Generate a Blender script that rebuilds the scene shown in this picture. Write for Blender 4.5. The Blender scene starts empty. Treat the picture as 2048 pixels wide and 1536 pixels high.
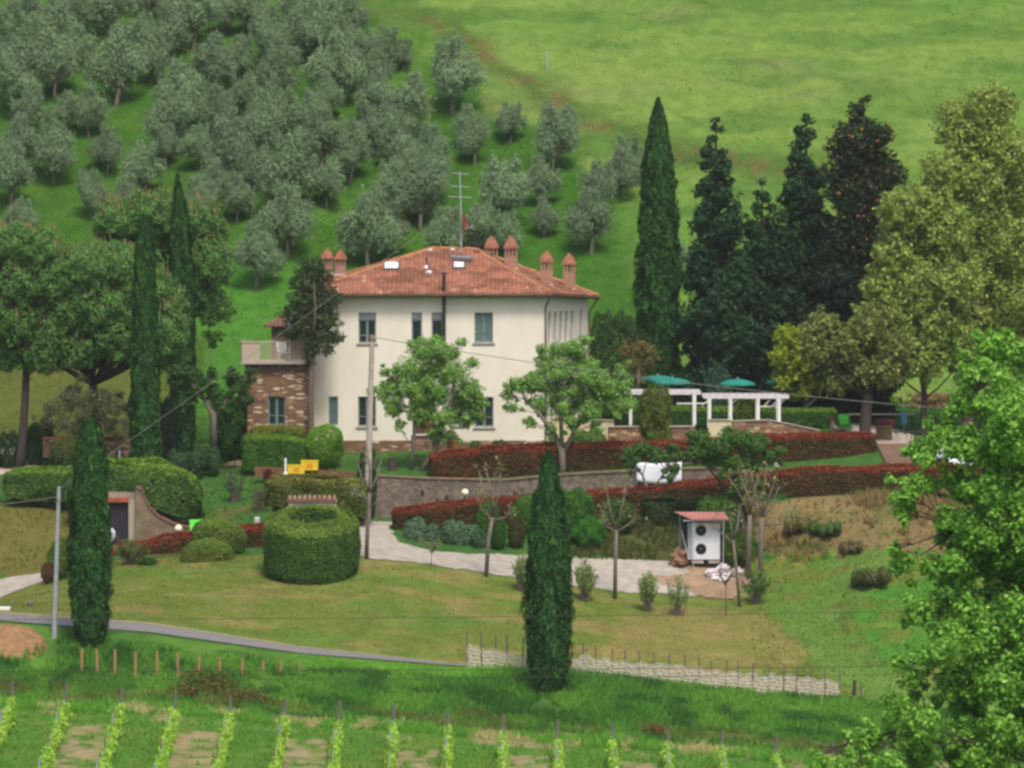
import bpy, math, random
import numpy as np
R = math.radians
F = 12500.0          # focal length in pixels of a 2048-wide picture
HV = 400.0           # image row of the horizon
sc = bpy.context.scene
COL = sc.collection

# ------------------------------------------------------------------ camera, sky, sun, exposure
cam_d = bpy.data.cameras.new("camera")
cam = bpy.data.objects.new("camera", cam_d); COL.objects.link(cam)
cam.location = (0, 0, 0); cam.rotation_euler = (R(90), 0, 0)
cam_d.sensor_width = 36; cam_d.lens = F * 36 / 2048
cam_d.shift_y = -(768 - HV) / 2048
cam_d.clip_start = 1; cam_d.clip_end = 6000
sc.camera = cam

SUN_EL, SUN_AZ = 57, 16     # azimuth measured from behind the camera, negative = from the left
w = bpy.data.worlds.new("World"); sc.world = w; w.use_nodes = True
nt = w.node_tree
sky = nt.nodes.new("ShaderNodeTexSky"); sky.sky_type = 'NISHITA'; sky.sun_disc = False
sky.sun_elevation = R(SUN_EL); sky.sun_rotation = R(180 - SUN_AZ)
sky.air_density = 1.0; sky.dust_density = 4.0; sky.ozone_density = 0.6
nt.links.new(sky.outputs[0], nt.nodes["Background"].inputs[0])
nt.nodes["Background"].inputs[1].default_value = 0.12
sd = bpy.data.lights.new("sun", 'SUN'); sd.energy = 1.9; sd.angle = R(15); sd.color = (1.0, 0.93, 0.82)
so = bpy.data.objects.new("sun", sd); COL.objects.link(so)
so.rotation_euler = (R(90 - SUN_EL), 0, R(SUN_AZ)); so.location = (0, 0, 80)
vs = sc.view_settings; vs.view_transform = 'Standard'; vs.look = 'None'; vs.gamma = 1; vs.exposure = 0.52
sc.render.engine = 'CYCLES'
cy = sc.cycles
cy.max_bounces = 5; cy.diffuse_bounces = 3; cy.glossy_bounces = 2; cy.transmission_bounces = 3; cy.transparent_max_bounces = 4
cy.filter_width = 2.8
cy.use_denoising = True
cy.caustics_reflective = False; cy.caustics_refractive = False

# ------------------------------------------------------------------ helpers
def P(u, v, Y):
    return np.array([(u - 1024) / F * Y, Y, -(v - HV) / F * Y])
def srgb(r, g, b, k=1.0):
    def c(x):
        x = x / 255
        return (x / 12.92 if x < 0.04045 else ((x + 0.055) / 1.055) ** 2.4) * k
    return (c(r), c(g), c(b))

def hash2(ix, iy, s):
    h = (ix.astype(np.int64) * 374761393 + iy.astype(np.int64) * 668265263 + s * 1442695041) & 0xffffffff
    h = ((h ^ (h >> 13)) * 1274126177) & 0xffffffff
    return ((h ^ (h >> 16)) & 0xffff) / 65535.0
def vnoise(x, y, s=0):
    x = np.asarray(x, float); y = np.asarray(y, float)
    ix = np.floor(x); iy = np.floor(y); fx = x - ix; fy = y - iy
    fx = fx * fx * (3 - 2 * fx); fy = fy * fy * (3 - 2 * fy)
    a = hash2(ix, iy, s); b = hash2(ix + 1, iy, s); c = hash2(ix, iy + 1, s); d = hash2(ix + 1, iy + 1, s)
    return (a * (1 - fx) + b * fx) * (1 - fy) + (c * (1 - fx) + d * fx) * fy
def fbm(x, y, s=0, o=3):
    t = 0; a = .5; n = 0
    for i in range(o):
        t = t + a * vnoise(x * 2 ** i, y * 2 ** i, s + i * 17); n += a; a *= .5
    return t / n

LS, LN = .60, 2.3      # leaf size and leaf count factors
# ---- materials
MATS = {}
def new_mat(name):
    m = bpy.data.materials.new(name); m.use_nodes = True; MATS[name] = m
    return m, m.node_tree, m.node_tree.nodes["Principled BSDF"]
def mat(name, col, rough=.8, scale=3.0, var=.25, bump=0.0, metal=0, col2=None, spec=.3, stretch=(1, 1, 1), detail=6):
    m, t, b = new_mat(name)
    n = t.nodes; l = t.links
    tc = n.new("ShaderNodeTexCoord"); mp = n.new("ShaderNodeMapping"); mp.inputs[3].default_value = stretch
    l.new(tc.outputs["Object"], mp.inputs[0])
    no = n.new("ShaderNodeTexNoise"); no.inputs["Scale"].default_value = scale; no.inputs["Detail"].default_value = detail
    l.new(mp.outputs[0], no.inputs["Vector"])
    cr = n.new("ShaderNodeValToRGB")
    c2 = col2 or tuple(c * (1 + var) for c in col); c1 = tuple(c * (1 - var) for c in col) if col2 is None else col
    cr.color_ramp.elements[0].position = .32; cr.color_ramp.elements[1].position = .68
    cr.color_ramp.elements[0].color = (*c1, 1); cr.color_ramp.elements[1].color = (*c2, 1)
    l.new(no.outputs[0], cr.inputs[0]); l.new(cr.outputs[0], b.inputs["Base Color"])
    b.inputs["Roughness"].default_value = rough; b.inputs["Metallic"].default_value = metal
    b.inputs["Specular IOR Level"].default_value = spec
    if bump:
        bp = n.new("ShaderNodeBump"); bp.inputs["Strength"].default_value = bump; bp.inputs["Distance"].default_value = .05
        l.new(no.outputs[0], bp.inputs["Height"]); l.new(bp.outputs[0], b.inputs["Normal"])
    return m
def leaf_mat(name, transl=.25, rough=.55, spec=.25, upnormal=False, objvar=0.0):
    """reads the colour of each leaf from the colour attribute"""
    m, t, b = new_mat(name); n = t.nodes; l = t.links
    at = n.new("ShaderNodeAttribute"); at.attribute_name = "col"
    src = at.outputs["Color"]
    if objvar:
        oi = n.new("ShaderNodeObjectInfo"); hs = n.new("ShaderNodeHueSaturation")
        mr = n.new("ShaderNodeMapRange"); mr.inputs[3].default_value = 1 - objvar; mr.inputs[4].default_value = 1 + objvar
        l.new(oi.outputs["Random"], mr.inputs[0]); l.new(mr.outputs[0], hs.inputs["Value"])
        l.new(src, hs.inputs["Color"]); src = hs.outputs[0]
    l.new(src, b.inputs["Base Color"]); b.inputs["Roughness"].default_value = rough
    b.inputs["Specular IOR Level"].default_value = spec
    tr = n.new("ShaderNodeBsdfTranslucent"); l.new(src, tr.inputs[0])
    mx = n.new("ShaderNodeMixShader"); mx.inputs[0].default_value = transl
    l.new(b.outputs[0], mx.inputs[1]); l.new(tr.outputs[0], mx.inputs[2])
    l.new(mx.outputs[0], n["Material Output"].inputs[0])
    if upnormal:
        cx = n.new("ShaderNodeCombineXYZ"); cx.inputs[1].default_value = -.35; cx.inputs[2].default_value = 1
        l.new(cx.outputs[0], b.inputs["Normal"])
        mx.inputs[0].default_value = 0
    return m
LEAF = leaf_mat("leaf", .38); OLEAF = leaf_mat("olive_leaf", .3, .6, .2, objvar=.14)
NEEDLE = leaf_mat("needle", .2, .7, .15)
GRASS = leaf_mat("grass_blade", .5, spec=.05, rough=.9)
BARK = mat("bark", srgb(105, 92, 80), .9, 6, .35, .6, stretch=(4, 4, 1))
BARKG = mat("grey_bark", srgb(112, 104, 94), .9, 6, .3, .5, stretch=(4, 4, 1))
BARKD = mat("dark_bark", srgb(70, 58, 55), .9, 6, .35, .6, stretch=(4, 4, 1))
WOOD = mat("stake_wood", srgb(156, 124, 88), .85, 8, .25, .2, stretch=(5, 5, 1))
GREYW = mat("weathered_wood", srgb(112, 100, 96), .9, 8, .3, .3, stretch=(5, 5, 1))
STEEL = mat("galvanised_steel", srgb(168, 172, 182), .5, 5, .12, 0, metal=.3)
CONC = mat("concrete", srgb(168, 158, 148), .85, 4, .18, .2)
WHITE = mat("white_paint", srgb(232, 230, 228), .5, 5, .06)
CREAMW = mat("beam_paint", srgb(206, 200, 204), .6, 5, .1)
BLACK = mat("black_metal", srgb(42, 48, 44), .5, 5, .2)
IRON = mat("dark_iron", srgb(58, 52, 52), .6, 9, .3)
GREYP = mat("grey_paint", srgb(128, 132, 138), .5, 6, .12)
GREYB = mat("blue_grey_paint", srgb(108, 128, 132), .5, 6, .12)
TERRA = mat("terracotta", srgb(178, 112, 84), .85, 5, .3, .3)
GLOBE = mat("lamp_globe", srgb(240, 232, 200), .35, 5, .04)
STUCCO = mat("stucco", srgb(230, 224, 211), .9, .8, .055, .15, col2=srgb(221, 213, 197), stretch=(1.3, 1.3, .8))
BRICKC = None

def glass_mat(name, col, rough=.08):
    m, t, b = new_mat(name); b.inputs["Base Color"].default_value = (*col, 1); b.inputs["Roughness"].default_value = rough
    b.inputs["Specular IOR Level"].default_value = .6
    n = t.nodes.new("ShaderNodeTexNoise"); n.inputs["Scale"].default_value = 1.5
    bp = t.nodes.new("ShaderNodeBump"); bp.inputs["Strength"].default_value = .15; bp.inputs["Distance"].default_value = .05
    t.links.new(n.outputs[0], bp.inputs["Height"]); t.links.new(bp.outputs[0], b.inputs["Normal"])
    return m
GLASS = glass_mat("window_glass", srgb(30, 48, 44))
GLASST = glass_mat("curtained_glass", srgb(92, 114, 112), .2)
SKYG = mat("skylight_pane", srgb(235, 240, 246), .25, 1, .03)

def stone_mat(name, cols, scale=(3, 3, 9), mortar=srgb(120, 105, 90), bump=.5):
    m, t, b = new_mat(name); n = t.nodes; l = t.links
    tc = n.new("ShaderNodeTexCoord"); mp = n.new("ShaderNodeMapping"); mp.inputs[3].default_value = scale
    l.new(tc.outputs["Object"], mp.inputs[0])
    nz = n.new("ShaderNodeTexNoise"); nz.inputs["Scale"].default_value = 2; mixv = n.new("ShaderNodeMixRGB"); mixv.inputs[0].default_value = .12
    l.new(mp.outputs[0], mixv.inputs[1]); l.new(nz.outputs["Color"], mixv.inputs[2]); l.new(mp.outputs[0], nz.inputs["Vector"])
    vo = n.new("ShaderNodeTexVoronoi"); vo.inputs["Scale"].default_value = 1; vo.feature = 'F1'; vo.inputs["Randomness"].default_value = .85
    l.new(mixv.outputs[0], vo.inputs["Vector"])
    vd = n.new("ShaderNodeTexVoronoi"); vd.inputs["Scale"].default_value = 1; vd.feature = 'DISTANCE_TO_EDGE'; vd.inputs["Randomness"].default_value = .85
    l.new(mixv.outputs[0], vd.inputs["Vector"])
    cr = n.new("ShaderNodeValToRGB"); cr.color_ramp.interpolation = 'CONSTANT'
    e = cr.color_ramp.elements
    while len(e) < len(cols): e.new(.5)
    for i, (p, c) in enumerate(cols): e[i].position = p; e[i].color = (*c, 1)
    sp = n.new("ShaderNodeSeparateColor"); l.new(vo.outputs["Color"], sp.inputs[0]); l.new(sp.outputs[0], cr.inputs[0])
    mr = n.new("ShaderNodeMapRange"); mr.inputs[1].default_value = .02; mr.inputs[2].default_value = .09; l.new(vd.outputs["Distance"], mr.inputs[0])
    mx = n.new("ShaderNodeMixRGB"); mx.inputs[1].default_value = (*mortar, 1); l.new(mr.outputs[0], mx.inputs[0]); l.new(cr.outputs[0], mx.inputs[2])
    n2 = n.new("ShaderNodeTexNoise"); n2.inputs["Scale"].default_value = 2.3; n2.inputs["Detail"].default_value = 5
    l.new(tc.outputs["Object"], n2.inputs["Vector"])
    mu = n.new("ShaderNodeMixRGB"); mu.blend_type = 'MULTIPLY'; mu.inputs[0].default_value = .55
    r2 = n.new("ShaderNodeValToRGB"); r2.color_ramp.elements[0].color = (.45, .42, .4, 1); r2.color_ramp.elements[0].position = .3; r2.color_ramp.elements[1].position = .65
    l.new(n2.outputs[0], r2.inputs[0]); l.new(mx.outputs[0], mu.inputs[1]); l.new(r2.outputs[0], mu.inputs[2])
    l.new(mu.outputs[0], b.inputs["Base Color"]); b.inputs["Roughness"].default_value = .9
    bp = n.new("ShaderNodeBump"); bp.inputs["Strength"].default_value = bump; bp.inputs["Distance"].default_value = .05
    l.new(mr.outputs[0], bp.inputs["Height"]); l.new(bp.outputs[0], b.inputs["Normal"])
    return m
STONE = stone_mat("brown_rubble_stone", [(0, srgb(132, 100, 78)), (.25, srgb(116, 86, 66)), (.45, srgb(150, 116, 90)), (.6, srgb(128, 98, 74)), (.74, srgb(208, 186, 160)), (.9, srgb(170, 132, 104))], (3.0, 3.0, 11), srgb(122, 94, 74))
STONET = stone_mat("terrace_stone", [(0, srgb(150, 112, 84)), (.3, srgb(190, 156, 122)), (.5, srgb(126, 96, 76)), (.7, srgb(208, 178, 142)), (.85, srgb(160, 124, 96))], (3.6, 3.6, 8), srgb(120, 96, 78))
WALLG = stone_mat("old_grey_wall", [(0, srgb(130, 116, 104)), (.3, srgb(118, 104, 92)), (.55, srgb(138, 124, 110)), (.8, srgb(106, 94, 84))], (5.5, 5.5, 9), srgb(112, 100, 90), .6)
WALLB = stone_mat("brown_plaster_wall", [(0, srgb(132, 114, 92)), (.4, srgb(122, 106, 86)), (.7, srgb(136, 118, 94))], (4, 4, 4), srgb(129, 111, 89), .2)

def roof_mat():
    m, t, b = new_mat("roof_tile"); n = t.nodes; l = t.links
    at = n.new("ShaderNodeAttribute"); at.attribute_name = "col"
    tc = n.new("ShaderNodeTexCoord"); no = n.new("ShaderNodeTexNoise"); no.inputs["Scale"].default_value = .9; no.inputs["Detail"].default_value = 7
    l.new(tc.outputs["Object"], no.inputs["Vector"])
    r = n.new("ShaderNodeValToRGB"); r.color_ramp.elements[0].color = (.34, .32, .30, 1); r.color_ramp.elements[0].position = .36; r.color_ramp.elements[1].color = (1.05, 1.0, .98, 1); r.color_ramp.elements[1].position = .56
    l.new(no.outputs[0], r.inputs[0])
    mu = n.new("ShaderNodeMixRGB"); mu.blend_type = 'MULTIPLY'; mu.inputs[0].default_value = .6
    l.new(at.outputs["Color"], mu.inputs[1]); l.new(r.outputs[0], mu.inputs[2]); l.new(mu.outputs[0], b.inputs["Base Color"])
    b.inputs["Roughness"].default_value = .85; b.inputs["Specular IOR Level"].default_value = .2
    return m
ROOF = roof_mat()

def ground_mat():
    m, t, b = new_mat("ground_cover"); n = t.nodes; l = t.links
    at = n.new("ShaderNodeAttribute"); at.attribute_name = "col"
    tc = n.new("ShaderNodeTexCoord")
    no = n.new("ShaderNodeTexNoise"); no.inputs["Scale"].default_value = 1.1; no.inputs["Detail"].default_value = 8; no.inputs["Roughness"].default_value = .65
    l.new(tc.outputs["Object"], no.inputs["Vector"])
    r = n.new("ShaderNodeValToRGB"); r.color_ramp.elements[0].color = (.62, .68, .6, 1); r.color_ramp.elements[0].position = .3
    r.color_ramp.elements[1].color = (1.3, 1.25, 1.3, 1); r.color_ramp.elements[1].position = .7
    l.new(no.outputs[0], r.inputs[0])
    mu = n.new("ShaderNodeMixRGB"); mu.blend_type = 'MULTIPLY'; mu.inputs[0].default_value = .8
    l.new(at.outputs["Color"], mu.inputs[1]); l.new(r.outputs[0], mu.inputs[2])
    l.new(mu.outputs[0], b.inputs["Base Color"]); b.inputs["Roughness"].default_value = .95; b.inputs["Specular IOR Level"].default_value = .1
    n2 = n.new("ShaderNodeTexNoise"); n2.inputs["Scale"].default_value = 5; n2.inputs["Detail"].default_value = 6
    l.new(tc.outputs["Object"], n2.inputs["Vector"])
    bp = n.new("ShaderNodeBump"); bp.inputs["Strength"].default_value = .7; bp.inputs["Distance"].default_value = .12
    l.new(n2.outputs[0], bp.inputs["Height"]); l.new(bp.outputs[0], b.inputs["Normal"])
    return m
GROUND = ground_mat()
ASPH = mat("asphalt", srgb(122, 118, 118), .9, 4, .12, .3)
GRAVEL = mat("gravel", srgb(150, 141, 128), .95, 2.2, .2, .5, col2=srgb(174, 167, 155), detail=10)
DIRT = mat("soil_heap", srgb(165, 118, 80), .95, 2.5, .3, .8)

# ---- mesh builder and object tagging
def woff(p):
    o = np.zeros(3)
    while p is not None:
        o += np.array(p.location); p = p.parent
    return o
def tag(o, label=None, cat=None, group=None, kind=None):
    if label: o["label"] = label
    if cat: o["category"] = cat
    if group: o["group"] = group
    if kind: o["kind"] = kind
    return o
def thing(name, label, cat, loc, group=None, rz=0):
    o = bpy.data.objects.new(name, None); COL.objects.link(o); o.location = tuple(float(c) for c in loc)
    o.rotation_euler.z = rz; o.empty_display_size = .3
    return tag(o, label, cat, group)
def link_mesh(name, me, m, parent, loc=None, smooth=False):
    o = bpy.data.objects.new(name, me); COL.objects.link(o)
    if m is not None and not me.materials: me.materials.append(m)
    if parent: o.parent = parent
    if loc is not None: o.location = tuple(float(c) for c in loc)
    return o
class MB:
    def __init__(s): s.v = []; s.f = []
    def add(s, vs_, fs_):
        n = len(s.v); s.v += [tuple(map(float, p)) for p in vs_]; s.f += [tuple(i + n for i in f) for f in fs_]; return s
    def box(s, x0, x1, y0, y1, z0, z1):
        return s.add([(x0, y0, z0), (x1, y0, z0), (x1, y1, z0), (x0, y1, z0), (x0, y0, z1), (x1, y0, z1), (x1, y1, z1), (x0, y1, z1)],
                     [(0, 3, 2, 1), (4, 5, 6, 7), (0, 1, 5, 4), (1, 2, 6, 5), (2, 3, 7, 6), (3, 0, 4, 7)])
    def bar(s, a, b, w_=.05, h=.05):
        a = np.array(a, float); b = np.array(b, float); d = b - a; d /= np.linalg.norm(d)
        r = np.cross(d, (0, 0, 1)) if abs(d[2]) < .95 else np.array((1., 0, 0)); r /= np.linalg.norm(r); k = np.cross(r, d)
        vs_ = [p + r * i * w_ / 2 + k * j * h / 2 for p in (a, b) for i, j in ((-1, -1), (1, -1), (1, 1), (-1, 1))]
        return s.add(vs_, [(0, 1, 2, 3), (7, 6, 5, 4), (0, 4, 5, 1), (1, 5, 6, 2), (2, 6, 7, 3), (3, 7, 4, 0)])
    def tube(s, pts, rad, n=8, cap=True):
        pts = [np.array(p, float) for p in pts]; k = len(pts)
        if not hasattr(rad, '__len__'): rad = [rad] * k
        vs_ = []
        for i, p in enumerate(pts):
            d = pts[min(i + 1, k - 1)] - pts[max(i - 1, 0)]; d = d / (np.linalg.norm(d) + 1e-9)
            a = np.cross(d, (0, 1, 0)) if abs(d[1]) < .9 else np.cross(d, (1, 0, 0)); a /= np.linalg.norm(a); b = np.cross(d, a)
            for j in range(n):
                t = 2 * math.pi * j / n; vs_.append(p + rad[i] * (math.cos(t) * a + math.sin(t) * b))
        fs_ = [(i * n + j, i * n + (j + 1) % n, (i + 1) * n + (j + 1) % n, (i + 1) * n + j) for i in range(k - 1) for j in range(n)]
        if cap: fs_ += [tuple(range(n))[::-1], tuple((k - 1) * n + j for j in range(n))]
        return s.add(vs_, fs_)
    def lathe(s, c, prof, n=16):
        pts = [(c[0], c[1], c[2] + z) for r, z in prof]
        k = len(prof); vs_ = [(c[0] + r * math.cos(2 * math.pi * j / n), c[1] + r * math.sin(2 * math.pi * j / n), c[2] + z) for r, z in prof for j in range(n)]
        fs_ = [(i * n + j, i * n + (j + 1) % n, (i + 1) * n + (j + 1) % n, (i + 1) * n + j) for i in range(k - 1) for j in range(n)]
        fs_ += [tuple(range(n))[::-1], tuple((k - 1) * n + j for j in range(n))]
        return s.add(vs_, fs_)
    def poly(s, vs_): return s.add(vs_, [tuple(range(len(vs_)))])
    def prism(s, poly, z0, z1):
        n = len(poly)
        return s.add([(x, y, z0) for x, y in poly] + [(x, y, z1) for x, y in poly],
                     [tuple(range(n))[::-1], tuple(range(n, 2 * n))] + [(i, (i + 1) % n, n + (i + 1) % n, n + i) for i in range(n)])
    def build(s, name, m, parent=None, local=False, smooth=False, bevel=0, **tags):
        V = np.array(s.v)
        if local: off = np.zeros(3); loc = None
        elif parent is not None: off = woff(parent); loc = None
        else:
            mn, mx = V.min(0), V.max(0); off = np.array(((mn[0] + mx[0]) / 2, (mn[1] + mx[1]) / 2, mn[2])); loc = off
        me = bpy.data.meshes.new(name); me.from_pydata((V - off).tolist(), [], s.f); me.update()
        if smooth: me.shade_smooth()
        o = link_mesh(name, me, m, parent, loc)
        if bevel:
            md = o.modifiers.new("Bevel", 'BEVEL'); md.width = bevel; md.segments = 2; md.limit_method = 'ANGLE'
        if tags: tag(o, **tags)
        return o
def np_mesh(name, V, faces, cols=None):
    """V (n,3); faces (m,k) int with constant k; cols (n,3) per-vertex colours"""
    me = bpy.data.meshes.new(name); n = len(V); m_, k = faces.shape
    me.vertices.add(n); me.vertices.foreach_set("co", np.ascontiguousarray(V, np.float32).ravel())
    me.loops.add(m_ * k); me.loops.foreach_set("vertex_index", np.ascontiguousarray(faces, np.int32).ravel())
    me.polygons.add(m_); me.polygons.foreach_set("loop_start", np.arange(0, m_ * k, k, dtype=np.int32))
    me.update(calc_edges=True)
    if cols is not None:
        a = me.color_attributes.new("col", 'FLOAT_COLOR', 'POINT'); c = np.ones((n, 4), np.float32); c[:, :3] = cols
        a.data.foreach_set("color", c.ravel())
    return me
def nrm(a): return a / (np.linalg.norm(a, axis=-1, keepdims=True) + 1e-9)
def leaf_arrays(C, N, size, cols, rng, aspect=1.6, up=0.0):
    """rhombic leaves at C with normals N; returns verts, faces, vertex colours"""
    n = len(C); N = nrm(N); T = rng.normal(size=(n, 3)); T[:, 2] += up * 3
    T = nrm(T - N * (T * N).sum(1, keepdims=True)); B = np.cross(N, T)
    s = (np.ones(n) * size if np.isscalar(size) else size)[:, None]
    fold = N * s * .18
    V = np.stack([C - T * s * aspect / 2, C + B * s / 2 + fold, C + T * s * aspect / 2, C - B * s / 2 + fold], 1).reshape(-1, 3)
    Fc = np.arange(4 * n).reshape(n, 4)
    return V, Fc, np.repeat(cols, 4, 0)
def palette(n, rng, cols, var=.18):
    cols = np.array(cols); a = rng.integers(0, len(cols), n); b = rng.integers(0, len(cols), n); t = rng.random((n, 1))
    return np.clip((cols[a] * t + cols[b] * (1 - t)) * (1 + var * rng.normal(size=(n, 1))), .003, .9)
def clump_points(cl, n, rng, shell=.7, lump=.18, cull=.55, flat=0):
    cl = np.array(cl, float); area = (cl[:, 3] * cl[:, 4] + cl[:, 5] * cl[:, 4] + cl[:, 3] * cl[:, 5])
    k = rng.choice(len(cl), int(n * 1.7), p=area / area.sum()); D = nrm(rng.normal(size=(len(k), 3)))
    rr = shell + (1 - shell) * rng.random((len(k), 1)) ** .6
    rr = rr * (1 + lump * np.sin(D[:, :1] * 7 + k[:, None]) * np.cos(D[:, 2:] * 6 + k[:, None] * 2))
    Pn = cl[k, :3] + D * cl[k, 3:6] * rr
    keep = np.ones(len(Pn), bool)
    for i in range(len(cl)):
        q = (((Pn - cl[i, :3]) / cl[i, 3:6]) ** 2).sum(1); keep &= ~((q < cull ** 2) & (k != i))
    Pn = Pn[keep][:n]; D = D[keep][:n]
    return Pn, D
def foliage(name, cl, n, size, cols, m, parent, rng, shell=.7, lump=.18, aspect=1.6, upb=.45, rnd=.7, cull=.55, var=.18, up=0, colfn=None, local=True, sv=.3):
    n = int(n * LN); size = size * LS
    C, D = clump_points(cl, n, rng, shell, lump, cull)
    N = D + np.array([0, 0, upb]) + rnd * rng.normal(size=D.shape)
    col = palette(len(C), rng, cols, var)
    if colfn: col = colfn(C, col, rng)
    sz = size * (1 + sv * rng.normal(size=len(C))).clip(.4, 2)
    V, Fc, cc = leaf_arrays(C, N, sz, col, rng, aspect, up)
    me = np_mesh(name, V, Fc, cc)
    return link_mesh(name, me, m, parent)

# ------------------------------------------------------------------ terrain
def L(*pts): return [p[0] for p in pts], [p[1] for p in pts]
LINES = [  # (distance, image row of the ground there as a function of image column)
    (222.0, L((0, 1630), (567, 1655), (1003, 1690), (1439, 1722), (2048, 1780))),
    (240.5, L((0, 1428), (131, 1430), (350, 1442), (567, 1462), (783, 1474), (1003, 1492), (1223, 1507), (1439, 1524), (1663, 1544), (2048, 1572))),
    (244.5, L((0, 1385), (350, 1402), (700, 1432), (1003, 1452), (1439, 1484), (1700, 1500), (2048, 1530))),
    (249.8, L((0, 1247), (300, 1270), (600, 1312), (900, 1336), (1150, 1347), (1400, 1376), (1680, 1402), (2048, 1440))),
    (250.4, L((0, 1243), (300, 1266), (600, 1308), (900, 1332), (1150, 1346), (1400, 1375), (1680, 1401), (2048, 1438))),
    (253.5, L((0, 1222), (300, 1243), (600, 1291), (900, 1326), (1150, 1345), (1400, 1372), (1680, 1395), (2048, 1425))),
    (266.0, L((0, 1200), (100, 1172), (230, 1142), (400, 1130), (540, 1127), (720, 1119), (850, 1131), (960, 1148), (1130, 1172), (1230, 1190), (1400, 1206), (1490, 1204), (1600, 1196), (1750, 1165), (2048, 1135))),
    (271.0, L((0, 1152), (85, 1146), (230, 1118), (350, 1113), (530, 1107), (620, 1098), (720, 1076), (850, 1098), (1000, 1110), (1150, 1117), (1300, 1120), (1400, 1128), (1500, 1138), (1600, 1128), (1750, 1090), (2048, 1060))),
    (276.0, L((0, 1100), (130, 1092), (250, 1092), (350, 1086), (530, 1064), (620, 1050), (720, 1048), (850, 1056), (1000, 1046), (1150, 1040), (1270, 1030), (1400, 1018), (1520, 1005), (1700, 993), (1900, 985), (2048, 978))),
    (281.0, L((0, 1022), (250, 1015), (400, 1012), (530, 1003), (620, 1003), (680, 1025), (720, 1038), (790, 1034), (1000, 1016), (1270, 1000), (1400, 990), (1520, 975), (1700, 962), (1900, 957), (2048, 950))),
    (281.6, L((0, 1014), (250, 1008), (400, 1004), (530, 994), (620, 988), (680, 972), (740, 957), (850, 962), (1000, 965), (1130, 953), (1270, 945), (1400, 940), (1520, 940), (1600, 945), (1780, 948), (2048, 945))),
    (285.5, L((0, 985), (250, 960), (450, 950), (600, 938), (740, 934), (850, 934), (1090, 928), (1270, 920), (1500, 908), (1700, 908), (1850, 905), (2048, 905))),
    (290.0, L((0, 955), (100, 943), (250, 930), (450, 926), (600, 906), (1090, 897), (1270, 893), (1500, 874), (1700, 870), (1850, 884), (2048, 890))),
    (305.0, L((0, 880), (100, 875), (250, 880), (450, 880), (600, 875), (1200, 850), (1500, 826), (1700, 823), (1900, 832), (2048, 838))),
    (312.0, L((0, 845), (250, 845), (480, 800), (700, 800), (1200, 798), (1500, 800), (1900, 805), (2048, 806))),
    (326.0, L((0, 640), (480, 600), (1200, 600), (2048, 600))),
    (366.0, L((0, -60), (1024, -60), (2048, -40))),
]
LY = np.array([-400., -60, 0, 60, 150, 200] + [l[0] for l in LINES] + [430., 560, 760, 1100, 3000])
def terrain(x, y):
    x = np.asarray(x, float); y = np.asarray(y, float)
    u = np.clip(1024 + F * x / np.maximum(y, 150), -500, 2600)
    zs = []
    for zc in (-3., -3, -2.2, -9.5, -21.5, -27.5): zs.append(np.full(x.shape, zc))
    for Y, (us, vv) in LINES: zs.append(-(np.interp(u, us, vv) - HV) / F * Y)
    for zc in (41., 86, 110, 60, 40): zs.append(np.full(x.shape, zc))
    zs = np.array(zs); i = np.clip(np.searchsorted(LY, y, side='right') - 1, 0, len(LY) - 2)
    t = (y - LY[i]) / (LY[i + 1] - LY[i]); t = np.clip(t, 0, 1)
    z0 = np.take_along_axis(zs, i[None], 0)[0]; z1 = np.take_along_axis(zs, (i + 1)[None], 0)[0]
    z = z0 + (z1 - z0) * t
    amp = np.where(y > 312, .35, np.where((y > 241) & (y < 250), .16, .05))
    flat = ((y > 249.6) & (y < 253.6)) | ((y > 280.5) & (y < 282.2))
    z = z + np.where(flat, 0, amp) * (fbm(x * .35, y * .35, 3) - .5) * 2
    return z
def gz(x, y): return float(terrain(np.array([x]), np.array([y]))[0])
def at(u, Y, dz=0):
    x = (u - 1024) / F * Y; return np.array([x, Y, gz(x, Y) + dz])
_YS = np.arange(223, 420, .08)
def hit(u, v, ymin=223):
    ys = _YS[_YS >= ymin]; x = (u - 1024) / F * ys; zr = -(v - HV) / F * ys; g = terrain(x, ys)
    k = np.argmax(g >= zr); return np.array([x[k], ys[k], g[k]])
def proj(x, y, z): return 1024 + F * x / y, HV - F * z / y

def inpoly(px, py, poly):
    poly = np.array(poly, float); r = np.zeros(px.shape, bool); j = len(poly) - 1
    for i in range(len(poly)):
        xi, yi = poly[i]; xj, yj = poly[j]
        c = ((yi > py) != (yj > py)) & (px < (xj - xi) * (py - yi) / (yj - yi + 1e-12) + xi)
        r ^= c; j = i
    return r
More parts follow.
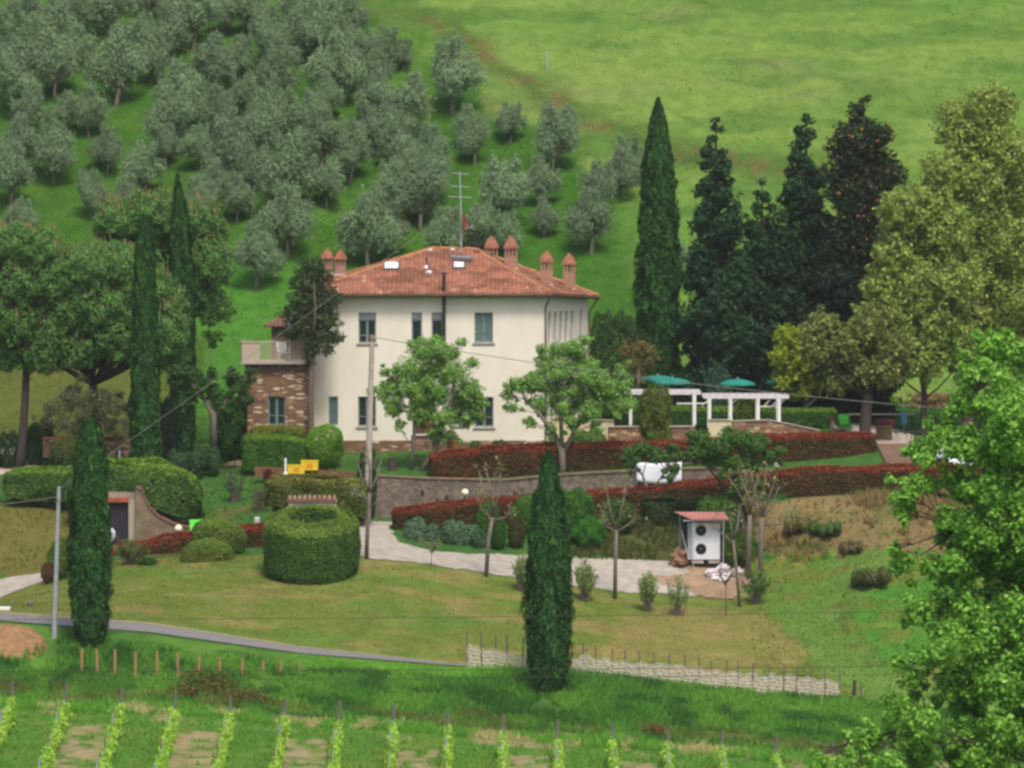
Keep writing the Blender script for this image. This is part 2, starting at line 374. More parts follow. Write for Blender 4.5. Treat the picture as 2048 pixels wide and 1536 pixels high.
# colour of the ground cover, by region of the land
G_HILL = srgb(70, 116, 36); G_MEAD = srgb(114, 150, 64); G_LAWN = srgb(120, 136, 60); G_TERR = srgb(72, 118, 50); G_BANK = srgb(84, 128, 52)  # hill green is darkened to include the shade under the olives
G_VINE = srgb(100, 146, 56); SOIL = srgb(176, 158, 122); TAN = srgb(172, 146, 98); DRY = srgb(138, 128, 62)
def ground_cols(x, y, z):
    u, v = proj(x, np.maximum(y, 100), z)
    n1 = fbm(x * .5, y * .5, 5) - .5; n2 = fbm(x * 1.3, y * 1.3, 9) - .5
    du = u + 60 * n1 + 25 * n2; dv = v + 30 * n2 + 25 * (fbm(x * .6, y * .6, 31) - .5)
    col = np.zeros(x.shape + (3,)); col[:] = G_HILL
    def paint(mask, c, a=1.0):
        m = (mask * a)[..., None] if not np.isscalar(a) else (mask * a)[..., None]
        col[:] = col * (1 - m) + np.array(c) * m
    def sm(t, lo, hi): return np.clip((t - lo) / (hi - lo), 0, 1)
    # big meadow to the right of the olives
    bx = np.interp(dv, [0, 150, 300, 400, 700], [720, 900, 1150, 1250, 1300])
    paint(sm(du, bx - 30, bx + 60) * (y > 312), G_MEAD)
    paint(sm(fbm(x * .10, y * .25, 41), .5, .62) * (y > 312) * (du > 950) * (dv < 240), srgb(136, 146, 86), .8)
    paint(sm(fbm(x * .2, y * .4, 43), .52, .7) * (y > 312) * (du > bx), srgb(102, 146, 58), .7)
    paint(sm(fbm(x * .08 + y * .05, y * .35, 45, 4), .46, .6) * (y > 312) * (du > bx), srgb(132, 160, 74), .8)
    paint(sm(fbm(x * .15, y * .5, 47, 4), .55, .66) * (y > 312) * (du > bx), srgb(86, 128, 52), .6)
    band = np.exp(-((dv - np.interp(du, [700, 900, 1050, 1300, 1600, 1750], [0, 60, 175, 290, 345, 330])) / 26) ** 2) * (y > 312) * (du > 700) * (du < 1750)
    paint(band, srgb(88, 112, 50), .8)
    paint(band * (fbm(x * 1.2, y * 1.2, 51) > .58), srgb(128, 98, 68), .55)
    paint(sm(fbm(x * .3, y * .3, 57), .5, .65) * (y > 312) * (du < 900), srgb(92, 134, 50), .8)  # sunlit patches among the olives, painted as lighter grass
    paint(sm(fbm(x * .4, y * .4, 59), .55, .7) * (y > 312) * (du < 900), srgb(70, 108, 42), .7)
    paint((y > 297) * (y < 327) * sm(-du, -420, -300), srgb(108, 110, 50), .8)
    paint((y > 310) * (y < 330) * (du > 400) * (du < 620), srgb(84, 140, 46), .9)
    # terraces
    paint(((y > 270) & (y <= 305)) * 1.0, G_TERR)
    paint(((y > 270) & (y < 290)) * sm(fbm(x * .7, y * .7, 61), .5, .7) * (du < 700), srgb(116, 116, 60), .7)
    # lawn bank
    lw = (y > 253.3) & (y <= 270.5)
    paint(lw * 1.0, G_LAWN)
    paint(lw * sm(fbm(x * .5, y * .8, 63), .48, .66), srgb(104, 138, 56), .8)
    paint(lw * sm(fbm(x * .45, y * .9, 65), .52, .68), TAN, .5)
    paint(inpoly(du, dv, [(1250, 1225), (1400, 1210), (1480, 1225), (1560, 1250), (1620, 1310), (1600, 1340), (1200, 1330)]) * 1.0, srgb(170, 148, 96), .42)
    rt = inpoly(du, dv, [(1480, 1130), (2200, 1060), (2200, 1500), (1690, 1385), (1560, 1240), (1500, 1190)])
    paint(rt * 1.0, srgb(112, 148, 66))
    paint(inpoly(du, dv, [(1710, 1200), (1800, 1160), (2200, 1160), (2200, 1420), (1760, 1330), (1720, 1260)]) * 1.0, srgb(90, 146, 54))
    paint(rt * sm(fbm(x * .5, y * .8, 67), .55, .7), DRY, .5)
    paint(inpoly(du, dv, [(1500, 1000), (1900, 985), (2200, 980), (2200, 1100), (1800, 1100), (1600, 1125), (1520, 1110)]) * 1.0, srgb(152, 130, 90), .9)
    paint(inpoly(du, dv, [(1500, 1000), (2200, 980), (2200, 1100), (1520, 1110)]) * sm(fbm(x * .9, y * .9, 71), .55, .66), srgb(98, 116, 58), .7)
    paint(inpoly(du, dv, [(1120, 1030), (1290, 1010), (1500, 1010), (1500, 1140), (1370, 1122), (1120, 1112)]) * (y > 270.6), srgb(104, 98, 58), .75)
    # narrow ruts through the meadow
    for off in (0, 34):
        cx = np.interp(v, [1160, 1215, 1260, 1335], [1710, 1678, 1690, 1738]) + off * np.interp(v, [1160, 1335], [.3, 1])
        paint(np.exp(-((u - cx) / 5) ** 2) * (v > 1165) * (v < 1335), srgb(96, 108, 50), .7)
    # slope left below the clipped hedge
    paint(inpoly(du, dv, [(-400, 1000), (120, 1010), (200, 1090), (90, 1150), (-400, 1160)]) * 1.0, srgb(128, 120, 62), .85)
    # roadside bank and verge
    bk = (y > 243.0) & (y <= 250.0)
    paint(bk * 1.0, G_BANK)
    paint(bk * sm(fbm(x * .5, y * .5, 73), .45, .6), srgb(104, 146, 58), .85)
    paint(bk * sm(fbm(x * .9, y * 1.4, 83), .54, .62), srgb(58, 98, 44), .8)
    paint(bk * (y < 245.5) * sm(fbm(x * .7, y * 1.1, 85), .52, .6), srgb(112, 112, 62), .6)
    paint(((y > 248.9) & (y < 250.3)) * (du > 600) * (du < 1100), srgb(108, 160, 54), .7)
    # vineyard
    vy = y <= 243.0
    paint(vy * 1.0, G_VINE)
    paint((y < 243) * (y > 240.6) * sm(fbm(x * .9, y * .9, 75), .54, .62), srgb(178, 162, 122), .7)
    k = np.floor((x + 17.07) / 2.09); ph = (x + 17.07) / 2.09 - k
    strip = (y < 239.0 + .8 * (fbm(x * .8, y * .8, 77) - .5)) * (ph > .06) * (ph < .8) * (k % 2 == 0)
    paint(strip * sm(fbm(x * 2, y * 2, 79), .40, .5), SOIL, .9)
    paint((y < 241) * (fbm(x * 1.2, y * .8, 81) > .62), srgb(124, 150, 66), .6)
    # a wider valley and far slopes
    paint((y < 150) * 1.0, G_HILL)
    return col * 0.66
xs = np.concatenate([[-1600, -900, -500, -280, -160, -110, -80, -60, -50, -44], np.arange(-40, 40.01, .35), [44, 50, 60, 80, 110, 160, 280, 500, 900, 1600]])
ys = np.concatenate([[-380, -200, -60, 0, 30, 60, 90, 120, 150, 175, 200, 210, 216, 220], np.arange(222, 280.9, .3), [280.96, 281.02, 281.3, 281.58, 281.66], np.arange(281.9, 312, .35), np.arange(312, 372, .4), [374, 378, 385, 395, 410, 430, 470, 520, 560, 640, 760, 900, 1100, 2000, 2900]])
GX, GY = np.meshgrid(xs, ys); GZ = terrain(GX, GY)
V = np.stack([GX, GY, GZ], -1).reshape(-1, 3); nx = len(xs); ny = len(ys)
I = np.arange(nx * ny).reshape(ny, nx); Fq = np.stack([I[:-1, :-1], I[:-1, 1:], I[1:, 1:], I[1:, :-1]], -1).reshape(-1, 4)
me = np_mesh("ground", V, Fq, ground_cols(V[:, 0], V[:, 1], V[:, 2])); me.shade_smooth()
tag(link_mesh("ground", me, GROUND, None), kind="structure")

def drape(name, poly, m, cell=.12, dz=.03, jit=6, x0=None, kind="structure", sub=None):
    """a thin sheet laid on the ground over the land inside an outline"""
    pts = [hit(u, v) for u, v in poly]; px = [p[0] for p in pts]; py = [p[1] for p in pts]
    ax = np.arange(min(px) - .5, max(px) + .5, cell); ay = np.arange(min(py) - .8, max(py) + .8, cell)
    X, Yg = np.meshgrid(ax, ay); Z = terrain(X, Yg)
    Pxy = [(p[0], p[1]) for p in pts]
    n = jit * .03
    M = inpoly(X + n * (fbm(X * 1.5, Yg * 1.5, 91) - .5) * 4, Yg + n * (fbm(X * 1.5, Yg * 1.5, 93) - .5) * 4, Pxy)
    idx = np.arange(X.size).reshape(X.shape); q = M[:-1, :-1] & M[1:, 1:] & M[1:, :-1] & M[:-1, 1:]
    Fq = np.stack([idx[:-1, :-1][q], idx[:-1, 1:][q], idx[1:, 1:][q], idx[1:, :-1][q]], -1)
    used = np.unique(Fq); re = -np.ones(X.size, int); re[used] = np.arange(len(used))
    V = np.stack([X, Yg, Z + dz], -1).reshape(-1, 3)[used]
    me = np_mesh(name, V, re[Fq]); me.shade_smooth()
    return tag(link_mesh(name, me, m, None), kind=kind)
def strip_sheet(name, us, y0, y1, m, dz, nY=8):
    V = []; 
    for u in us:
        for j in range(nY + 1):
            y = y0 + (y1 - y0) * j / nY; x = (u - 1024) / F * 252; V.append((x, y, gz(x, y) + dz))
    I = np.arange(len(V)).reshape(len(us), nY + 1); Fq = np.stack([I[:-1, :-1], I[1:, :-1], I[1:, 1:], I[:-1, 1:]], -1).reshape(-1, 4)
    me = np_mesh(name, np.array(V), Fq); me.shade_smooth(); return tag(link_mesh(name, me, m, None), kind="structure")
strip_sheet("road", np.arange(-900, 940, 12), 250.45, 252.5, ASPH, .035)
strip_sheet("road_verge", np.arange(-900, 900, 12), 252.53, 252.95, mat("verge_gravel", srgb(150, 142, 108), .95, 3, .2, .4), .045, 3)
drape("driveway", [(722, 1117), (850, 1129), (960, 1146), (1130, 1170), (1230, 1186), (1400, 1196), (1470, 1196), (1490, 1150), (1450, 1135), (1370, 1124), (1300, 1119), (1150, 1115), (1000, 1109), (880, 1104), (800, 1085), (785, 1060), (800, 1044), (700, 1042), (680, 1060), (700, 1100)], GRAVEL, .12, .03, 5)
drape("dirt_patch", [(1270, 1150), (1330, 1172), (1400, 1196), (1478, 1202), (1500, 1165), (1480, 1140), (1430, 1132), (1360, 1128), (1380, 1145), (1330, 1150)], mat("bare_earth", srgb(146, 122, 98), .95, 1.6, .2, .5), .12, .05, 8)
drape("lane", [(-260, 1230), (-60, 1202), (30, 1185), (90, 1163), (150, 1150), (160, 1135), (86, 1146), (20, 1156), (-260, 1180)], GRAVEL, .12, .03, 3)
drape("gravel_yard", [(-300, 965), (0, 952), (60, 938), (110, 918), (104, 900), (60, 888), (0, 900), (-300, 905)], mat("yard_gravel", srgb(184, 168, 156), .95, 1.2, .15, .4), .15, .04, 5)
drape("garden_path", [(440, 935), (480, 918), (520, 908), (540, 918), (500, 926), (520, 940), (600, 955), (640, 958), (560, 944), (480, 934)], mat("path_earth", srgb(160, 138, 112), .95, 2, .2, .4), .12, .04, 2)
drape("paving", [(1700, 872), (1745, 892), (1830, 892), (1830, 872), (1770, 852), (1700, 848)], mat("paving_stone", srgb(168, 152, 140), .9, 2, .12, .2), .12, .04, 2)

# ------------------------------------------------------------------ grass that grows on the ground
def grass(name, n, region, h, wd, seed, tint=1.0, hv=.4, lean=.5, mask=None, label="grass"):
    rng = np.random.default_rng(seed); x0, x1, y0, y1 = region
    x = rng.uniform(x0, x1, n); y = rng.uniform(y0, y1, n)
    keep = fbm(x * .8, y * .8, seed) > .28
    if mask is not None: keep &= mask(x, y)
    x = x[keep]; y = y[keep]; n = len(x); z = terrain(x, y)
    c = ground_cols(x, y, z) / .66
    c = c * (1 + .09 * rng.normal(size=(n, 1))) * tint * 1.12
    hh = h(x, y) if callable(h) else np.full(n, h); hh = hh * (1 + hv * rng.normal(size=n)).clip(.3, 2)
    a = rng.uniform(0, 2 * math.pi, n); dx = np.cos(a) * wd * hh; dy = np.sin(a) * wd * hh
    lx = rng.normal(size=n) * lean * hh; ly = rng.normal(size=n) * lean * hh
    V = np.stack([np.stack([x - dx, y - dy, z - .03], 1), np.stack([x + dx, y + dy, z - .03], 1), np.stack([x + lx, y + ly, z + hh], 1)], 1).reshape(-1, 3)
    me = np_mesh(name, V, np.arange(3 * n).reshape(n, 3), np.repeat(c.clip(.004, .9), 3, 0))
    return tag(link_mesh(name, me, GRASS, None), kind="stuff")
fx = 26
grass("bank_grass", 190000, (-25, 25, 241.6, 250.1), lambda x, y: (.10 + .20 * fbm(x * .5, y * .5, 7)) * np.where((y > 248.7) & (x < -1.5), .45, 1.0), .16, 11,
      tint=1.45, mask=lambda x, y: ((y < 249.75 - .5 * (x < -9)) | ((y < 250.1) & (x > -2.2))) & ~((x < -19.3) & (y > 247) & (y < 249.6)))
grass("vineyard_grass", 60000, (-25, 25, 226, 241.8), .10, .22, 12, mask=lambda x, y: ~((((x + 17.07) / 2.09) % 2 < .8) & (y < 239) & (fbm(x * 2, y * 2, 79) > .42)))
_drv = lambda u, v: inpoly(u, v, [(700, 1123), (860, 1136), (960, 1154), (1130, 1178), (1240, 1196), (1400, 1210), (1490, 1208), (1510, 1140), (1370, 1118), (1000, 1104), (860, 1095), (810, 1060), (820, 1035), (670, 1035), (660, 1090)]) | inpoly(u, v, [(-400, 1235), (-60, 1206), (40, 1192), (95, 1170), (165, 1150), (160, 1130), (86, 1138), (20, 1150), (-400, 1172)])
def _lm(x, y):
    u, v = proj(x, y, terrain(x, y)); return ~_drv(u, v)
grass("lawn_grass", 110000, (-26, 26, 253.8, 271.5), lambda x, y: .045 + .02 * (x > 10), .5, 13, mask=_lm)
def _gm(x, y):
    u, v = proj(x, y, terrain(x, y))
    return ~inpoly(u, v, [(-400, 975), (0, 960), (120, 925), (110, 895), (60, 880), (-400, 895)]) & ~_drv(u, v) & ~((u > 1690) & (u < 1850) & (v < 945)) & ~((x > -9.8) & (x < 4) & (y > 288)) & ~((y > 276) & (y < 281.7) & (u > 660))
grass("garden_grass", 60000, (-26, 26, 271.5, 308), lambda x, y: .06 + .07 * ((y < 281) & (x > 10)) + .04 * (x < -8), .35, 14, mask=_gm)
grass("hillside_grass", 170000, (-32, 32, 308, 372), lambda x, y: .035 + .06 * fbm(x * .4, y * .4, 10), .5, 15, tint=1.28)

def _sm(x, y):
    u, v = proj(x, y, terrain(x, y)); return (u > 1120) & (v < 1125) & (v > 985) & (fbm(x * .7, y * .7, 99) > .45) & ~((u > 1340) & (u < 1480) & (v > 1108))
grass('scrub_grass', 26000, (2, 26, 270.8, 277.2), lambda x, y: .12 + .22 * fbm(x, y, 98), .22, 16, tint=1.1, mask=_sm)

# ------------------------------------------------------------------ farmhouse
YF = 290.0
def HX(u, Y=YF): return (u - 1024) / F * Y
def HZ(v, Y=YF): return -(v - HV) / F * Y
A = (HX(625), YF); B = (HX(1092), YF); C_ = (3.62, 298.3); D_ = (-9.75, 302.5)
ZB = HZ(915); ZT = HZ(589) ; ZP = HZ(881)
house = thing("farmhouse", "cream two-storey farmhouse with hipped red tile roof and stone plinth", "house", ((A[0] + B[0]) / 2, YF, ZB))
def wall_open(mb, p0, p1, z0, z1, ops, depth=.16):
    """wall from p0 to p1 (seen with p0 on the left), real openings with reveals"""
    p0 = np.array(p0); p1 = np.array(p1); Ln = np.linalg.norm(p1 - p0); e = (p1 - p0) / Ln; nin = np.array([-e[1], e[0]])
    S = sorted({0, Ln, *[o[0] for o in ops], *[o[1] for o in ops]}); Zs = sorted({z0, z1, *[o[2] for o in ops], *[o[3] for o in ops]})
    def pt(s_, z, d=0): q = p0 + e * s_ + nin * d; return (q[0], q[1], z)
    for i in range(len(S) - 1):
        for j in range(len(Zs) - 1):
            ms = (S[i] + S[i + 1]) / 2; mz = (Zs[j] + Zs[j + 1]) / 2
            if any(o[0] < ms < o[1] and o[2] < mz < o[3] for o in ops): continue
            mb.poly([pt(S[i], Zs[j]), pt(S[i + 1], Zs[j]), pt(S[i + 1], Zs[j + 1]), pt(S[i], Zs[j + 1])])
    for s0, s1, a, b in ops:
        mb.poly([pt(s0, a), pt(s0, a, depth), pt(s0, b, depth), pt(s0, b)]); mb.poly([pt(s1, a, depth), pt(s1, a), pt(s1, b), pt(s1, b, depth)])
        mb.poly([pt(s0, a), pt(s1, a), pt(s1, a, depth), pt(s0, a, depth)]); mb.poly([pt(s0, b, depth), pt(s1, b, depth), pt(s1, b), pt(s0, b)])
    return p0, e, nin
def window(parent, p0, e, nin, op, frame=GREYP, pane=GLASS, blind=False, double=True, sill=True, bar_at=.33, label=None, out=0.0):
    s0, s1, a, b = op; d = .10; fw = .065
    def pt(s_, z, dd): q = p0 + e * s_ + nin * dd; return np.array((q[0], q[1], z))
    fr = MB(); zt = b
    if blind:
        zt = b - (b - a) * .24
    def rect(s_0, s_1, z_0, z_1, d0, d1, mb):
        q = [pt(s_0, z_0, d0), pt(s_1, z_0, d0), pt(s_1, z_0, d1), pt(s_0, z_0, d1), pt(s_0, z_1, d0), pt(s_1, z_1, d0), pt(s_1, z_1, d1), pt(s_0, z_1, d1)]
        mb.add(q, [(0, 3, 2, 1), (4, 5, 6, 7), (0, 1, 5, 4), (1, 2, 6, 5), (2, 3, 7, 6), (3, 0, 4, 7)])
    rect(s0, s0 + fw, a, zt, d, d + .055, fr); rect(s1 - fw, s1, a, zt, d, d + .055, fr)
    rect(s0 + fw, s1 - fw, a, a + fw, d, d + .055, fr); rect(s0 + fw, s1 - fw, zt - fw, zt, d, d + .055, fr)
    if double: rect((s0 + s1) / 2 - .05, (s0 + s1) / 2 + .05, a + fw, zt - fw, d, d + .055, fr)
    rb = a + (zt - a) * bar_at
    if bar_at:
        if double:
            rect(s0 + fw, (s0 + s1) / 2 - .05, rb - .02, rb + .02, d + .004, d + .05, fr); rect((s0 + s1) / 2 + .05, s1 - fw, rb - .02, rb + .02, d + .004, d + .05, fr)
        else: rect(s0 + fw, s1 - fw, rb - .02, rb + .02, d + .004, d + .05, fr)
    wo = fr.build("window", frame, parent)
    if label: wo["label"] = label
    g = MB(); g.poly([pt(s0 + .01, a + .01, d + .035), pt(s1 - .01, a + .01, d + .035), pt(s1 - .01, zt - .01, d + .035), pt(s0 + .01, zt - .01, d + .035)]); g.build("pane", pane, wo)
    bk = MB(); bk.poly([pt(s0 - .01, a - .01, d + .07), pt(s1 + .01, a - .01, d + .07), pt(s1 + .01, b + .01, d + .07), pt(s0 - .01, b + .01, d + .07)])
    if blind:
        bb = MB(); rect(s0 + .003, s1 - .003, zt + .003, b - .003, .05, d + .06, bb); bb.build("roller_box", GREYP, wo)
    if sill:
        sb = MB(); rect(s0 - .09, s1 + .09, a - .09, a - .004, -.07, d + .02, sb); sb.build("sill", CONC, wo, bevel=.008)
    return wo
def oprect(u0, u1, v0, v1): return (HX(u0) - A[0], HX(u1) - A[0], HZ(v1), HZ(v0))
front_ops = [oprect(717, 752, 625, 686), oprect(823, 844, 625, 686), oprect(863, 885, 625, 686), oprect(949, 986, 625, 685),
             oprect(657.5, 676, 793, 850), oprect(716, 752, 793, 853), oprect(825, 868, 790, 880.5), oprect(905, 925, 794, 850), oprect(950, 987, 794, 854)]
wmb = MB(); fp = wall_open(wmb, A, B, ZP, ZT + .06, front_ops)
side_len = math.hypot(C_[0] - B[0], C_[1] - B[1])
side_ops = [(s_, s_ + .62, HZ(686), HZ(625)) for s_ in (.45, 1.6, 2.75, 3.9, 5.05, 6.9)] + [(s_, s_ + .7, HZ(853), HZ(794)) for s_ in (1.0, 3.2, 5.6)]
sp_ = wall_open(wmb, B, C_, ZP, ZT - .12, side_ops, .2)
wall_open(wmb, C_, D_, ZP, ZT - .12, []); wall_open(wmb, D_, A, ZP, ZT - .05, [(4, 5, HZ(686), HZ(625))])
walls = wmb.build("wall", STUCCO, house)
pl = MB(); o_ = .05
pl.prism([(A[0] - o_, A[1] - o_), (B[0] + .02, B[1] - o_), (C_[0] + o_, C_[1]), (C_[0], C_[1] + o_), (D_[0], D_[1] + o_), (D_[0] - o_, D_[1])], ZB - .6, ZP)
pl.build("plinth", STONE, house)
dk = MB(); dk.prism([(A[0] + .45, A[1] + .4), (B[0] - .4, B[1] + .4), (C_[0] - .6, C_[1] - .4), (D_[0] + .4, D_[1] - .5)], ZP - .3, ZT - .2); dk.build("interior", mat("dark_room", srgb(52, 52, 48), .9), house)
window(house, *fp, front_ops[0], blind=True); window(house, *fp, front_ops[1], blind=True, double=False, sill=False, bar_at=.12)
window(house, *fp, front_ops[2], blind=True, double=False, sill=False, bar_at=.12); window(house, *fp, front_ops[3], pane=GLASST, frame=GREYB)
window(house, *fp, front_ops[4], double=False, pane=GLASST, frame=GREYB, sill=False, bar_at=.55); window(house, *fp, front_ops[5])
window(house, *fp, front_ops[7], double=False, pane=GLASST, frame=GREYB); window(house, *fp, front_ops[8])
for o_ in side_ops: window(house, *sp_, o_, double=False, sill=False, bar_at=.3)
dr = MB(); s0, s1, a, b = front_ops[6]
dr.box(A[0] + s0, A[0] + s1, YF + .1, YF + .16, a, b)
for k in range(4): dr.box(A[0] + s0 + .06 + k * .235, A[0] + s0 + .24 + k * .235, YF + .085, YF + .099, a + .12, b - .1)
door = dr.build("door", mat("brown_door", srgb(98, 62, 48), .7, 5, .2), house)
MB().tube([(A[0] + s1 - .12, YF + .06, a + 1), (A[0] + s1 - .12, YF + .06, a + 1.15)], .02).build("handle", STEEL, door)

# roof planes as courses of curved tiles
ez = HZ(587.5, 289.2)
EA = np.array([HX(600, 289.2), 289.5, ez]); EB = np.array([HX(1101, 289.2), 289.5, ez]); EC = np.array([4.1, 299.1, -4.62]); ED = np.array([-10.45, 303.3, ez])
RL = np.array([HX(864, 296), 296.3, HZ(499.5, 296)]); RR = np.array([HX(946, 296), 296.3, HZ(500.5, 296)])
def roof_plane(A_, B_, C2, D2, period=.2, course=.34, seed=1):
    rng = np.random.default_rng(seed)
    e = B_ - A_; Lw = np.linalg.norm(e); e = e / Lw; g = (D2 + C2) / 2 - A_; g = g - e * (g @ e); H = np.linalg.norm(g); g = g / H; nn = np.cross(e, g); nn *= np.sign(nn[2])
    cs, ds = (C2 - A_) @ e, (D2 - A_) @ e; hC, hD = (C2 - A_) @ g, (D2 - A_) @ g; Ht = (hC + hD) / 2
    V = []; Fq = []; Cc = []; rows = int(Ht / course) + 1
    for r in range(rows):
        t0 = r * course; t1 = min((r + 1) * course + .04, Ht)
        tm = min((t0 + t1) / 2, Ht)
        xl = cs * tm / Ht; xr = Lw + (ds - Lw) * tm / Ht
        k0 = math.floor(xl / period); k1 = math.ceil(xr / period)
        for k in range(k0, k1):
            c = np.array(palette(1, rng, [srgb(156, 106, 84), srgb(148, 100, 80), srgb(166, 116, 94), srgb(142, 102, 84)], .06)[0])
            if rng.random() < .02: c = np.array(srgb(186, 146, 122))
            lift = .03 + rng.random() * .015
            xx = [max(xl, min(xr, k * period + period * q / 4)) for q in range(5)]
            zz = [0, .045, .062, .045, 0]
            if xx[4] - xx[0] < .02: continue
            n0 = len(V)
            for q in range(5): V.append(A_ + e * xx[q] + g * t0 + nn * (zz[q] + lift)); Cc.append(c)
            for q in range(5): V.append(A_ + e * xx[q] + g * t1 + nn * (zz[q] * .8 - .0)); Cc.append(c)
            for q in range(5): V.append(A_ + e * xx[q] + g * t0 + nn * (-.02)); Cc.append(c * .8)
            for q in range(4):
                Fq.append((n0 + q, n0 + q + 1, n0 + 5 + q + 1, n0 + 5 + q)); Fq.append((n0 + 10 + q, n0 + 10 + q + 1, n0 + q + 1, n0 + q))
    return np.array(V), np.array(Fq), np.array(Cc)
Vs = []; Fs = []; Cs = []; n0 = 0
for pl_ in ((EA, EB, RL, RR, 1), (EB, EC, RR, RR, 2), (EC, ED, RR, RL, 3), (ED, EA, RL, RL, 4)):
    v_, f_, c_ = roof_plane(pl_[0], pl_[1], pl_[2], pl_[3], seed=pl_[4]); Vs.append(v_); Fs.append(f_ + n0); Cs.append(c_); n0 += len(v_)
RV = np.concatenate(Vs); me = np_mesh("roof", RV - woff(house), np.concatenate(Fs), np.concatenate(Cs))
roof = link_mesh("roof", me, ROOF, house)
rd = MB(); rng0 = np.random.default_rng(5)
def ridge(p, q, r=.10):
    n = int(np.linalg.norm(q - p) / .38)
    for k in range(n):
        a = p + (q - p) * k / n; b = p + (q - p) * min(1, (k + 1.12) / n); j = rng0.normal(size=3) * .008
        rd.tube([a + (0, 0, .06) + j, b + (0, 0, .045) + j], [r, r * .82], 8)
for p, q in ((EA, RL), (EB, RR), (EC, RR), (ED, RL), (RL, RR)): ridge(p, q)
rt = rd.build("ridge_tiles", mat("orange_ridge_tile", srgb(166, 104, 70), .85, 2.5, .3, .3, col2=srgb(184, 134, 98)), roof)
# eaves board under the tiles
ev = MB(); dz = np.array((0, 0, -.03)); th = np.array((0, 0, -.09))
ev.add([EA + dz, EB + dz, EC + dz, ED + dz, EA + dz + th, EB + dz + th, EC + dz + th, ED + dz + th], [(0, 1, 2, 3), (7, 6, 5, 4), (0, 4, 5, 1), (1, 5, 6, 2), (2, 6, 7, 3), (3, 7, 4, 0)])
ev.build("eaves", mat("eaves_wood", srgb(98, 84, 72), .85, 4, .2), house)
gt = MB(); gt.tube([EA + (-.0, -.06, -.07), EB + (.03, -.06, -.07)], .065, 8); gt.tube([EB + (.05, -.03, -.07), EC + (.05, 0, -.07)], .065, 8)
gt.build("gutter", mat("gutter_copper", srgb(84, 66, 56), .6, 4, .2), house)
dp = MB(); cx = B[0]
dp.tube([EB + (-.02, -.02, -.12), (cx - .02, YF - .05, ez - .62), (cx - .02, YF - .05, ZB + .2)], .042, 8)
dp.build("downpipe", mat("downpipe_brown", srgb(110, 88, 74), .6, 4, .15), house)
dp = MB(); dp.tube([EC + (-.0, -.05, -.12), (C_[0] + .06, C_[1] - .05, EC[2] - .75), (C_[0] + .06, C_[1] - .05, ZB)], .045, 8); dp.build("downpipe", MATS["downpipe_brown"], house)
dp = MB(); dp.tube([(HX(619), 289.82, HZ(700)), (HX(622), 289.82, HZ(752)), (HX(624), 289.82, HZ(770)), (HX(624), 289.82, ZB + 0 * 1)], .035, 6); dp.build("downpipe", MATS["downpipe_brown"], house)
fl = MB(); fx_ = HX(888, 289.6); fl.tube([(fx_, 289.75, HZ(760)), (fx_, 289.75, HZ(604)), (fx_, 289.75, HZ(600)), (fx_, 289.75, HZ(550))], .085, 10)
fl.lathe((fx_, 289.75, HZ(549)), [(.085, 0), (.15, .02), (.15, .06), (.02, .14)], 10); fl.build("flue_pipe", BLACK, house)
def roof_pt(u, v):
    """point of the front roof plane seen at u, v"""
    n = np.cross(EB - EA, RL - EA); d = P(u, v, 1.0); t = (EA @ n) / (d @ n); return d * t
g_f = RL - EA; g_f = g_f - (EB - EA) / np.linalg.norm(EB - EA) * (g_f @ (EB - EA) / np.linalg.norm(EB - EA)); g_f /= np.linalg.norm(g_f); e_f = (EB - EA) / np.linalg.norm(EB - EA); n_f = np.cross(e_f, g_f)
def skylight(u, v, w_, h_):
    c = roof_pt(u, v); sk = MB()
    def q(a, b, k): return c + e_f * a + g_f * b + n_f * k
    def slab(a0, a1, b0, b1, k0, k1, mb): mb.add([q(a0, b0, k0), q(a1, b0, k0), q(a1, b1, k0), q(a0, b1, k0), q(a0, b0, k1), q(a1, b0, k1), q(a1, b1, k1), q(a0, b1, k1)], [(0, 3, 2, 1), (4, 5, 6, 7), (0, 1, 5, 4), (1, 2, 6, 5), (2, 3, 7, 6), (3, 0, 4, 7)])
    slab(-w_ / 2 - .07, w_ / 2 + .07, -h_ / 2 - .07, h_ / 2 + .07, 0, .14, sk); o = sk.build("skylight", mat("skylight_frame", srgb(96, 92, 88), .6, 5, .1), roof)
    pn = MB(); slab(-w_ / 2, w_ / 2, -h_ / 2, h_ / 2, .1405, .16, pn); pn.build("pane", SKYG, o)
skylight(783, 536, .62, .95); skylight(918, 535, .44, .78)
sk = MB(); c = roof_pt(925, 521); sk.add([c + e_f * a + g_f * b + n_f * k for a, b, k in ((-.55, -.12, .1), (.45, -.4, .1), (.5, -.18, .1), (-.5, .1, .1), (-.55, -.12, .24), (.45, -.4, .24), (.5, -.18, .24), (-.5, .1, .24))], [(0, 3, 2, 1), (4, 5, 6, 7), (0, 1, 5, 4), (1, 2, 6, 5), (2, 3, 7, 6), (3, 0, 4, 7)])
sk.build("skylight_hood", GREYP, roof)
for (u, v, h_) in ((853, 536, .42), (858, 546, .34)):
    c = roof_pt(u, v); vt = MB(); vt.tube([c, c + (0, 0, h_)], .035, 8); vt.lathe(c + (0, 0, h_), [(.06, 0), (.06, .05), (.01, .08)], 8)
    o = vt.build("vent_pipe", BLACK, roof); f2 = MB(); f2.lathe(c + (0, -.02, -.02), [(.19, 0), (.15, .08), (.05, .16)], 10); f2.build("flashing", mat("lead_flashing", srgb(206, 202, 208), .5, 5, .1), o)
for (u, v, h_) in ((951, 516, .34), (957, 518, .38), (964, 521, .22)):
    c = P(u, v, 295.6); vt = MB(); vt.tube([c - (0, 0, .12), c + (0, 0, h_)], .03, 6); vt.lathe(c + (0, 0, h_), [(.05, 0), (.05, .04), (.01, .06)], 8); vt.build("vent_pipe", IRON, roof)
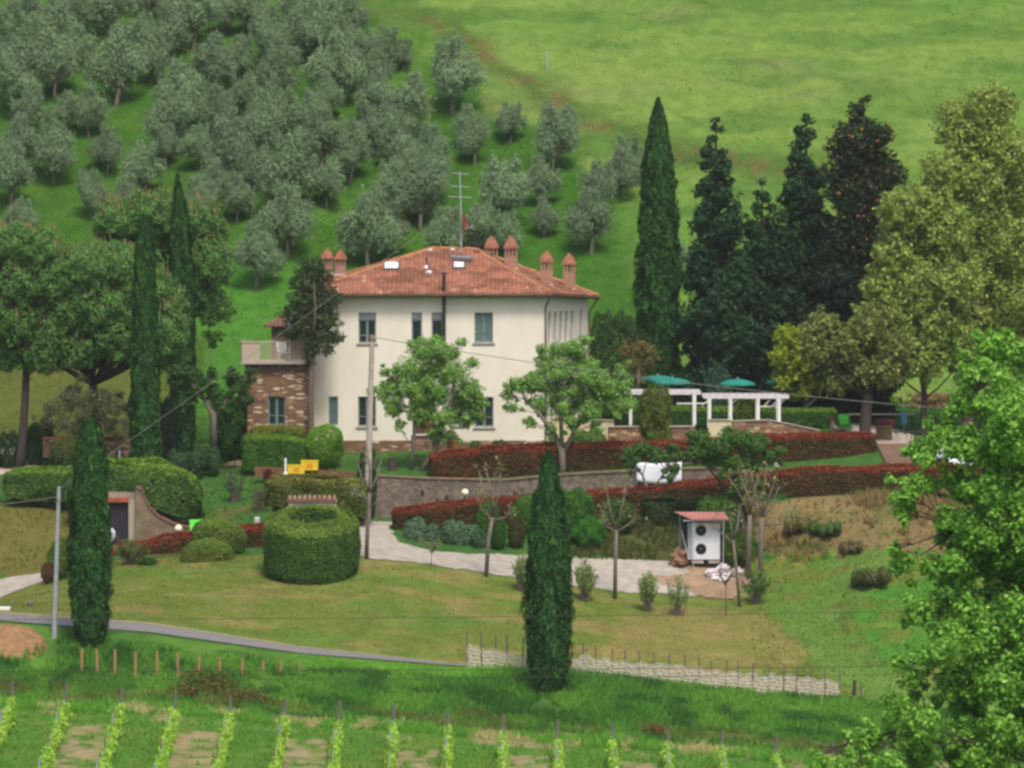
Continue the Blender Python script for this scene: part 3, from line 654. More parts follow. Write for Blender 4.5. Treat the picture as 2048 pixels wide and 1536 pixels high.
for (u, v) in ((861, 500), (905, 499), (935, 507)):
    c = P(u, v, 295.9); vt = MB(); vt.lathe(c - (0, 0, .05), [(.12, 0), (.13, .05), (.06, .1)], 8); vt.build("ridge_vent", MATS["lead_flashing"], roof)

def brick_mat():
    m, t, b = new_mat("chimney_brick"); n = t.nodes; l = t.links
    tc = n.new("ShaderNodeTexCoord"); mp = n.new("ShaderNodeMapping"); mp.inputs[2].default_value = (R(90), 0, 0)
    br = n.new("ShaderNodeTexBrick"); br.inputs["Scale"].default_value = 1; br.inputs["Brick Width"].default_value = .24; br.inputs["Row Height"].default_value = .07; br.inputs["Mortar Size"].default_value = .008
    br.inputs["Color1"].default_value = (*srgb(176, 120, 98), 1); br.inputs["Color2"].default_value = (*srgb(158, 108, 90), 1); br.inputs["Mortar"].default_value = (*srgb(184, 160, 142), 1)
    l.new(tc.outputs["Object"], mp.inputs[0]); l.new(mp.outputs[0], br.inputs["Vector"]); 
    no = n.new("ShaderNodeTexNoise"); no.inputs["Scale"].default_value = 5; l.new(tc.outputs["Object"], no.inputs["Vector"])
    mu = n.new("ShaderNodeMixRGB"); mu.blend_type = 'MULTIPLY'; mu.inputs[0].default_value = .5; l.new(br.outputs[0], mu.inputs[1]); l.new(no.outputs["Color"], mu.inputs[2])
    mu.inputs[0].default_value = .35
    l.new(mu.outputs[0], b.inputs["Base Color"]); b.inputs["Roughness"].default_value = .9
    return m
BRICK = brick_mat()
def chimney(u, vt, vb, Y, s=.62, label=None):
    if Y is None:
        n = np.cross(EC - EB, RR - EB); Y = (EB @ n) / (P(u, vb, 1.0) @ n)
    c = P(u, vb, Y); k = s / .62; top = HZ(vt, Y); zc = c[2]; Ht = top - zc; capz = top - .58 * k; oz0 = capz - .36 * k
    mb = MB(); x0, x1, y0, y1 = c[0] - s / 2, c[0] + s / 2, Y - s / 2, Y + s / 2
    mb.box(x0, x1, y0, y1, zc - .3, oz0)
    for i in (0, 1, 2, 3):       # brick posts between the smoke openings
        for j in (0, 1, 2, 3):
            if i in (0, 3) or j in (0, 3):
                px = x0 + .05 * k + (s - .1 * k) * i / 3; py = y0 + .05 * k + (s - .1 * k) * j / 3; mb.box(px - .045 * k, px + .045 * k, py - .045 * k, py + .045 * k, oz0, capz)
    mb.box(x0 + .16, x1 - .16, y0 + .16, y1 - .16, oz0, capz)
    ch = mb.build("chimney", BRICK, roof)
    if label: ch["label"] = label
    cp = MB(); r = s / 2 + .055; Q = [(-1, -1), (1, -1), (1, 1), (-1, 1)]; vs_ = []
    for rr, z in ((r, 0), (r * 1.0, .07), (r * .74, .28), (r * .4, .47), (.04, .6)):
        vs_ += [(c[0] + a * rr, Y + b * rr, capz + z * k) for a, b in Q]
    fs_ = [(0, 3, 2, 1), (16, 17, 18, 19)] + [(4 * i + j, 4 * i + (j + 1) % 4, 4 * i + 4 + (j + 1) % 4, 4 * i + 4 + j) for i in range(4) for j in range(4)]
    cp.add(vs_, fs_); cp.build("cap", mat("cap_tile", srgb(140, 92, 72), .85, 6, .3, .6) if "cap_tile" not in MATS else MATS["cap_tile"], ch)
    fl_ = MB(); fl_.box(x0 - .03, x1 + .03, y0 - .03, y1 + .03, zc - .12, zc + .03); fl_.build("flashing", mat("chimney_mortar", srgb(188, 166, 156), .9, 4, .15) if "chimney_mortar" not in MATS else MATS["chimney_mortar"], ch)
chimney(983, 473, 523, 295.8); chimney(1022, 474, 536, None, .6); chimney(1093, 502, 569, None, .58); chimney(1138, 507, 577, None, .58)
chimney(655, 498, 545, 298.0, .52); chimney(681, 500, 548, 297.0, .5)

# aerial mast on the ridge
mz = P(922, 505, 296.0); mast = thing("aerial_mast", "tall grey aerial mast with red dish standing on the roof ridge", "antenna", mz)
MB().tube([mz - (0, 0, .2), mz + (-.0, 0, 1.9), mz + (-.06, 0, 3.85)], [.05, .04, .03], 8).build("mast", STEEL, mast)
for v, w_ in ((347, .42), (373, .46), (394, .56)):
    c = P(920, v, 296.0); ar = MB(); ar.bar(c + (-w_, 0, .03), c + (w_, 0, -.03), .035, .035)
    for k in range(7):
        q = c + np.array((-w_ + 2 * w_ * k / 6, 0, .03 - .06 * k / 6)); ar.bar(q + (0, -.22, 0), q + (0, .22, 0), .012, .012)
    ar.build("aerial", STEEL, mast)
dc = P(926, 444, 295.9); ds_ = MB(); nr = 18
vs_ = [(0, 0, 0)]; fs_ = []
for i, (rr, dp_) in enumerate(((.16, .01), (.3, .04), (.4, .08))):
    for j in range(nr):
        t = 2 * math.pi * j / nr; vs_.append((dp_, rr * math.cos(t), rr * math.sin(t)))
fs_ = [(0, 1 + j, 1 + (j + 1) % nr) for j in range(nr)] + [(1 + i * nr + j, 1 + i * nr + (j + 1) % nr, 1 + (i + 1) * nr + (j + 1) % nr, 1 + (i + 1) * nr + j) for i in range(2) for j in range(nr)]
ca, sa = math.cos(.22), math.sin(.22); ct, st = math.cos(.16), math.sin(.16)
V_ = []
for x, y, z in vs_:
    x, z = x * ct + z * st * -1, x * st + z * ct; x, y = x * ca + y * sa, -x * sa + y * ca; V_.append((dc[0] + x, dc[1] + y, dc[2] + z))
dish = ds_.add(V_, fs_).build("dish", mat("dish_red", srgb(136, 58, 56), .5, 5, .12), mast)
sm_ = dish.modifiers.new("Solid", 'SOLIDIFY'); sm_.thickness = .02
arm = MB(); arm.bar(dc + (.06, 0, -.36), dc + (.42, 0, -.18), .025, .025); arm.bar(dc + (.42, 0, -.28), dc + (.45, 0, -.1), .05, .05); arm.build("feed_arm", STEEL, dish)

# ------------------------------------------------------------------ stone annex and roof terrace
YA = 288.6
ax0, ax1 = HX(495, YA), HX(618, YA); azt = HZ(741, YA); azb = HZ(905, YA)
annex = thing("stone_annex", "brown rubble stone annex with flat roof joined to the left of the cream house", "annex", ((ax0 + ax1) / 2, YA, azb))
am = MB(); aop = [(HX(536, YA) - ax0, HX(571, YA) - ax0, HZ(850, YA), HZ(793, YA))]
afp = wall_open(am, (ax0, YA), (ax1, YA), azb - .4, azt, aop); wall_open(am, (ax1, YA), (ax1, 294), azb - .4, azt, []); wall_open(am, (ax1, 294), (ax0 - .3, 294), azb - .4, azt, []); wall_open(am, (ax0 - .3, 294), (ax0, YA), azb - .4, azt, [])
am.build("wall", STONE, annex); window(annex, *afp, aop[0], frame=GREYB)
MB().box(ax0 + .4, ax1 - .3, YA + .4, 293.6, azb, azt - .02).build("interior", MATS["dark_room"], annex)
MB().box(ax0 - .12, ax1 + .05, YA - .08, 294.1, azt, azt + .3).build("parapet", mat("maroon_fascia", srgb(98, 70, 72), .7, 5, .2), annex)
MB().box(HX(482, YA) , ax1 + .1, YA - .35, 294.1, azt + .303, azt + .36).build("terrace_deck", CONC, annex)
for k in range(3):
    MB().bar((ax0 + .6 + k * .9, YA - .3, azt + .3), (ax0 + .6 + k * .9, YA - .02, azt + .02), .04, .04).build("bracket", STEEL, annex)
rl = MB(); x0 = HX(483, YA); zt = HZ(683, YA); zb = azt + .37; BE = mat("railing_paint", srgb(186, 170, 154), .6, 5, .08)
y0r = YA - .32
rl.bar((x0, y0r, zt), (ax1 + .05, y0r, zt), .05, .05); rl.bar((x0, y0r, zb + .04), (ax1 + .05, y0r, zb + .04), .05, .05)
xx = x0
while xx < ax1: rl.bar((xx, y0r, zb), (xx, y0r, zt), .035, .03); xx += .115
rl.bar((x0, y0r, zt), (x0, 293, zt), .05, .05); yy = y0r
while yy < 293: rl.bar((x0, yy, zb), (x0, yy, zt), .03, .03); yy += .14
rail = rl.build("railing", BE, annex)
MB().box(x0 + .02, HX(520, YA), y0r + .03, y0r + .045, zb + .06, zt - .03).build("windbreak_panel", mat("beige_cloth", srgb(184, 168, 152), .9, 4, .08), annex)
# things on the terrace
def plastic_chair(name, label, x, y, z, m, rz=0, group=None, s=1.0):
    t = thing(name, label, "chair", (x, y, z), group, rz); b = MB()
    b.box(-.24 * s, .24 * s, -.24 * s, .22 * s, .40 * s, .44 * s); b.build("seat", m, t, local=True, bevel=.01)
    b = MB(); b.bar((-.2 * s, .24 * s, .42 * s), (-.2 * s, .32 * s, .9 * s), .06 * s, .03); b.bar((.2 * s, .24 * s, .42 * s), (.2 * s, .32 * s, .9 * s), .06 * s, .03)
    for k in range(4): b.bar((-.2 * s, .27 * s + k * .012, (.52 + .11 * k) * s), (.2 * s, .27 * s + k * .012, (.52 + .11 * k) * s), .02, .07 * s)
    b.build("backrest", m, t, local=True)
    for sx in (-1, 1):
        for sy in (-1, 1): MB().tube([(sx * .21 * s, sy * .2 * s, .41 * s), (sx * .25 * s, sy * .25 * s, 0)], [.025, .018], 6).build("leg", m, t, local=True)
        b = MB(); b.bar((sx * .25 * s, -.2 * s, .63 * s), (sx * .23 * s, .27 * s, .66 * s), .05 * s, .03); b.bar((sx * .25 * s, -.19 * s, .42 * s), (sx * .25 * s, -.19 * s, .62 * s), .04, .04); b.build("armrest", m, t, local=True)
    return t
WPL = mat("white_plastic", srgb(225, 225, 230), .4, 5, .04)
plastic_chair("garden_chair", "white plastic chair behind the railing of the stone annex terrace", HX(566, 290), 290.2, azt + .36, WPL, .3)
cb = thing("closed_parasol", "furled pale blue parasol behind the small dark conifer on the annex terrace", "parasol", (HX(579, 290), 290.6, azt + .36))
b = MB(); b.tube([(0, 0, 0), (0, 0, 2.3)], .02, 8); b.build("pole", STEEL, cb, local=True)
b = MB(); b.tube([(0, 0, 1.15), (0, 0, 1.3), (0, 0, 1.8), (0, 0, 2.2), (0, 0, 2.3)], [.09, .13, .1, .06, .02], 10); b.build("canopy", mat("pale_blue_cloth", srgb(190, 215, 228), .8, 5, .08), cb, local=True)
b = MB(); b.lathe((0, 0, 0), [(.24, 0), (.24, .07), (.05, .1), (.04, .3)], 14); b.build("base", CONC, cb, local=True)
# tiled lean-to roof seen behind the annex, left of the house
sh = P(530, 652, 301); lt = thing("shed", "low shed with faded brown tiled roof on the grass behind the annex", "shed", (sh[0] + 1.3, 301, gz(sh[0] + 1.3, 301)))
g0 = gz(sh[0] + 1.3, 301)
b = MB(); b.box(sh[0] + .3, sh[0] + 2.6, 301.2, 303.4, g0 - .3, sh[2] + .1); b.build("wall", WALLB, lt)
v_, f_, c_ = roof_plane(np.array((sh[0] - .2, 300.8, sh[2] - .05)), np.array((sh[0] + 3.0, 300.8, sh[2] + .02)), np.array((sh[0] + 1.5, 303, sh[2] + .95)), np.array((sh[0] + 3.0, 303, sh[2] + .95)), seed=9)
me = np_mesh("roof", v_ - woff(lt), f_, np.clip(c_ * .2 + np.array(srgb(122, 100, 92)) * .7, 0, 1)); link_mesh("roof", me, ROOF, lt)

# ------------------------------------------------------------------ trees
def limb(mb, p, q, r0, r1, rng, bend=.12, n=5, sides=6):
    p = np.array(p, float); q = np.array(q, float); Lq = np.linalg.norm(q - p); off = rng.normal(size=3) * bend * Lq; off[2] *= .3
    pts = [p + (q - p) * t + off * math.sin(math.pi * t) for t in np.linspace(0, 1, n)]
    mb.tube(pts, list(np.linspace(r0, r1, n)), sides); return pts
def tree_with_clumps(name, label, cat, base, cl, n, size, cols, m=LEAF, bark=BARK, r=.14, fork=.35, seed=1, group=None, limbs=True, lean=(0, 0), **kw):
    """base in world metres; clumps (x, y, z, rx, ry, rz) relative to the base"""
    rng = np.random.default_rng(seed); t = thing(name, label, cat, base, group)
    cl = np.array(cl, float); top = cl[:, 2].max(); fz = top * fork; mb = MB()
    f = np.array((lean[0], lean[1], fz)); pts = limb(mb, (0, 0, -.3), f, r, r * .75, rng, .03, 5, 8)
    if limbs:
        for c in cl:
            p0 = f + (c[:3] - f) * 0; p0 = np.array((f[0], f[1], fz * (0.85 + .15 * rng.random())))
            limb(mb, p0, c[:3], r * .5, r * .1, rng, .1)
            for k in range(2): limb(mb, p0 + (c[:3] - p0) * .6, c[:3] + rng.normal(size=3) * c[3:6] * .5, r * .2, r * .05, rng, .1, 3, 4)
    mb.build("trunk", bark, t, local=True, smooth=True)
    foliage("crown", cl, n, size, cols, m, t, rng, **kw)
    return t
def copy_tree(root, loc, rz=0, s=1.0, label=None, group=None):
    r = root.copy(); COL.objects.link(r); r.location = tuple(float(c) for c in loc); r.rotation_euler = (0, 0, rz); r.scale = (s, s, s)
    if label: r["label"] = label
    if group: r["group"] = group
    for ch in root.children:
        c = ch.copy(); COL.objects.link(c); c.parent = r
        for g in ch.children:
            d = g.copy(); COL.objects.link(d); d.parent = c
    return r
def ordinal(n):
    w_ = "first second third fourth fifth sixth seventh eighth ninth tenth eleventh twelfth thirteenth fourteenth fifteenth sixteenth seventeenth eighteenth".split()
    return w_[n] if n < len(w_) else "number %d" % (n + 1)

# olives: eight shapes shared by the grove
OLC = [srgb(136, 160, 118), srgb(124, 150, 108), srgb(148, 170, 132), srgb(112, 140, 96)]
def olive_shape(i):
    rng = np.random.default_rng(100 + i); cl = []
    nb = 13
    for k in range(nb):
        a = rng.uniform(0, 2 * math.pi); rr = rng.uniform(.1, 1.0); z = 1.25 + 1.25 * rng.random() * (1.1 - .5 * rr)
        q = rng.uniform(.42, .68); cl.append((rr * math.cos(a) * 1.05, rr * math.sin(a) * 1.05, z, q, q, q * rng.uniform(.85, 1.25)))
    cl.append((0, 0, 2.0, .8, .8, .8))
    for k in range(5):
        a = rng.uniform(0, 2 * math.pi); rr = rng.uniform(0, .8); cl.append((rr * math.cos(a), rr * math.sin(a), 2.6 + .3 * rng.random(), .22, .22, .42))
    t = tree_with_clumps("olive_tree", "olive", "olive tree", (0, 0, 0), cl, 8200, .064, OLC, m=OLEAF, bark=BARKG, r=.11, fork=.3, seed=200 + i,
                         shell=.3, lump=.4, aspect=2.6, upb=.7, rnd=.7, var=.07, up=.8, cull=.3, lean=(rng.normal() * .12, rng.normal() * .1))
    return t
OL = [olive_shape(i) for i in range(8)]
olives = [(20,50,70),(60,22,60),(105,62,95),(160,38,85),(215,25,110),(155,95,85),(300,-2,70),(385,38,115),(450,30,70),(345,78,85),(285,62,70),(65,140,110),(25,178,110),
 (230,150,120),(300,122,85),(425,140,100),(480,115,80),(180,228,85),(360,200,115),(345,262,100),(40,305,90),(110,312,95),(20,360,100),(215,308,70),(282,345,90),(330,300,60),
 (455,332,100),(180,398,65),(110,145,90),(500,25,90),(535,85,90),(560,115,80),(595,80,90),(612,55,80),(650,45,110),(690,30,85),(490,190,85),(570,235,90),(622,225,80),(668,150,110),
 (722,135,85),(770,98,80),(808,110,55),(745,150,80),(905,165,112),(752,210,80),(826,222,110),(785,255,85),(748,272,70),(520,270,100),(640,290,105),(700,315,90),(575,362,120),(655,370,85),
 (860,310,95),(820,345,90),(790,300,80),(940,262,60),(950,292,65),(510,345,80),(470,400,80),(575,450,115),(735,478,115),(775,468,85),(845,400,110),(790,395,95),(868,352,90),(512,520,105),
 (1020,245,70),(1105,290,105),(1140,262,60),(1008,390,120),(1082,365,80),(1180,445,112),(1200,378,80),(1245,350,85),(960,470,90),(890,480,85),(1262,330,70),(40,440,70),
 (430,385,85),(400,300,75),(430,230,90),(545,180,90),(15,110,70),(395,420,80),(590,20,90),(340,20,80),(700,90,80),(250,420,80),(130,230,70),(60,230,70),(655,190,80),(1010,470,80),(1090,440,60),(1345,510,70),(1410,520,70),(1140,120,1)]
olives = [o for o in olives if o[2] > 10]
rngo = np.random.default_rng(77); pos = []
for (u, v, w_) in olives:
    vb = v + .50 * w_ + 6; b = hit(u, vb, 306); s = w_ / (F / b[1]) / 2.6; pos.append((u, vb, b, s))
pos.sort(key=lambda t: t[1]); rows = {}
for p in pos: rows.setdefault(int((p[1] - pos[0][1]) // 62), []).append(p)
k = 0
for r_i, r_k in enumerate(sorted(rows)):
    rw = sorted(rows[r_k], key=lambda t: t[0])
    for j, (u, vb, b, s) in enumerate(rw):
        lab = "grey-green olive tree, %s from the left in the %s row down the hillside" % (ordinal(j), ordinal(r_i))
        src = OL[k % 8]; sx = s * rngo.uniform(.97, 1.1)
        if k < 8:
            o = src; o.location = tuple(b - np.array((0, 0, .15))); o.scale = (sx, sx, sx * 1.12); o.rotation_euler.z = rngo.uniform(0, 6.28); o["label"] = lab; o["group"] = "olive trees on the hillside"
        else:
            o = copy_tree(src, b - np.array((0, 0, .15)), rngo.uniform(0, 6.28), sx, lab, "olive trees on the hillside"); o.scale.z = sx * rngo.uniform(1.0, 1.25)
        k += 1

# columns: Italian cypress
CYC = [srgb(48, 90, 40), srgb(38, 74, 34), srgb(64, 108, 46), srgb(44, 82, 34)]
def cypress(label, u, vtop, vbase, Y, wpx, seed, prof, n=9000, cols=CYC, lean=0.0, size=.10, group="tall narrow cypresses", lum=.10):
    rng = np.random.default_rng(seed); b = at(u, Y) ; zb = min(b[2], HZ(vbase, Y)); b[2] = zb; H = HZ(vtop, Y) - zb; Rm = wpx / (F / Y) / 2
    t = thing("cypress", label, "cypress", b, group)
    mb = MB(); mb.tube([(0, 0, -.3), (0, 0, H * .5), (lean * .8, 0, H * .93)], [Rm * .22, Rm * .14, .02], 8); mb.build("trunk", BARK, t, local=True)
    n = int(n * LN); size = size * LS
    z = H * (rng.random(n) ** .92); tt = z / H; a = rng.uniform(0, 2 * math.pi, n)
    pr = np.interp(tt, [p[0] for p in prof], [p[1] for p in prof]) * Rm
    bump = 1 + lum * np.sin(a * 5 + z * 1.1 + seed) + lum * .8 * np.sin(a * 9 - z * 2.3) + .05 * rng.normal(size=n)
    bump = bump + .24 * (vnoise(a * 3.5 + 10, z * 1.8, seed) - .5) * 2 + .10 * (rng.random(n) < .06)
    rr = pr * bump * (1 - .28 * rng.random(n) ** 2); cx = lean * tt ** 2
    C = np.stack([rr * np.cos(a) + cx, rr * np.sin(a), z + .02], 1)
    N = np.stack([np.cos(a), np.sin(a), .25 + 0 * a], 1) + .55 * rng.normal(size=(n, 3))
    cc = palette(n, rng, cols, .2); cc *= (1 + .35 * (vnoise(a * 3, z * 1.6, seed + 3) - .5))[:, None]
    V, Fc, c4 = leaf_arrays(C, N, size * (1 + .35 * rng.normal(size=n)).clip(.5, 2.2), cc, rng, 3.2, up=1.2)
    link_mesh("crown", np_mesh("crown", V, Fc, c4.clip(.003, .9)), NEEDLE, t)
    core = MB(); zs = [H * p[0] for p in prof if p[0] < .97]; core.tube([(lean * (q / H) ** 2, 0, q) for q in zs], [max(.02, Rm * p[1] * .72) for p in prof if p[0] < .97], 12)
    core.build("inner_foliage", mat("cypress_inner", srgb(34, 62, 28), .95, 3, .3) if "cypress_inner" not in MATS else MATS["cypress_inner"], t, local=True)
    return t
PSP = [(0, .55), (.05, .8), (.2, .98), (.4, 1), (.6, .93), (.8, .7), (.9, .48), (.97, .2), (1, .04)]
PFAT = [(0, .35), (.04, .6), (.12, .88), (.3, 1), (.5, .97), (.65, .82), (.8, .6), (.9, .4), (.97, .2), (1, .05)]
PBL = [(0, .4), (.05, .75), (.15, .95), (.35, 1), (.55, .9), (.75, .78), (.9, .62), (.96, .5), (1, .2)]
PTW = [(0, .8), (.1, .95), (.3, 1), (.5, .9), (.7, .75), (.85, .62), (.93, .5), (.98, .3), (1, .05)]
cypress("blunt-topped dark green cypress on the roadside bank beside the grey lamp post", 180, 843, 1268, 248.6, 76, 301, PBL, 15000)
cypress("dark green cypress standing alone on the bank beside the white net fence", 1097, 905, 1372, 247.7, 84, 302, PFAT, 17000)
cypress("tall narrow cypress between the spreading pines, reaching down to the ivy hedge", 290, 440, 925, 284.5, 56, 303, PTW, 17000, size=.11)
cypress("slender pointed cypress behind the pruned tree left of the annex", 366, 352, 892, 297, 47, 304, [(0, .9), (.3, 1), (.6, .95), (.8, .75), (.9, .5), (1, .05)], 17000, lean=-.25, size=.11)
cypress("tall pointed cypress on the grass right of the farmhouse", 1316, 200, 745, 303, 78, 305, PSP, 22000, size=.12)

# dark conifers behind the umbrellas
def conifer(label, u, vtop, vbase, Y, wpx, seed, cols, tiers=30, n=15000, prof=None, size=.15, cone=None, name="conifer", cat="conifer", trunk_from=.0, group="dark conifers behind the terrace"):
    rng = np.random.default_rng(seed); b = at(u, Y); b[2] = min(b[2], HZ(vbase, Y)); H = HZ(vtop, Y) - b[2]; Rm = wpx / (F / Y) / 2
    t = thing(name, label, cat, b, group); mb = MB(); mb.tube([(0, 0, -.3), (0, 0, H * .6), (0, 0, H * .97)], [Rm * .12, Rm * .07, .02], 8)
    cl = []
    for k in range(tiers):
        q = k / (tiers - 1); z = H * (trunk_from + (1 - trunk_from) * (.04 + .93 * q)); rad = Rm * np.interp(q, *zip(*(prof or [(0, .9), (.3, 1), (.6, .62), (.85, .3), (1, .06)])))
        m_ = max(1, int(2 + rad * 3.2)) if rad > .35 else 1
        for j in range(m_):
            a = rng.uniform(0, 2 * math.pi); rr = rad * rng.uniform(.35, .85) if m_ > 1 else 0; s = max(.17, rad * rng.uniform(.26, .46))
            cl.append((rr * math.cos(a), rr * math.sin(a), z + rng.normal() * .45 * (1 - .7 * q) - rr * .2, s * 1.05, s * 1.05, s * .95))
            if m_ > 1: limb(mb, (0, 0, z - .1), cl[-1][:3], Rm * .03, .01, rng, .05, 3, 4)
    mb.build("trunk", BARKD, t, local=True)
    foliage("crown", cl, n, size, cols, NEEDLE, t, rng, shell=.5, lump=.35, aspect=2.6, upb=.3, rnd=.7, cull=.4, var=.22, sv=.35)
    if cone:
        C, D = clump_points([c for c in cl if c[2] > H * .52], cone, rng, 1.0, .1, .7); D[:, 2] = abs(D[:, 2])
        V, Fc, c4 = leaf_arrays(C + D * .03, D + .3 * rng.normal(size=D.shape), .16, palette(len(C), rng, [srgb(132, 96, 64), srgb(112, 80, 54)], .15), rng, 1.4, up=1)
        link_mesh("cones", np_mesh("cones", V, Fc, c4), NEEDLE, t)["kind"] = "stuff"
    return t
DKC = [srgb(42, 74, 44), srgb(34, 62, 40), srgb(54, 86, 48), srgb(44, 74, 50)]
conifer("tall dark conifer with drooping tiers, next right of the pointed cypress", 1432, 216, 752, 302, 176, 401, DKC, prof=[(0, .8), (.25, .95), (.45, .8), (.6, .62), (.8, .42), (.92, .3), (1, .1)], n=26000)
conifer("shorter dark conifer squeezed between two taller ones behind the umbrellas", 1524, 352, 756, 304, 160, 402, DKC, prof=[(0, .9), (.3, 1), (.6, .75), (.85, .45), (1, .12)], n=22000)
conifer("slim dark spire conifer left of the brown-coned tree", 1612, 208, 756, 305, 165, 403, DKC, prof=[(0, .9), (.3, 1), (.5, .8), (.7, .6), (.87, .42), (.95, .3), (1, .1)], n=26000)
conifer("ragged dark conifer with rusty brown cones near its top", 1728, 176, 790, 302, 200, 404, [srgb(40, 62, 36), srgb(34, 52, 32), srgb(62, 60, 40), srgb(46, 70, 40)], prof=[(0, .8), (.3, .9), (.55, .85), (.7, .8), (.82, .75), (.9, .55), (.96, .3), (1, .15)], n=26000, cone=360)
conifer("dark shaggy evergreen mass under the yellow-green tree", 1680, 560, 812, 299, 230, 405, [srgb(28, 48, 30), srgb(36, 60, 34), srgb(24, 40, 28)], tiers=8, prof=[(0, .6), (.3, 1), (.7, .8), (1, .5)], n=15000, trunk_from=.25, size=.16)  # shade inside the big tree's lower crown, put into very dark leaves
# the small conifer in front of the annex corner
cn = at(624, 288.0); cn[2] = HZ(905, 288)
cl = [(-.35, 0, 7.8, .8, .7, .75), (.35, .1, 8.1, .7, .6, .6), (0, 0, 8.6, .7, .6, .45), (.75, 0, 7.1, .75, .6, .65), (-.1, 0, 7.0, .95, .7, .7), (-.75, 0, 6.4, .75, .6, .5), (.2, 0, 6.2, .8, .6, .55), (.75, 0, 6.1, .6, .5, .6), (-.5, 0, 5.7, .75, .6, .45), (.5, 0, 5.4, .7, .5, .5), (1.05, 0, 5.25, .5, .4, .28), (-.9, 0, 5.5, .5, .4, .35), (0, 0, 4.9, .35, .35, .7), (-1.0, 0, 6.6, .35, .3, .3), (.75, 0, 4.75, .3, .25, .3), (-.1, 0, 4.3, .22, .22, .4)]
tree_with_clumps("conifer", "small dark conifer with bare grey trunk in front of the annex corner", "conifer", cn, cl, 7600, .085, [srgb(60, 86, 50), srgb(48, 72, 44), srgb(78, 98, 58), srgb(72, 76, 48)], m=NEEDLE, bark=BARK, r=.15, fork=.62, seed=410, shell=.45, lump=.4, aspect=2.6, cull=.4, sv=.4)

# umbrella pines
PNC = [srgb(94, 136, 66), srgb(80, 122, 60), srgb(110, 152, 78), srgb(68, 106, 54)]
def pine(label, ub, vb, Y, blobs, seed, n=20000, forkv=None, lean=0.0, bark=BARKD, r=.3, cand=480, group="umbrella pines by the drive"):
    rng = np.random.default_rng(seed); b = at(ub, Y); b[2] = min(b[2], HZ(vb, Y)); k = F / Y
    t = thing("umbrella_pine", label, "pine", b, group); cl = []
    for (u, v, ru, rv) in blobs:
        for j in range(3):
            cl.append(((u - 1024) / k - b[0] + rng.normal() * .12, (j - 1) * ru / k * .8 + rng.normal() * .3, HZ(v, Y) - b[2] + rng.normal() * .15 - .25 * abs(j - 1), ru / k, ru / k, rv / k))
    f = np.array((HX(ub, Y) + lean - b[0], 0, HZ(forkv, Y) - b[2])); mb = MB(); limb(mb, (0, 0, -.3), f, r, r * .75, rng, .02, 6, 10)
    for c in cl:
        c = np.array(c[:3]); limb(mb, f, c - (0, 0, .2), r * .26, .03, rng, .09, 6, 6)
        limb(mb, f + (c - f) * .5, c + rng.normal(size=3) * .6, r * .16, .02, rng, .1, 4, 5)
    mb.build("trunk", bark, t, local=True, smooth=True)
    foliage("crown", cl, int(n * 1.7), .095, PNC, NEEDLE, t, rng, shell=.6, lump=.3, aspect=2.4, upb=.55, rnd=.6, cull=.6, var=.2, up=.3)
    C, D = clump_points(cl, cand * 3, rng, 1.0, .3, .8); q = D[:, 2] > .35; C = C[q][:cand]; D = D[q][:cand]
    V = []; Fq = []; cc = []
    for c in C:                  # upright pale new shoots
        h_ = .24 * rng.uniform(.6, 1.3); w_ = .022; n0 = len(V); V += [c + (-w_, 0, -.02), c + (w_, 0, -.02), c + (w_ * .5, 0, h_), c + (-w_ * .5, 0, h_), c + (0, -w_, -.02), c + (0, w_, -.02), c + (0, w_ * .5, h_), c + (0, -w_ * .5, h_)]
        Fq += [(n0, n0 + 1, n0 + 2, n0 + 3), (n0 + 4, n0 + 5, n0 + 6, n0 + 7)]; cc += [palette(1, rng, [srgb(172, 150, 106), srgb(156, 140, 98)], .12)[0]] * 8
    link_mesh("shoots", np_mesh("shoots", np.array(V), np.array(Fq), np.array(cc)), LEAF, t)["kind"] = "stuff"
    return t
pine("broad umbrella pine with spread limbs and dark trunk left of the tall cypress", 190, 862, 292,
     [(190, 520, 75, 34), (255, 515, 60, 32), (120, 560, 55, 36), (150, 610, 55, 45), (215, 590, 70, 55), (290, 570, 60, 45), (330, 610, 45, 45), (110, 650, 42, 45), (165, 690, 48, 36), (240, 670, 60, 48), (310, 680, 55, 45), (345, 660, 28, 40), (90, 700, 34, 34)], 501, 26000, 770, lean=-.1, r=.26)
pine("umbrella pine with leaning dark trunk nearest the gravel yard", 38, 866, 292,
     [(20, 470, 60, 35), (75, 490, 45, 33), (110, 520, 32, 30), (-30, 500, 50, 45), (30, 540, 55, 45), (85, 580, 35, 40), (-20, 610, 60, 50), (40, 640, 50, 45), (65, 690, 28, 34), (10, 700, 35, 34), (-60, 570, 60, 60)], 502, 20000, 725, lean=.35, r=.22)
pine("umbrella pine standing behind the slender cypress, topped with tan shoots", 352, 900, 299,
     [(240, 425, 50, 30), (300, 412, 55, 30), (350, 420, 45, 30), (400, 430, 42, 34), (430, 465, 28, 36), (215, 450, 26, 22), (420, 520, 42, 44), (390, 570, 38, 38), (425, 600, 28, 32), (400, 480, 40, 35), (300, 460, 60, 30)], 503, 18000, 640, lean=0, r=.2)

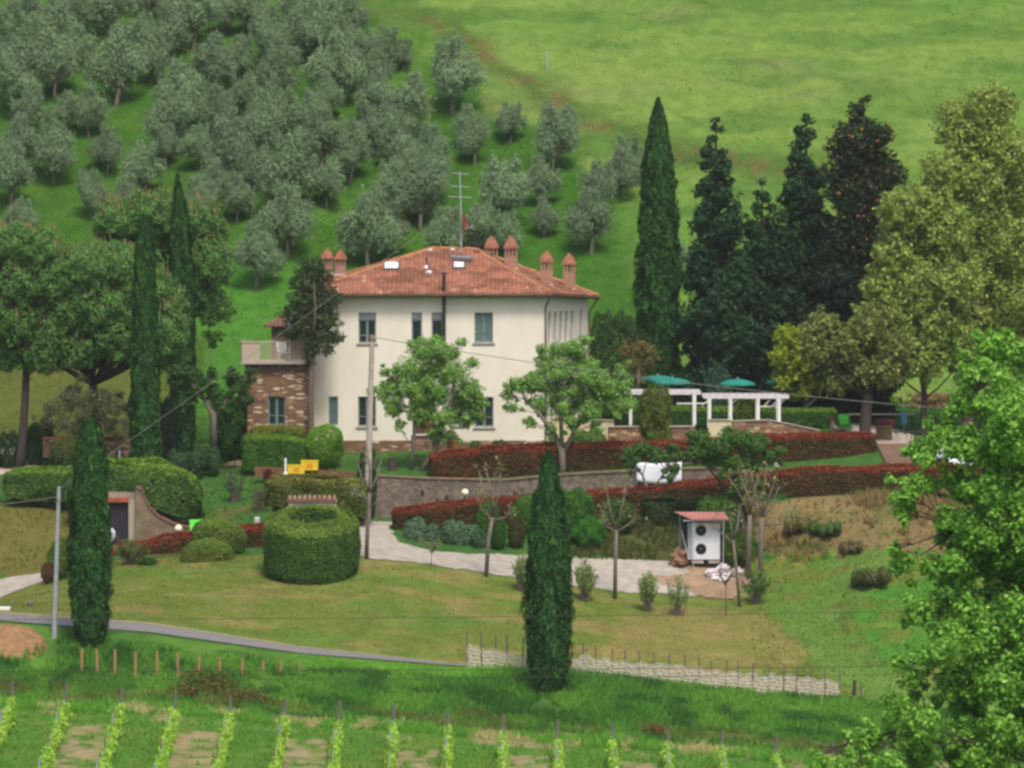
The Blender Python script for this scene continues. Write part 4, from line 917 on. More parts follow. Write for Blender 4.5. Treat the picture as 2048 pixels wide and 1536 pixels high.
# broad yellow-green tree on the right with several trunks, built as three trees of one group
PLC = [srgb(156, 174, 84), srgb(140, 162, 74), srgb(174, 190, 102), srgb(120, 144, 60)]
def bigtree(label, ub, vb, Y, blobs, seed, n, forkv, r, cols=PLC, size=.17, bark=BARKD, name="poplar", cat="tree", group=None, **kw):
    rng = np.random.default_rng(seed); b = at(ub, Y); k = F / Y; cl = []
    b[2] = min(b[2], HZ(vb, Y))
    for (u, v, rr) in blobs:
        for j in range(2):
            cl.append(((u - 1024) / k - b[0] + rng.normal() * .15, (j - .5) * rr / k * 1.0 + rng.normal() * .25, HZ(v, Y) - b[2] + rng.normal() * .2, rr / k, rr / k, rr / k * .95))
    t = thing(name, label, cat, b, group); f = np.array((0.1, 0, HZ(forkv, Y) - b[2])); mb = MB()
    limb(mb, (0, 0, -.3), f, r, r * .8, rng, .02, 5, 10); top = max(c[2] for c in cl); limb(mb, f, (cl[0][0] * .6, 0, top * .95), r * .8, .05, rng, .03, 8, 8)
    for c in cl[::2]:
        c = np.array(c[:3]); z0 = max(f[2], c[2] - abs(c[0]) * 1.1 - .8); q = min(1, (z0 - f[2]) / max(.1, top - f[2])); p0 = np.array((cl[0][0] * .6 * q, 0, z0)); limb(mb, p0, c, r * .28, .03, rng, .1, 5, 5)
    mb.build("trunk", bark, t, local=True, smooth=True)
    kk = dict(shell=.5, lump=.35, aspect=1.5, upb=.4, rnd=.8, cull=.4, var=.2, sv=.35); kk.update(kw)
    foliage("crown", cl, n, size, cols, LEAF, t, rng, **kk); return t
bigtree("tall yellow-green tree rising behind the bright foreground tree, topmost crown on the right", 1938, 893, 296,
        [(1965, 215, 48), (1925, 265, 50), (1990, 280, 50), (1905, 340, 55), (1970, 365, 60), (2030, 330, 50), (2075, 400, 60), (1930, 440, 60), (2010, 470, 65), (2080, 520, 60), (1960, 540, 60), (2040, 600, 65), (1950, 640, 60), (2010, 700, 60), (2080, 700, 60), (1940, 730, 45), (1905, 230, 25), (2010, 215, 30)], 601, 34000, 790, .42, bark=BARK)
bigtree("broad yellow-green tree with long dark trunk above the picnic paving", 1845, 882, 293,
        [(1855, 400, 50), (1815, 440, 50), (1880, 460, 55), (1790, 500, 50), (1845, 540, 60), (1900, 570, 55), (1775, 570, 45), (1810, 620, 55), (1870, 650, 60), (1790, 670, 45), (1740, 640, 32), (1920, 690, 45), (1845, 720, 45), (1880, 330, 34)], 602, 30000, 800, .17)
bigtree("low yellow-green tree on a stout dark trunk beside the end of the upper red hedge", 1732, 905, 288,
        [(1700, 690, 40), (1745, 650, 34), (1650, 660, 34), (1625, 690, 26), (1780, 700, 40), (1720, 740, 36), (1660, 720, 34), (1770, 745, 34), (1640, 635, 18), (1690, 760, 26)], 603, 11000, 790, .3, cols=[srgb(136, 146, 76), srgb(112, 126, 62), srgb(152, 158, 88), srgb(88, 104, 52)], shell=.4, cull=.3)
bigtree("young lime-yellow tree with thin dark trunk behind the pergola", 1606, 812, 297,
        [(1580, 672, 26), (1600, 700, 30), (1570, 720, 22), (1600, 745, 28), (1565, 755, 16), (1630, 760, 22), (1595, 780, 16), (1560, 690, 14)], 604, 5200, 790, .09, cols=[srgb(154, 172, 44), srgb(130, 156, 40), srgb(172, 184, 66)], size=.13, name="young_tree")
# front garden trees
FGC = [srgb(142, 186, 92), srgb(126, 172, 80), srgb(160, 200, 110), srgb(112, 158, 70)]
def garden_tree(label, Y, stems, blobs, seed, n=9000, cols=FGC, size=.12, bark=BARKG, name="garden_tree", cat="tree", twig=.022, **kw):
    rng = np.random.default_rng(seed); k = F / Y; ub, vb = stems[0][0][:2]; b = at(ub, Y); b[2] = min(b[2], HZ(vb, Y)) if vb else b[2]
    def w(u, v): return np.array(((u - 1024) / k - b[0], 0, HZ(v, Y) - b[2]))
    t = thing(name, label, cat, b); mb = MB(); ends = []
    for st in stems:
        pts = [w(u, v) + (0, rng.normal() * .12 * i, 0) for i, (u, v, r) in enumerate(st)]; pts[0] = pts[0] - (0, 0, .15); mb.tube(pts, [r / k * .62 for _, _, r in st], 8); ends += pts[1:]
    cl = []
    for (u, v, rr) in blobs:
        c = w(u, v); 
        cl.append((c[0], rng.normal() * .3 * rr / 40, c[2], rr / k * 1.0, rr / k * 1.0, rr / k * .85))
        for q in range(4):
            o3 = rng.normal(size=3) * rr / k * .7; cl.append((c[0] + o3[0], o3[1], c[2] + o3[2], rr / k * .5, rr / k * .5, rr / k * .4))
        e = min(ends, key=lambda e: np.linalg.norm(e - c) + (3 if e[2] > c[2] else 0)); limb(mb, e, c, twig * 1.3, twig * .4, rng, .08, 5, 5)
        for q in range(3): limb(mb, e + (c - e) * .5, c + rng.normal(size=3) * rr / k * .5, twig * .6, .008, rng, .1, 4, 4)
    mb.build("trunk", bark, t, local=True, smooth=True)
    kk = dict(shell=.05, lump=.3, aspect=1.9, upb=.5, rnd=.8, cull=.0, var=.12, sv=.35); kk.update(kw)
    foliage("crown", cl, int(n * 1.5), size * .74, cols, LEAF, t, rng, **kk); return t
garden_tree("bright green multi-stemmed tree hiding the brown front door", 284.5,
    [[(838, 942, 13), (868, 905, 9), (885, 850, 7), (905, 790, 5), (915, 730, 3)], [(822, 940, 7), (826, 890, 6), (832, 830, 5), (815, 760, 4)], [(868, 905, 6), (868, 840, 5), (866, 760, 4)]],
    [(868, 690, 24), (840, 700, 26), (895, 705, 26), (820, 735, 30), (865, 735, 34), (910, 745, 32), (940, 775, 28), (785, 775, 26), (830, 780, 34), (880, 790, 36), (925, 810, 28), (955, 800, 18), (790, 815, 24), (840, 825, 30), (890, 835, 28), (930, 840, 20), (765, 790, 18), (800, 850, 12), (870, 870, 20), (900, 870, 16), (960, 830, 12), (795, 740, 16), (770, 745, 12)], 701, 15000)
garden_tree("bright green vase-shaped tree on a pale forked trunk right of the house front", 282.6,
    [[(1126, 962, 12), (1124, 905, 11), (1110, 870, 8), (1080, 830, 5), (1050, 800, 3)], [(1124, 905, 10), (1150, 860, 6), (1180, 810, 5), (1210, 770, 3)], [(1124, 905, 8), (1122, 840, 6), (1115, 770, 4)]],
    [(1110, 700, 20), (1150, 700, 24), (1090, 725, 24), (1130, 735, 30), (1175, 735, 30), (1070, 760, 26), (1110, 775, 28), (1155, 785, 32), (1200, 765, 30), (1230, 775, 28), (1045, 775, 20), (1015, 790, 16), (1025, 815, 14), (1080, 805, 24), (1125, 820, 26), (1180, 820, 26), (1215, 810, 24), (1245, 810, 22), (1030, 765, 14), (1060, 845, 14), (1100, 855, 14), (1145, 845, 16), (1190, 850, 12), (1250, 765, 18), (1240, 745, 14)], 702, 15000)
garden_tree("small leafy tree in front of the white banner", 277, [[(1298, 1046, 7), (1297, 985, 6), (1285, 950, 4)], [(1297, 985, 4), (1318, 960, 3), (1335, 940, 2)]],
    [(1265, 905, 18), (1290, 900, 20), (1310, 915, 16), (1335, 915, 16), (1350, 935, 12), (1260, 930, 12), (1340, 955, 10), (1345, 895, 10)], 703, 3600, cols=[srgb(84, 124, 52), srgb(70, 108, 46), srgb(104, 144, 64)], twig=.025)
garden_tree("leafy tree with crooked dark trunk between the banner and the round lamp", 272.5, [[(1494, 1132, 9), (1488, 1060, 9), (1475, 1000, 8), (1462, 955, 6)], [(1475, 1000, 5), (1440, 965, 4), (1420, 940, 3)], [(1475, 1000, 5), (1505, 950, 4)]],
    [(1400, 880, 24), (1440, 890, 26), (1480, 880, 28), (1515, 885, 26), (1540, 915, 18), (1420, 920, 22), (1460, 925, 26), (1505, 925, 24), (1390, 905, 16), (1480, 965, 18), (1465, 985, 14), (1500, 960, 14), (1455, 1010, 10)], 704, 9000, cols=[srgb(88, 130, 54), srgb(72, 112, 46), srgb(104, 146, 66), srgb(60, 96, 42)], bark=BARKD)
garden_tree("pruned dark-leaved tree with thick forked trunk beside the annex", 286.5, [[(427, 893, 12), (427, 830, 11), (410, 800, 8), (385, 770, 5)], [(427, 830, 8), (455, 800, 6), (470, 760, 5)]],
    [(360, 745, 24), (390, 755, 24), (345, 760, 14), (385, 785, 18), (410, 765, 16), (430, 790, 20), (465, 755, 20), (485, 770, 20), (490, 800, 18), (455, 820, 18), (470, 840, 16), (500, 745, 12), (425, 745, 12)], 705, 6500, cols=[srgb(64, 104, 44), srgb(50, 88, 38), srgb(84, 120, 52)])
garden_tree("tiny lollipop tree on the grass slope left of the terrace railing", 296, [[(421, 770, 2.5), (423, 725, 2), (424, 690, 2)]],
    [(425, 672, 13), (412, 668, 9), (438, 668, 9), (424, 688, 8)], 706, 1000, cols=[srgb(72, 122, 40), srgb(96, 146, 48)], size=.1, twig=.015)
garden_tree("thin-leaved budding tree with pinkish trunk left of the umbrellas", 295, [[(1275, 800, 6), (1277, 750, 5), (1278, 720, 3)]],
    [(1250, 700, 14), (1275, 695, 18), (1300, 700, 16), (1265, 725, 18), (1295, 728, 18), (1310, 712, 10), (1278, 745, 14)], 707, 1500, cols=[srgb(150, 132, 78), srgb(128, 118, 64), srgb(112, 120, 58)], bark=BARK, size=.1)
garden_tree("pale grey-leaved broad shrub tree behind the low wall left of the cypress", 291, [[(195, 872, 4), (190, 840, 4)], [(150, 870, 3), (140, 840, 3)]],
    [(110, 815, 26), (150, 800, 30), (195, 810, 30), (235, 815, 26), (90, 845, 18), (130, 845, 26), (175, 845, 26), (220, 850, 24), (255, 845, 14), (150, 780, 18)], 708, 6000, cols=[srgb(112, 118, 84), srgb(96, 104, 70), srgb(126, 132, 98)], size=.09, name="shrub", cat="shrub")
# pollarded, nearly bare trees along the drive
def bare_tree(label, stem, tips, seed, Y, bark=BARKG, buds=220, name="pollarded_tree", cat="tree", group="pollarded trees along the drive"):
    rng = np.random.default_rng(seed); k = F / Y; ub, vb, _ = stem[0]; b = at(ub, Y)
    dv = HZ(vb, Y) - b[2]; b[2] += min(0, dv)
    def w(u, v): return np.array(((u - 1024) / k - b[0], 0, HZ(v, Y) - b[2]))
    t = thing(name, label, cat, b, group); mb = MB(); pts = [w(u, v) for u, v, r in stem]; pts[0] = pts[0] * (1, 1, 0) - (0, 0, .15); mb.tube(pts, [r / k * .64 for _, _, r in stem], 9)
    C = []
    for tp in tips:
        q = [w(u, v) + (0, rng.normal() * .12 * i, 0) for i, (u, v) in enumerate(tp)]; r0 = .05; mb.tube(q, list(np.linspace(r0, .022, len(q))), 6)
        for j in range(6):
            s_ = rng.uniform(.3, 1); i = min(int(s_ * (len(q) - 1)), len(q) - 2); p = q[i] + (q[i + 1] - q[i]) * rng.random(); e = p + np.array((rng.normal() * .22, rng.normal() * .22, abs(rng.normal()) * .3 + .1)); limb(mb, p, e, .014, .006, rng, .1, 3, 4); C.append(e); C.append(p + (e - p) * .6)
        C += [q[-1]] * 2
    mb.build("trunk", bark, t, local=True, smooth=True)
    C = np.array(C)[rng.integers(0, len(C), buds)] + rng.normal(size=(buds, 3)) * .07
    V, Fc, c4 = leaf_arrays(C, rng.normal(size=(buds, 3)) + (0, 0, .5), .06 * (1 + .4 * rng.normal(size=buds)).clip(.4, 2), palette(buds, rng, [srgb(150, 158, 96), srgb(126, 146, 76), srgb(172, 164, 120)], .15), rng, 1.5)
    link_mesh("leaves", np_mesh("buds", V, Fc, c4), LEAF, t); return t
bare_tree("nearly bare pollarded tree beside the ring-shaped hedge", [(733, 1120, 7), (735, 1060, 6.5), (738, 1010, 6), (738, 985, 5)], [[(738, 985), (722, 950), (712, 918)], [(738, 985), (740, 940), (735, 905)], [(738, 990), (755, 950), (762, 915)], [(738, 1000), (700, 985), (690, 988)], [(737, 1015), (760, 1000), (788, 985)], [(738, 1005), (715, 995), (705, 975)]], 801, 266.2)
bare_tree("nearly bare pollarded tree in front of the silver ground cover", [(972, 1147, 7), (977, 1080, 6.5), (985, 1035, 6)], [[(985, 1035), (968, 990), (958, 945)], [(985, 1030), (985, 985), (970, 935)], [(985, 1035), (998, 985), (1003, 938)], [(986, 1040), (1010, 1035), (1030, 1020)], [(984, 1045), (962, 1015), (955, 990)]], 802, 265.8)
bare_tree("nearly bare pollarded tree right of the lone bank cypress", [(1230, 1187, 7), (1231, 1120, 6), (1233, 1060, 5.5)], [[(1233, 1060), (1220, 1020), (1212, 970)], [(1233, 1060), (1245, 1010), (1252, 965)], [(1233, 1065), (1210, 1050), (1205, 1040)], [(1233, 1065), (1255, 1050), (1268, 1040)]], 803, 265.4)
bare_tree("tall pale-trunked bare tree right of the heat pump shelter", [(1520, 1158, 8), (1522, 1080, 8), (1524, 1035, 7)], [[(1524, 1035), (1495, 990), (1478, 945)], [(1524, 1030), (1512, 985), (1500, 940)], [(1524, 1030), (1528, 980), (1532, 930)], [(1524, 1040), (1545, 1010), (1560, 975)], [(1524, 1050), (1560, 1048), (1578, 1030)], [(1524, 1035), (1540, 990), (1550, 960)]], 804, 267.0)
bare_tree("bare twin of the tall tree, standing behind it by the wall of brambles", [(1497, 1135, 8), (1498, 1080, 8), (1500, 1030, 7)], [[(1500, 1030), (1480, 990), (1455, 950)], [(1500, 1028), (1495, 985), (1488, 945)], [(1500, 1030), (1508, 990), (1515, 950)]], 805, 269.5)
bare_tree("thin leaning bare tree on the earth patch in front of the heat pump", [(1480, 1197, 5), (1472, 1130, 4.5), (1466, 1080, 4)], [[(1466, 1085), (1440, 1065), (1415, 1045)], [(1466, 1080), (1460, 1040), (1450, 1025)], [(1466, 1080), (1475, 1050), (1480, 1020)]], 806, 265.3, buds=60)
bare_tree("knee-high bare sapling at the lawn edge below the earth patch", [(1452, 1216, 1.6), (1452, 1170, 1.4), (1452, 1140, 1)], [[(1452, 1170), (1440, 1150), (1438, 1140)], [(1452, 1165), (1463, 1150), (1466, 1142)]], 807, 264.0, buds=20, name="sapling", group=None)
bare_tree("sapling with thin twigs on the near edge of the drive below the silver plants", [(862, 1132, 1.6), (863, 1112, 1.2), (864, 1100, 1)], [[(864, 1105), (857, 1095), (855, 1085)], [(864, 1105), (870, 1095), (872, 1085)]], 808, 266.2, buds=30, name="sapling", group=None)

# bright foreground tree
FTC = [srgb(140, 192, 74), srgb(122, 176, 62), srgb(160, 208, 98), srgb(104, 158, 54)]
ftb = [(1990,840,50),(1960,1040,55),(2010,1180,60),(1960,1250,60),(1915,1180,40),(2000,1260,60),(1960,970,40),(1930,1110,45),(2010,1440,60),(1950,1500,60),(2040,690,55),(1980,722,42),(1932,752,24),(1928,806,38),(2012,800,80),(1890,872,20),(1842,897,26),(1815,905,12),(1862,880,12),(1945,908,18),(1903,955,24),(1834,963,26),(1815,985,22),(1805,1023,22),(1873,970,18),(1932,980,34),
 (1900,1035,34),(1809,1012,20),(1805,1125,28),(1788,1098,14),(1863,1136,28),(1907,1060,45),(1980,1090,75),(1827,1228,24),(1850,1215,26),(1812,1240,14),(1875,1210,32),(1881,1295,38),(1862,1320,24),(1795,1320,18),(1815,1345,16),(1834,1364,22),(1791,1403,26),(1775,1395,14),(1740,1478,34),
 (1798,1461,38),(1852,1450,52),(1628,1508,14),(1645,1518,12),(1725,1512,34),(1680,1530,24),(1943,1233,65),(1980,1342,75),(1925,1432,60),(2000,1487,80),(1980,900,70),(2045,950,80),(2045,1100,90),(2045,1250,85),(2045,1400,90),(1900,1500,50),(1830,1520,40),(1970,1180,50),(1990,1010,60),(1920,1345,45),(1780,1530,40),(2060,820,70),(2120,900,90),(2130,1100,120),(2130,1320,120)]
YT = 150.0; kT = F / YT; rngT = np.random.default_rng(901)
bT = np.array((HX(2075, YT), YT, gz(HX(2075, YT), YT)))
ft = thing("broadleaf_tree", "large fresh green tree at the right edge, much closer than the rest of the garden", "tree", bT)
cl = []; mb = MB(); top = HZ(650, YT) - bT[2]
spine = [np.array((0, 0, -.3)), np.array((.1, 0, top * .3)), np.array((-.2, 0, top * .55)), np.array((0, .1, top * .8)), np.array((.1, 0, top))]
mb.tube(spine, [.34, .28, .2, .1, .03], 12)
for (u, v, r_) in ftb:
    c = np.array(((u - 1024) / kT - bT[0], rngT.normal() * (.2 + .010 * r_ * 1.2), HZ(v, YT) - bT[2])); rr = r_ / kT
    m_ = 1 if r_ < 40 else 3
    for j in range(m_):
        q = c + (rngT.normal(size=3) * rr * .45 if m_ > 1 else 0); s_ = rr * (.66 if m_ > 1 else 1.0); cl.append((*q, s_, s_, s_ * .9))
        for g_ in range(3 if r_ < 60 else 2): cl.append((*(q + rngT.normal(size=3) * s_ * .75), s_ * .45, s_ * .45, s_ * .4))
    z0 = max(1.0, c[2] - abs(c[0]) * .25 - .3); i = np.searchsorted([s_[2] for s_ in spine], z0) - 1; i = min(max(i, 0), 3); a_ = spine[i]; b_ = spine[i + 1]; p0 = a_ + (b_ - a_) * min(1, max(0, (z0 - a_[2]) / (b_[2] - a_[2])))
    if r_ < 34:
        big = [np.array(((U - 1024) / kT - bT[0], 0, HZ(V2, YT) - bT[2])) for U, V2, q_ in ftb if q_ >= 45]; p0 = min(big, key=lambda g: np.linalg.norm(g - c) + (0 if g[0] > c[0] else 2))
    elif m_ == 1 or rngT.random() < .55: limb(mb, p0, c, .04, .012, rngT, .14, 9, 6)
    if r_ < 34: limb(mb, p0, c, .025, .008, rngT, .12, 7, 5)
    for g_ in range(3): limb(mb, p0 + (c - p0) * .7, c + rngT.normal(size=3) * rr * .7, .018, .005, rngT, .06, 4, 4)
mb.build("trunk", BARKD, ft, local=True, smooth=True)
foliage("crown", cl, 64000, .112, FTC, LEAF, ft, rngT, shell=.25, lump=.35, aspect=1.7, upb=.7, rnd=.75, cull=.0, var=.16, sv=.35)

# ------------------------------------------------------------------ hedges and bushes
RED = [srgb(152, 64, 42), srgb(128, 54, 36), srgb(160, 88, 54)]
HGR = [srgb(72, 80, 36), srgb(98, 64, 36), srgb(62, 84, 38), srgb(114, 66, 40)]
def hedge(name, label, pts, th, n, seed, cols, topcols=None, size=.09, topfrac=.25, rough=.10, cat="hedge", group=None, core=True, m=LEAF, rnd=.6, corecol="hedge_inner", ends=True, mix=.10, roundtop=.12):
    """clipped hedge along pts = (u, Y, row of top, row of foot)"""
    n = int(n * LN); size = size * LS; rng = np.random.default_rng(seed); W = np.array([(HX(u, Y), Y, HZ(vb, Y), HZ(vt, Y)) for u, Y, vt, vb in pts])
    b = np.array((W[:, 0].mean(), W[:, 1].mean(), W[:, 2].min())); t = thing(name, label, cat, b, group)
    seg = np.linalg.norm(np.diff(W[:, :2], axis=0), axis=1); cum = np.concatenate([[0], np.cumsum(seg)]); Ln = cum[-1]
    def at_s(s_):
        return np.stack([np.interp(s_, cum, W[:, i]) for i in range(4)], 1)
    def nrml(s_):
        e = at_s(np.minimum(s_ + .1, Ln))[:, :2] - at_s(np.maximum(s_ - .1, 0))[:, :2]; e = nrm(e); return np.stack([e[:, 1], -e[:, 0]], 1)   # towards the camera side
    hm = (W[:, 3] - W[:, 2]).mean(); a_side = Ln * hm; a_top = Ln * th; a_end = th * hm; tot = 2 * a_side + a_top + 2 * a_end
    kind = rng.choice(4, n, p=np.array([a_side * 1.2, a_side * .8, a_top, 2 * a_end]) / tot)
    s_ = rng.uniform(0, Ln, n); q = rng.random(n); d = np.zeros(n); h = np.zeros(n)
    d[kind == 0] = 1; d[kind == 1] = -1; h[kind < 2] = q[kind < 2]; h[kind == 2] = 1; d[kind == 2] = rng.uniform(-1, 1, (kind == 2).sum())
    e_ = kind == 3; s_[e_] = np.where(rng.random(e_.sum()) < .5, 0, Ln); h[e_] = q[e_]; d[e_] = rng.uniform(-1, 1, e_.sum())
    Wp = at_s(s_); Nn = nrml(s_); taper = 1 - roundtop * h ** 3 - .05 * (1 - h)
    lump = rough * (vnoise(s_ * 1.4, h * 2 + d, seed) - .5) * 2 + .04 * rng.normal(size=n)
    x = Wp[:, 0] + Nn[:, 0] * (d * th / 2 * taper + lump * (kind < 2) * d); y = Wp[:, 1] + Nn[:, 1] * (d * th / 2 * taper + lump * (kind < 2) * d)
    ed = np.where(s_ == 0, -1, 1) * e_; E = np.stack([-Nn[:, 1], Nn[:, 0]], 1); x += E[:, 0] * ed * abs(lump); y += E[:, 1] * ed * abs(lump)
    z = Wp[:, 2] + (Wp[:, 3] - Wp[:, 2]) * (h - roundtop * .5 * abs(d) ** 4 * (kind == 2)) + (kind == 2) * (rough * (vnoise(s_ * 1.1, d, seed + 5) - .5) * 2 + .05 * abs(rng.normal(size=n)))
    Cp = np.stack([x, y, z], 1) - b; N3 = np.zeros((n, 3)); N3[:, :2] = Nn * (d * (kind < 2))[:, None] + E * ed[:, None]; N3[:, 2] = .35 + 1.2 * (kind == 2)
    N3 += rnd * rng.normal(size=(n, 3)); col = palette(n, rng, cols, .2)
    if topcols is not None:
        tf = topfrac * (.6 + .9 * vnoise(s_ * .8, np.zeros(n), seed + 9)); pt_ = np.clip((h - (1 - tf)) / (tf * .6), 0, 1) * .85 + mix * (vnoise(s_ * 2.2, h * 3, seed + 2) > .55)
        use = rng.random(n) < pt_; col[use] = palette(use.sum(), rng, topcols, .2)
    V, Fc, c4 = leaf_arrays(Cp, N3, size * (1 + .3 * rng.normal(size=n)).clip(.4, 2), col, rng, 1.5)
    link_mesh("leaves", np_mesh("leaves", V, Fc, c4.clip(.003, .9)), m, t)
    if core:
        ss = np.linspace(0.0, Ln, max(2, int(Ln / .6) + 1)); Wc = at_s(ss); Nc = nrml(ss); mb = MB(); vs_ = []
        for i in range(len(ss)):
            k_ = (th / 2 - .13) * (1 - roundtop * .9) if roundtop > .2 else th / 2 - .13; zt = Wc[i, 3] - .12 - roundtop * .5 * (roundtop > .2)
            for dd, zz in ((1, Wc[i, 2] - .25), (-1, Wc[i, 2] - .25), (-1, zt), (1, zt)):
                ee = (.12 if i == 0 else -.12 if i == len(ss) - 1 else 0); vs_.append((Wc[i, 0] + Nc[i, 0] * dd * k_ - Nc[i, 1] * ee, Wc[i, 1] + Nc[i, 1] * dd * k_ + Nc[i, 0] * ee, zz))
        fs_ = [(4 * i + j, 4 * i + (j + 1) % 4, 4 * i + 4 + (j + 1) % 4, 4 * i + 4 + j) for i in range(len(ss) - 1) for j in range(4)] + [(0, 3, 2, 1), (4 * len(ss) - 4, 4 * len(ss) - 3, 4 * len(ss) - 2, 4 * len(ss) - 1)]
        mb.add(vs_, fs_); mb.build("inner_core", MATS.get(corecol) or mat(corecol, srgb(48, 54, 30), .95, 4, .3), t)  # solid core added to block the view through the leaves, dark leaf colour
    return t
hedge("red_hedge", "long upper hedge with red-brown leaves along the top of the retaining wall, below the house",
      [(862, 283.2, 910, 957), (1000, 283.2, 895, 955), (1130, 283.3, 890, 950), (1270, 283.4, 886, 944), (1400, 283.6, 880, 938), (1500, 283.9, 874, 934), (1560, 284.2, 870, 930), (1660, 285.2, 868, 916), (1738, 286.3, 869, 912)], 1.15, 42000, 1001, HGR, RED, topfrac=.20, mix=.2, size=.085)
hedge("red_hedge", "long lower hedge with red-topped leaves from the drive bend to the white car",
      [(792, 275.4, 1020, 1070), (850, 275.6, 1012, 1066), (930, 276, 1003, 1056), (1010, 276.2, 997, 1048), (1130, 276.4, 990, 1040), (1270, 276.7, 979, 1030), (1400, 277, 964, 1018), (1520, 277.2, 948, 1005), (1650, 277.4, 938, 996), (1760, 277.5, 935, 992), (1930, 277.8, 932, 988), (2120, 278, 930, 984)], 1.0, 46000, 1002, HGR, RED, topfrac=.22, mix=.1, size=.085)
hedge("red_hedge", "sloping red-topped hedge in front of the cellar door and wing wall",
      [(205, 272.6, 1102, 1122), (240, 272.6, 1092, 1122), (300, 272.6, 1080, 1120), (370, 272.7, 1066, 1116), (440, 272.8, 1058, 1112), (500, 272.9, 1053, 1108), (560, 273, 1050, 1104)], .9, 12000, 1003, HGR, RED, topfrac=.45, mix=.3, size=.08)
GRH = [srgb(72, 128, 36), srgb(56, 108, 32), srgb(92, 148, 46), srgb(64, 96, 34)]
GTOP = [srgb(128, 160, 58), srgb(112, 150, 50)]
IVY = [srgb(80, 122, 48), srgb(64, 104, 40), srgb(100, 136, 60), srgb(88, 110, 48)]
hedge("ivy_hedge", "wide rounded green hedge growing over the cellar entrance", [(170, 278.8, 938, 1005), (215, 278.2, 928, 990), (260, 278.2, 925, 990), (300, 278.2, 926, 1018), (345, 278.6, 934, 1032), (374, 279, 950, 1034)], 2.2, 24000, 1004, IVY, GTOP, size=.12, topfrac=.2, rough=.4, corecol="green_inner", roundtop=.3)
hedge("ivy_hedge", "wide rounded green hedge between the gravel yard and the roadside cypress", [(30, 282.5, 942, 990), (90, 282.0, 938, 1000), (140, 281.5, 938, 1004), (168, 281, 940, 1000)], 2.2, 15000, 1005, IVY, GTOP, size=.10, topfrac=.2, rough=.2, corecol="green_inner", roundtop=.3)
hedge("box_hedge", "square clipped bright green hedge in front of the stone annex", [(492, 285.6, 873, 940), (560, 285.4, 875, 940), (602, 285.8, 880, 936)], 1.3, 13000, 1006, GRH, GTOP, size=.07, topfrac=.12, rough=.05, corecol="green_inner")
hedge("box_hedge", "lower clipped hedge with yellowing top between the annex wall and the square hedge", [(506, 287.4, 858, 905), (560, 287.4, 853, 905), (605, 287.4, 856, 905)], .8, 6000, 1007, GRH, [srgb(150, 152, 60), srgb(128, 144, 52)], size=.07, topfrac=.3, rough=.06, corecol="green_inner")
hedge("box_hedge", "flat-topped green hedge behind the pergola", [(1250, 293.5, 818, 850), (1400, 294, 818, 850), (1560, 294.3, 820, 852), (1668, 294.5, 821, 854)], 1.2, 14000, 1008, [srgb(60, 104, 36), srgb(48, 90, 34), srgb(72, 116, 40)], GTOP, size=.08, topfrac=.15, rough=.06, corecol="green_inner")
DRYG = [srgb(150, 152, 70), srgb(124, 132, 56), srgb(98, 116, 46), srgb(146, 128, 68)]
hedge("mixed_hedge", "loose yellow-green hedge behind the tiled meter box", [(540, 274.6, 960, 1012), (590, 274.6, 953, 1012), (640, 274.8, 958, 1014), (690, 275, 956, 1030), (722, 275.2, 960, 1034)], 1.6, 14000, 1009, [srgb(92, 116, 44), srgb(78, 100, 38), srgb(110, 120, 54)], DRYG, size=.09, topfrac=.4, rough=.22, corecol="green_inner", roundtop=.25)
hedge("dark_hedge", "dark hedge under the lower red hedge behind the heat pump shelter", [(1290, 275.2, 1004, 1056), (1400, 275.2, 1002, 1052), (1480, 275.3, 1000, 1040)], 1.3, 9000, 1010, [srgb(56, 84, 38), srgb(72, 92, 42), srgb(48, 70, 34)], None, size=.10, rough=.25, corecol="hedge_inner")

def bush(label, u, vt, vb, wpx, Y, seed, cols, n=4500, size=.08, name="bush", top=None, rnd=.6, group=None, lump=.12, clumps=None, m=LEAF, tall=False, cat="bush"):
    rng = np.random.default_rng(seed); k = F / Y; x = HX(u, Y); b = np.array((x, Y, min(gz(x, Y), HZ(vb, Y) + .1) if not tall else HZ(vb, Y))); H = HZ(vt, Y) - b[2]; r = wpx / k / 2
    t = thing(name, label, cat, b, group)
    cl = clumps(rng, r, H) if clumps else [(0, 0, H * .5, r, r, H * .52)] + [(rng.uniform(-.5, .5) * r, rng.uniform(-.5, .5) * r, H * rng.uniform(.55, .72), r * .55, r * .55, H * .33) for _ in range(4)]
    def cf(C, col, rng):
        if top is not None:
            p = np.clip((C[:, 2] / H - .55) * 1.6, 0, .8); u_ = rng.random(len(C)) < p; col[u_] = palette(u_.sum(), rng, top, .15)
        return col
    foliage("leaves", cl, n, size, cols, m, t, rng, shell=.78, lump=lump, aspect=1.5, upb=.45, rnd=rnd, cull=.8, var=.18, colfn=cf)
    mb = MB()
    for j in range(7): a = rng.uniform(0, 6.28); limb(mb, (0, 0, -.1), (math.cos(a) * r * .6, math.sin(a) * r * .6, H * .75), .03, .01, rng, .1, 4, 5)
    mb.build("stems", BARKD, t, local=True)
    return t
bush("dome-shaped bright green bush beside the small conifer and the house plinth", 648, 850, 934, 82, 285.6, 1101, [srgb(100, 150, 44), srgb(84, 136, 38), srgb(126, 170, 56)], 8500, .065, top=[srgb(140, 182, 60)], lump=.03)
bush("round yellow-green clipped bush in front of the sloping red hedge, the nearer and lower one", 414, 1078, 1160, 112, 268.6, 1102, [srgb(110, 128, 52), srgb(90, 110, 44), srgb(128, 136, 62)], 9000, .075, top=GTOP, lump=.05)
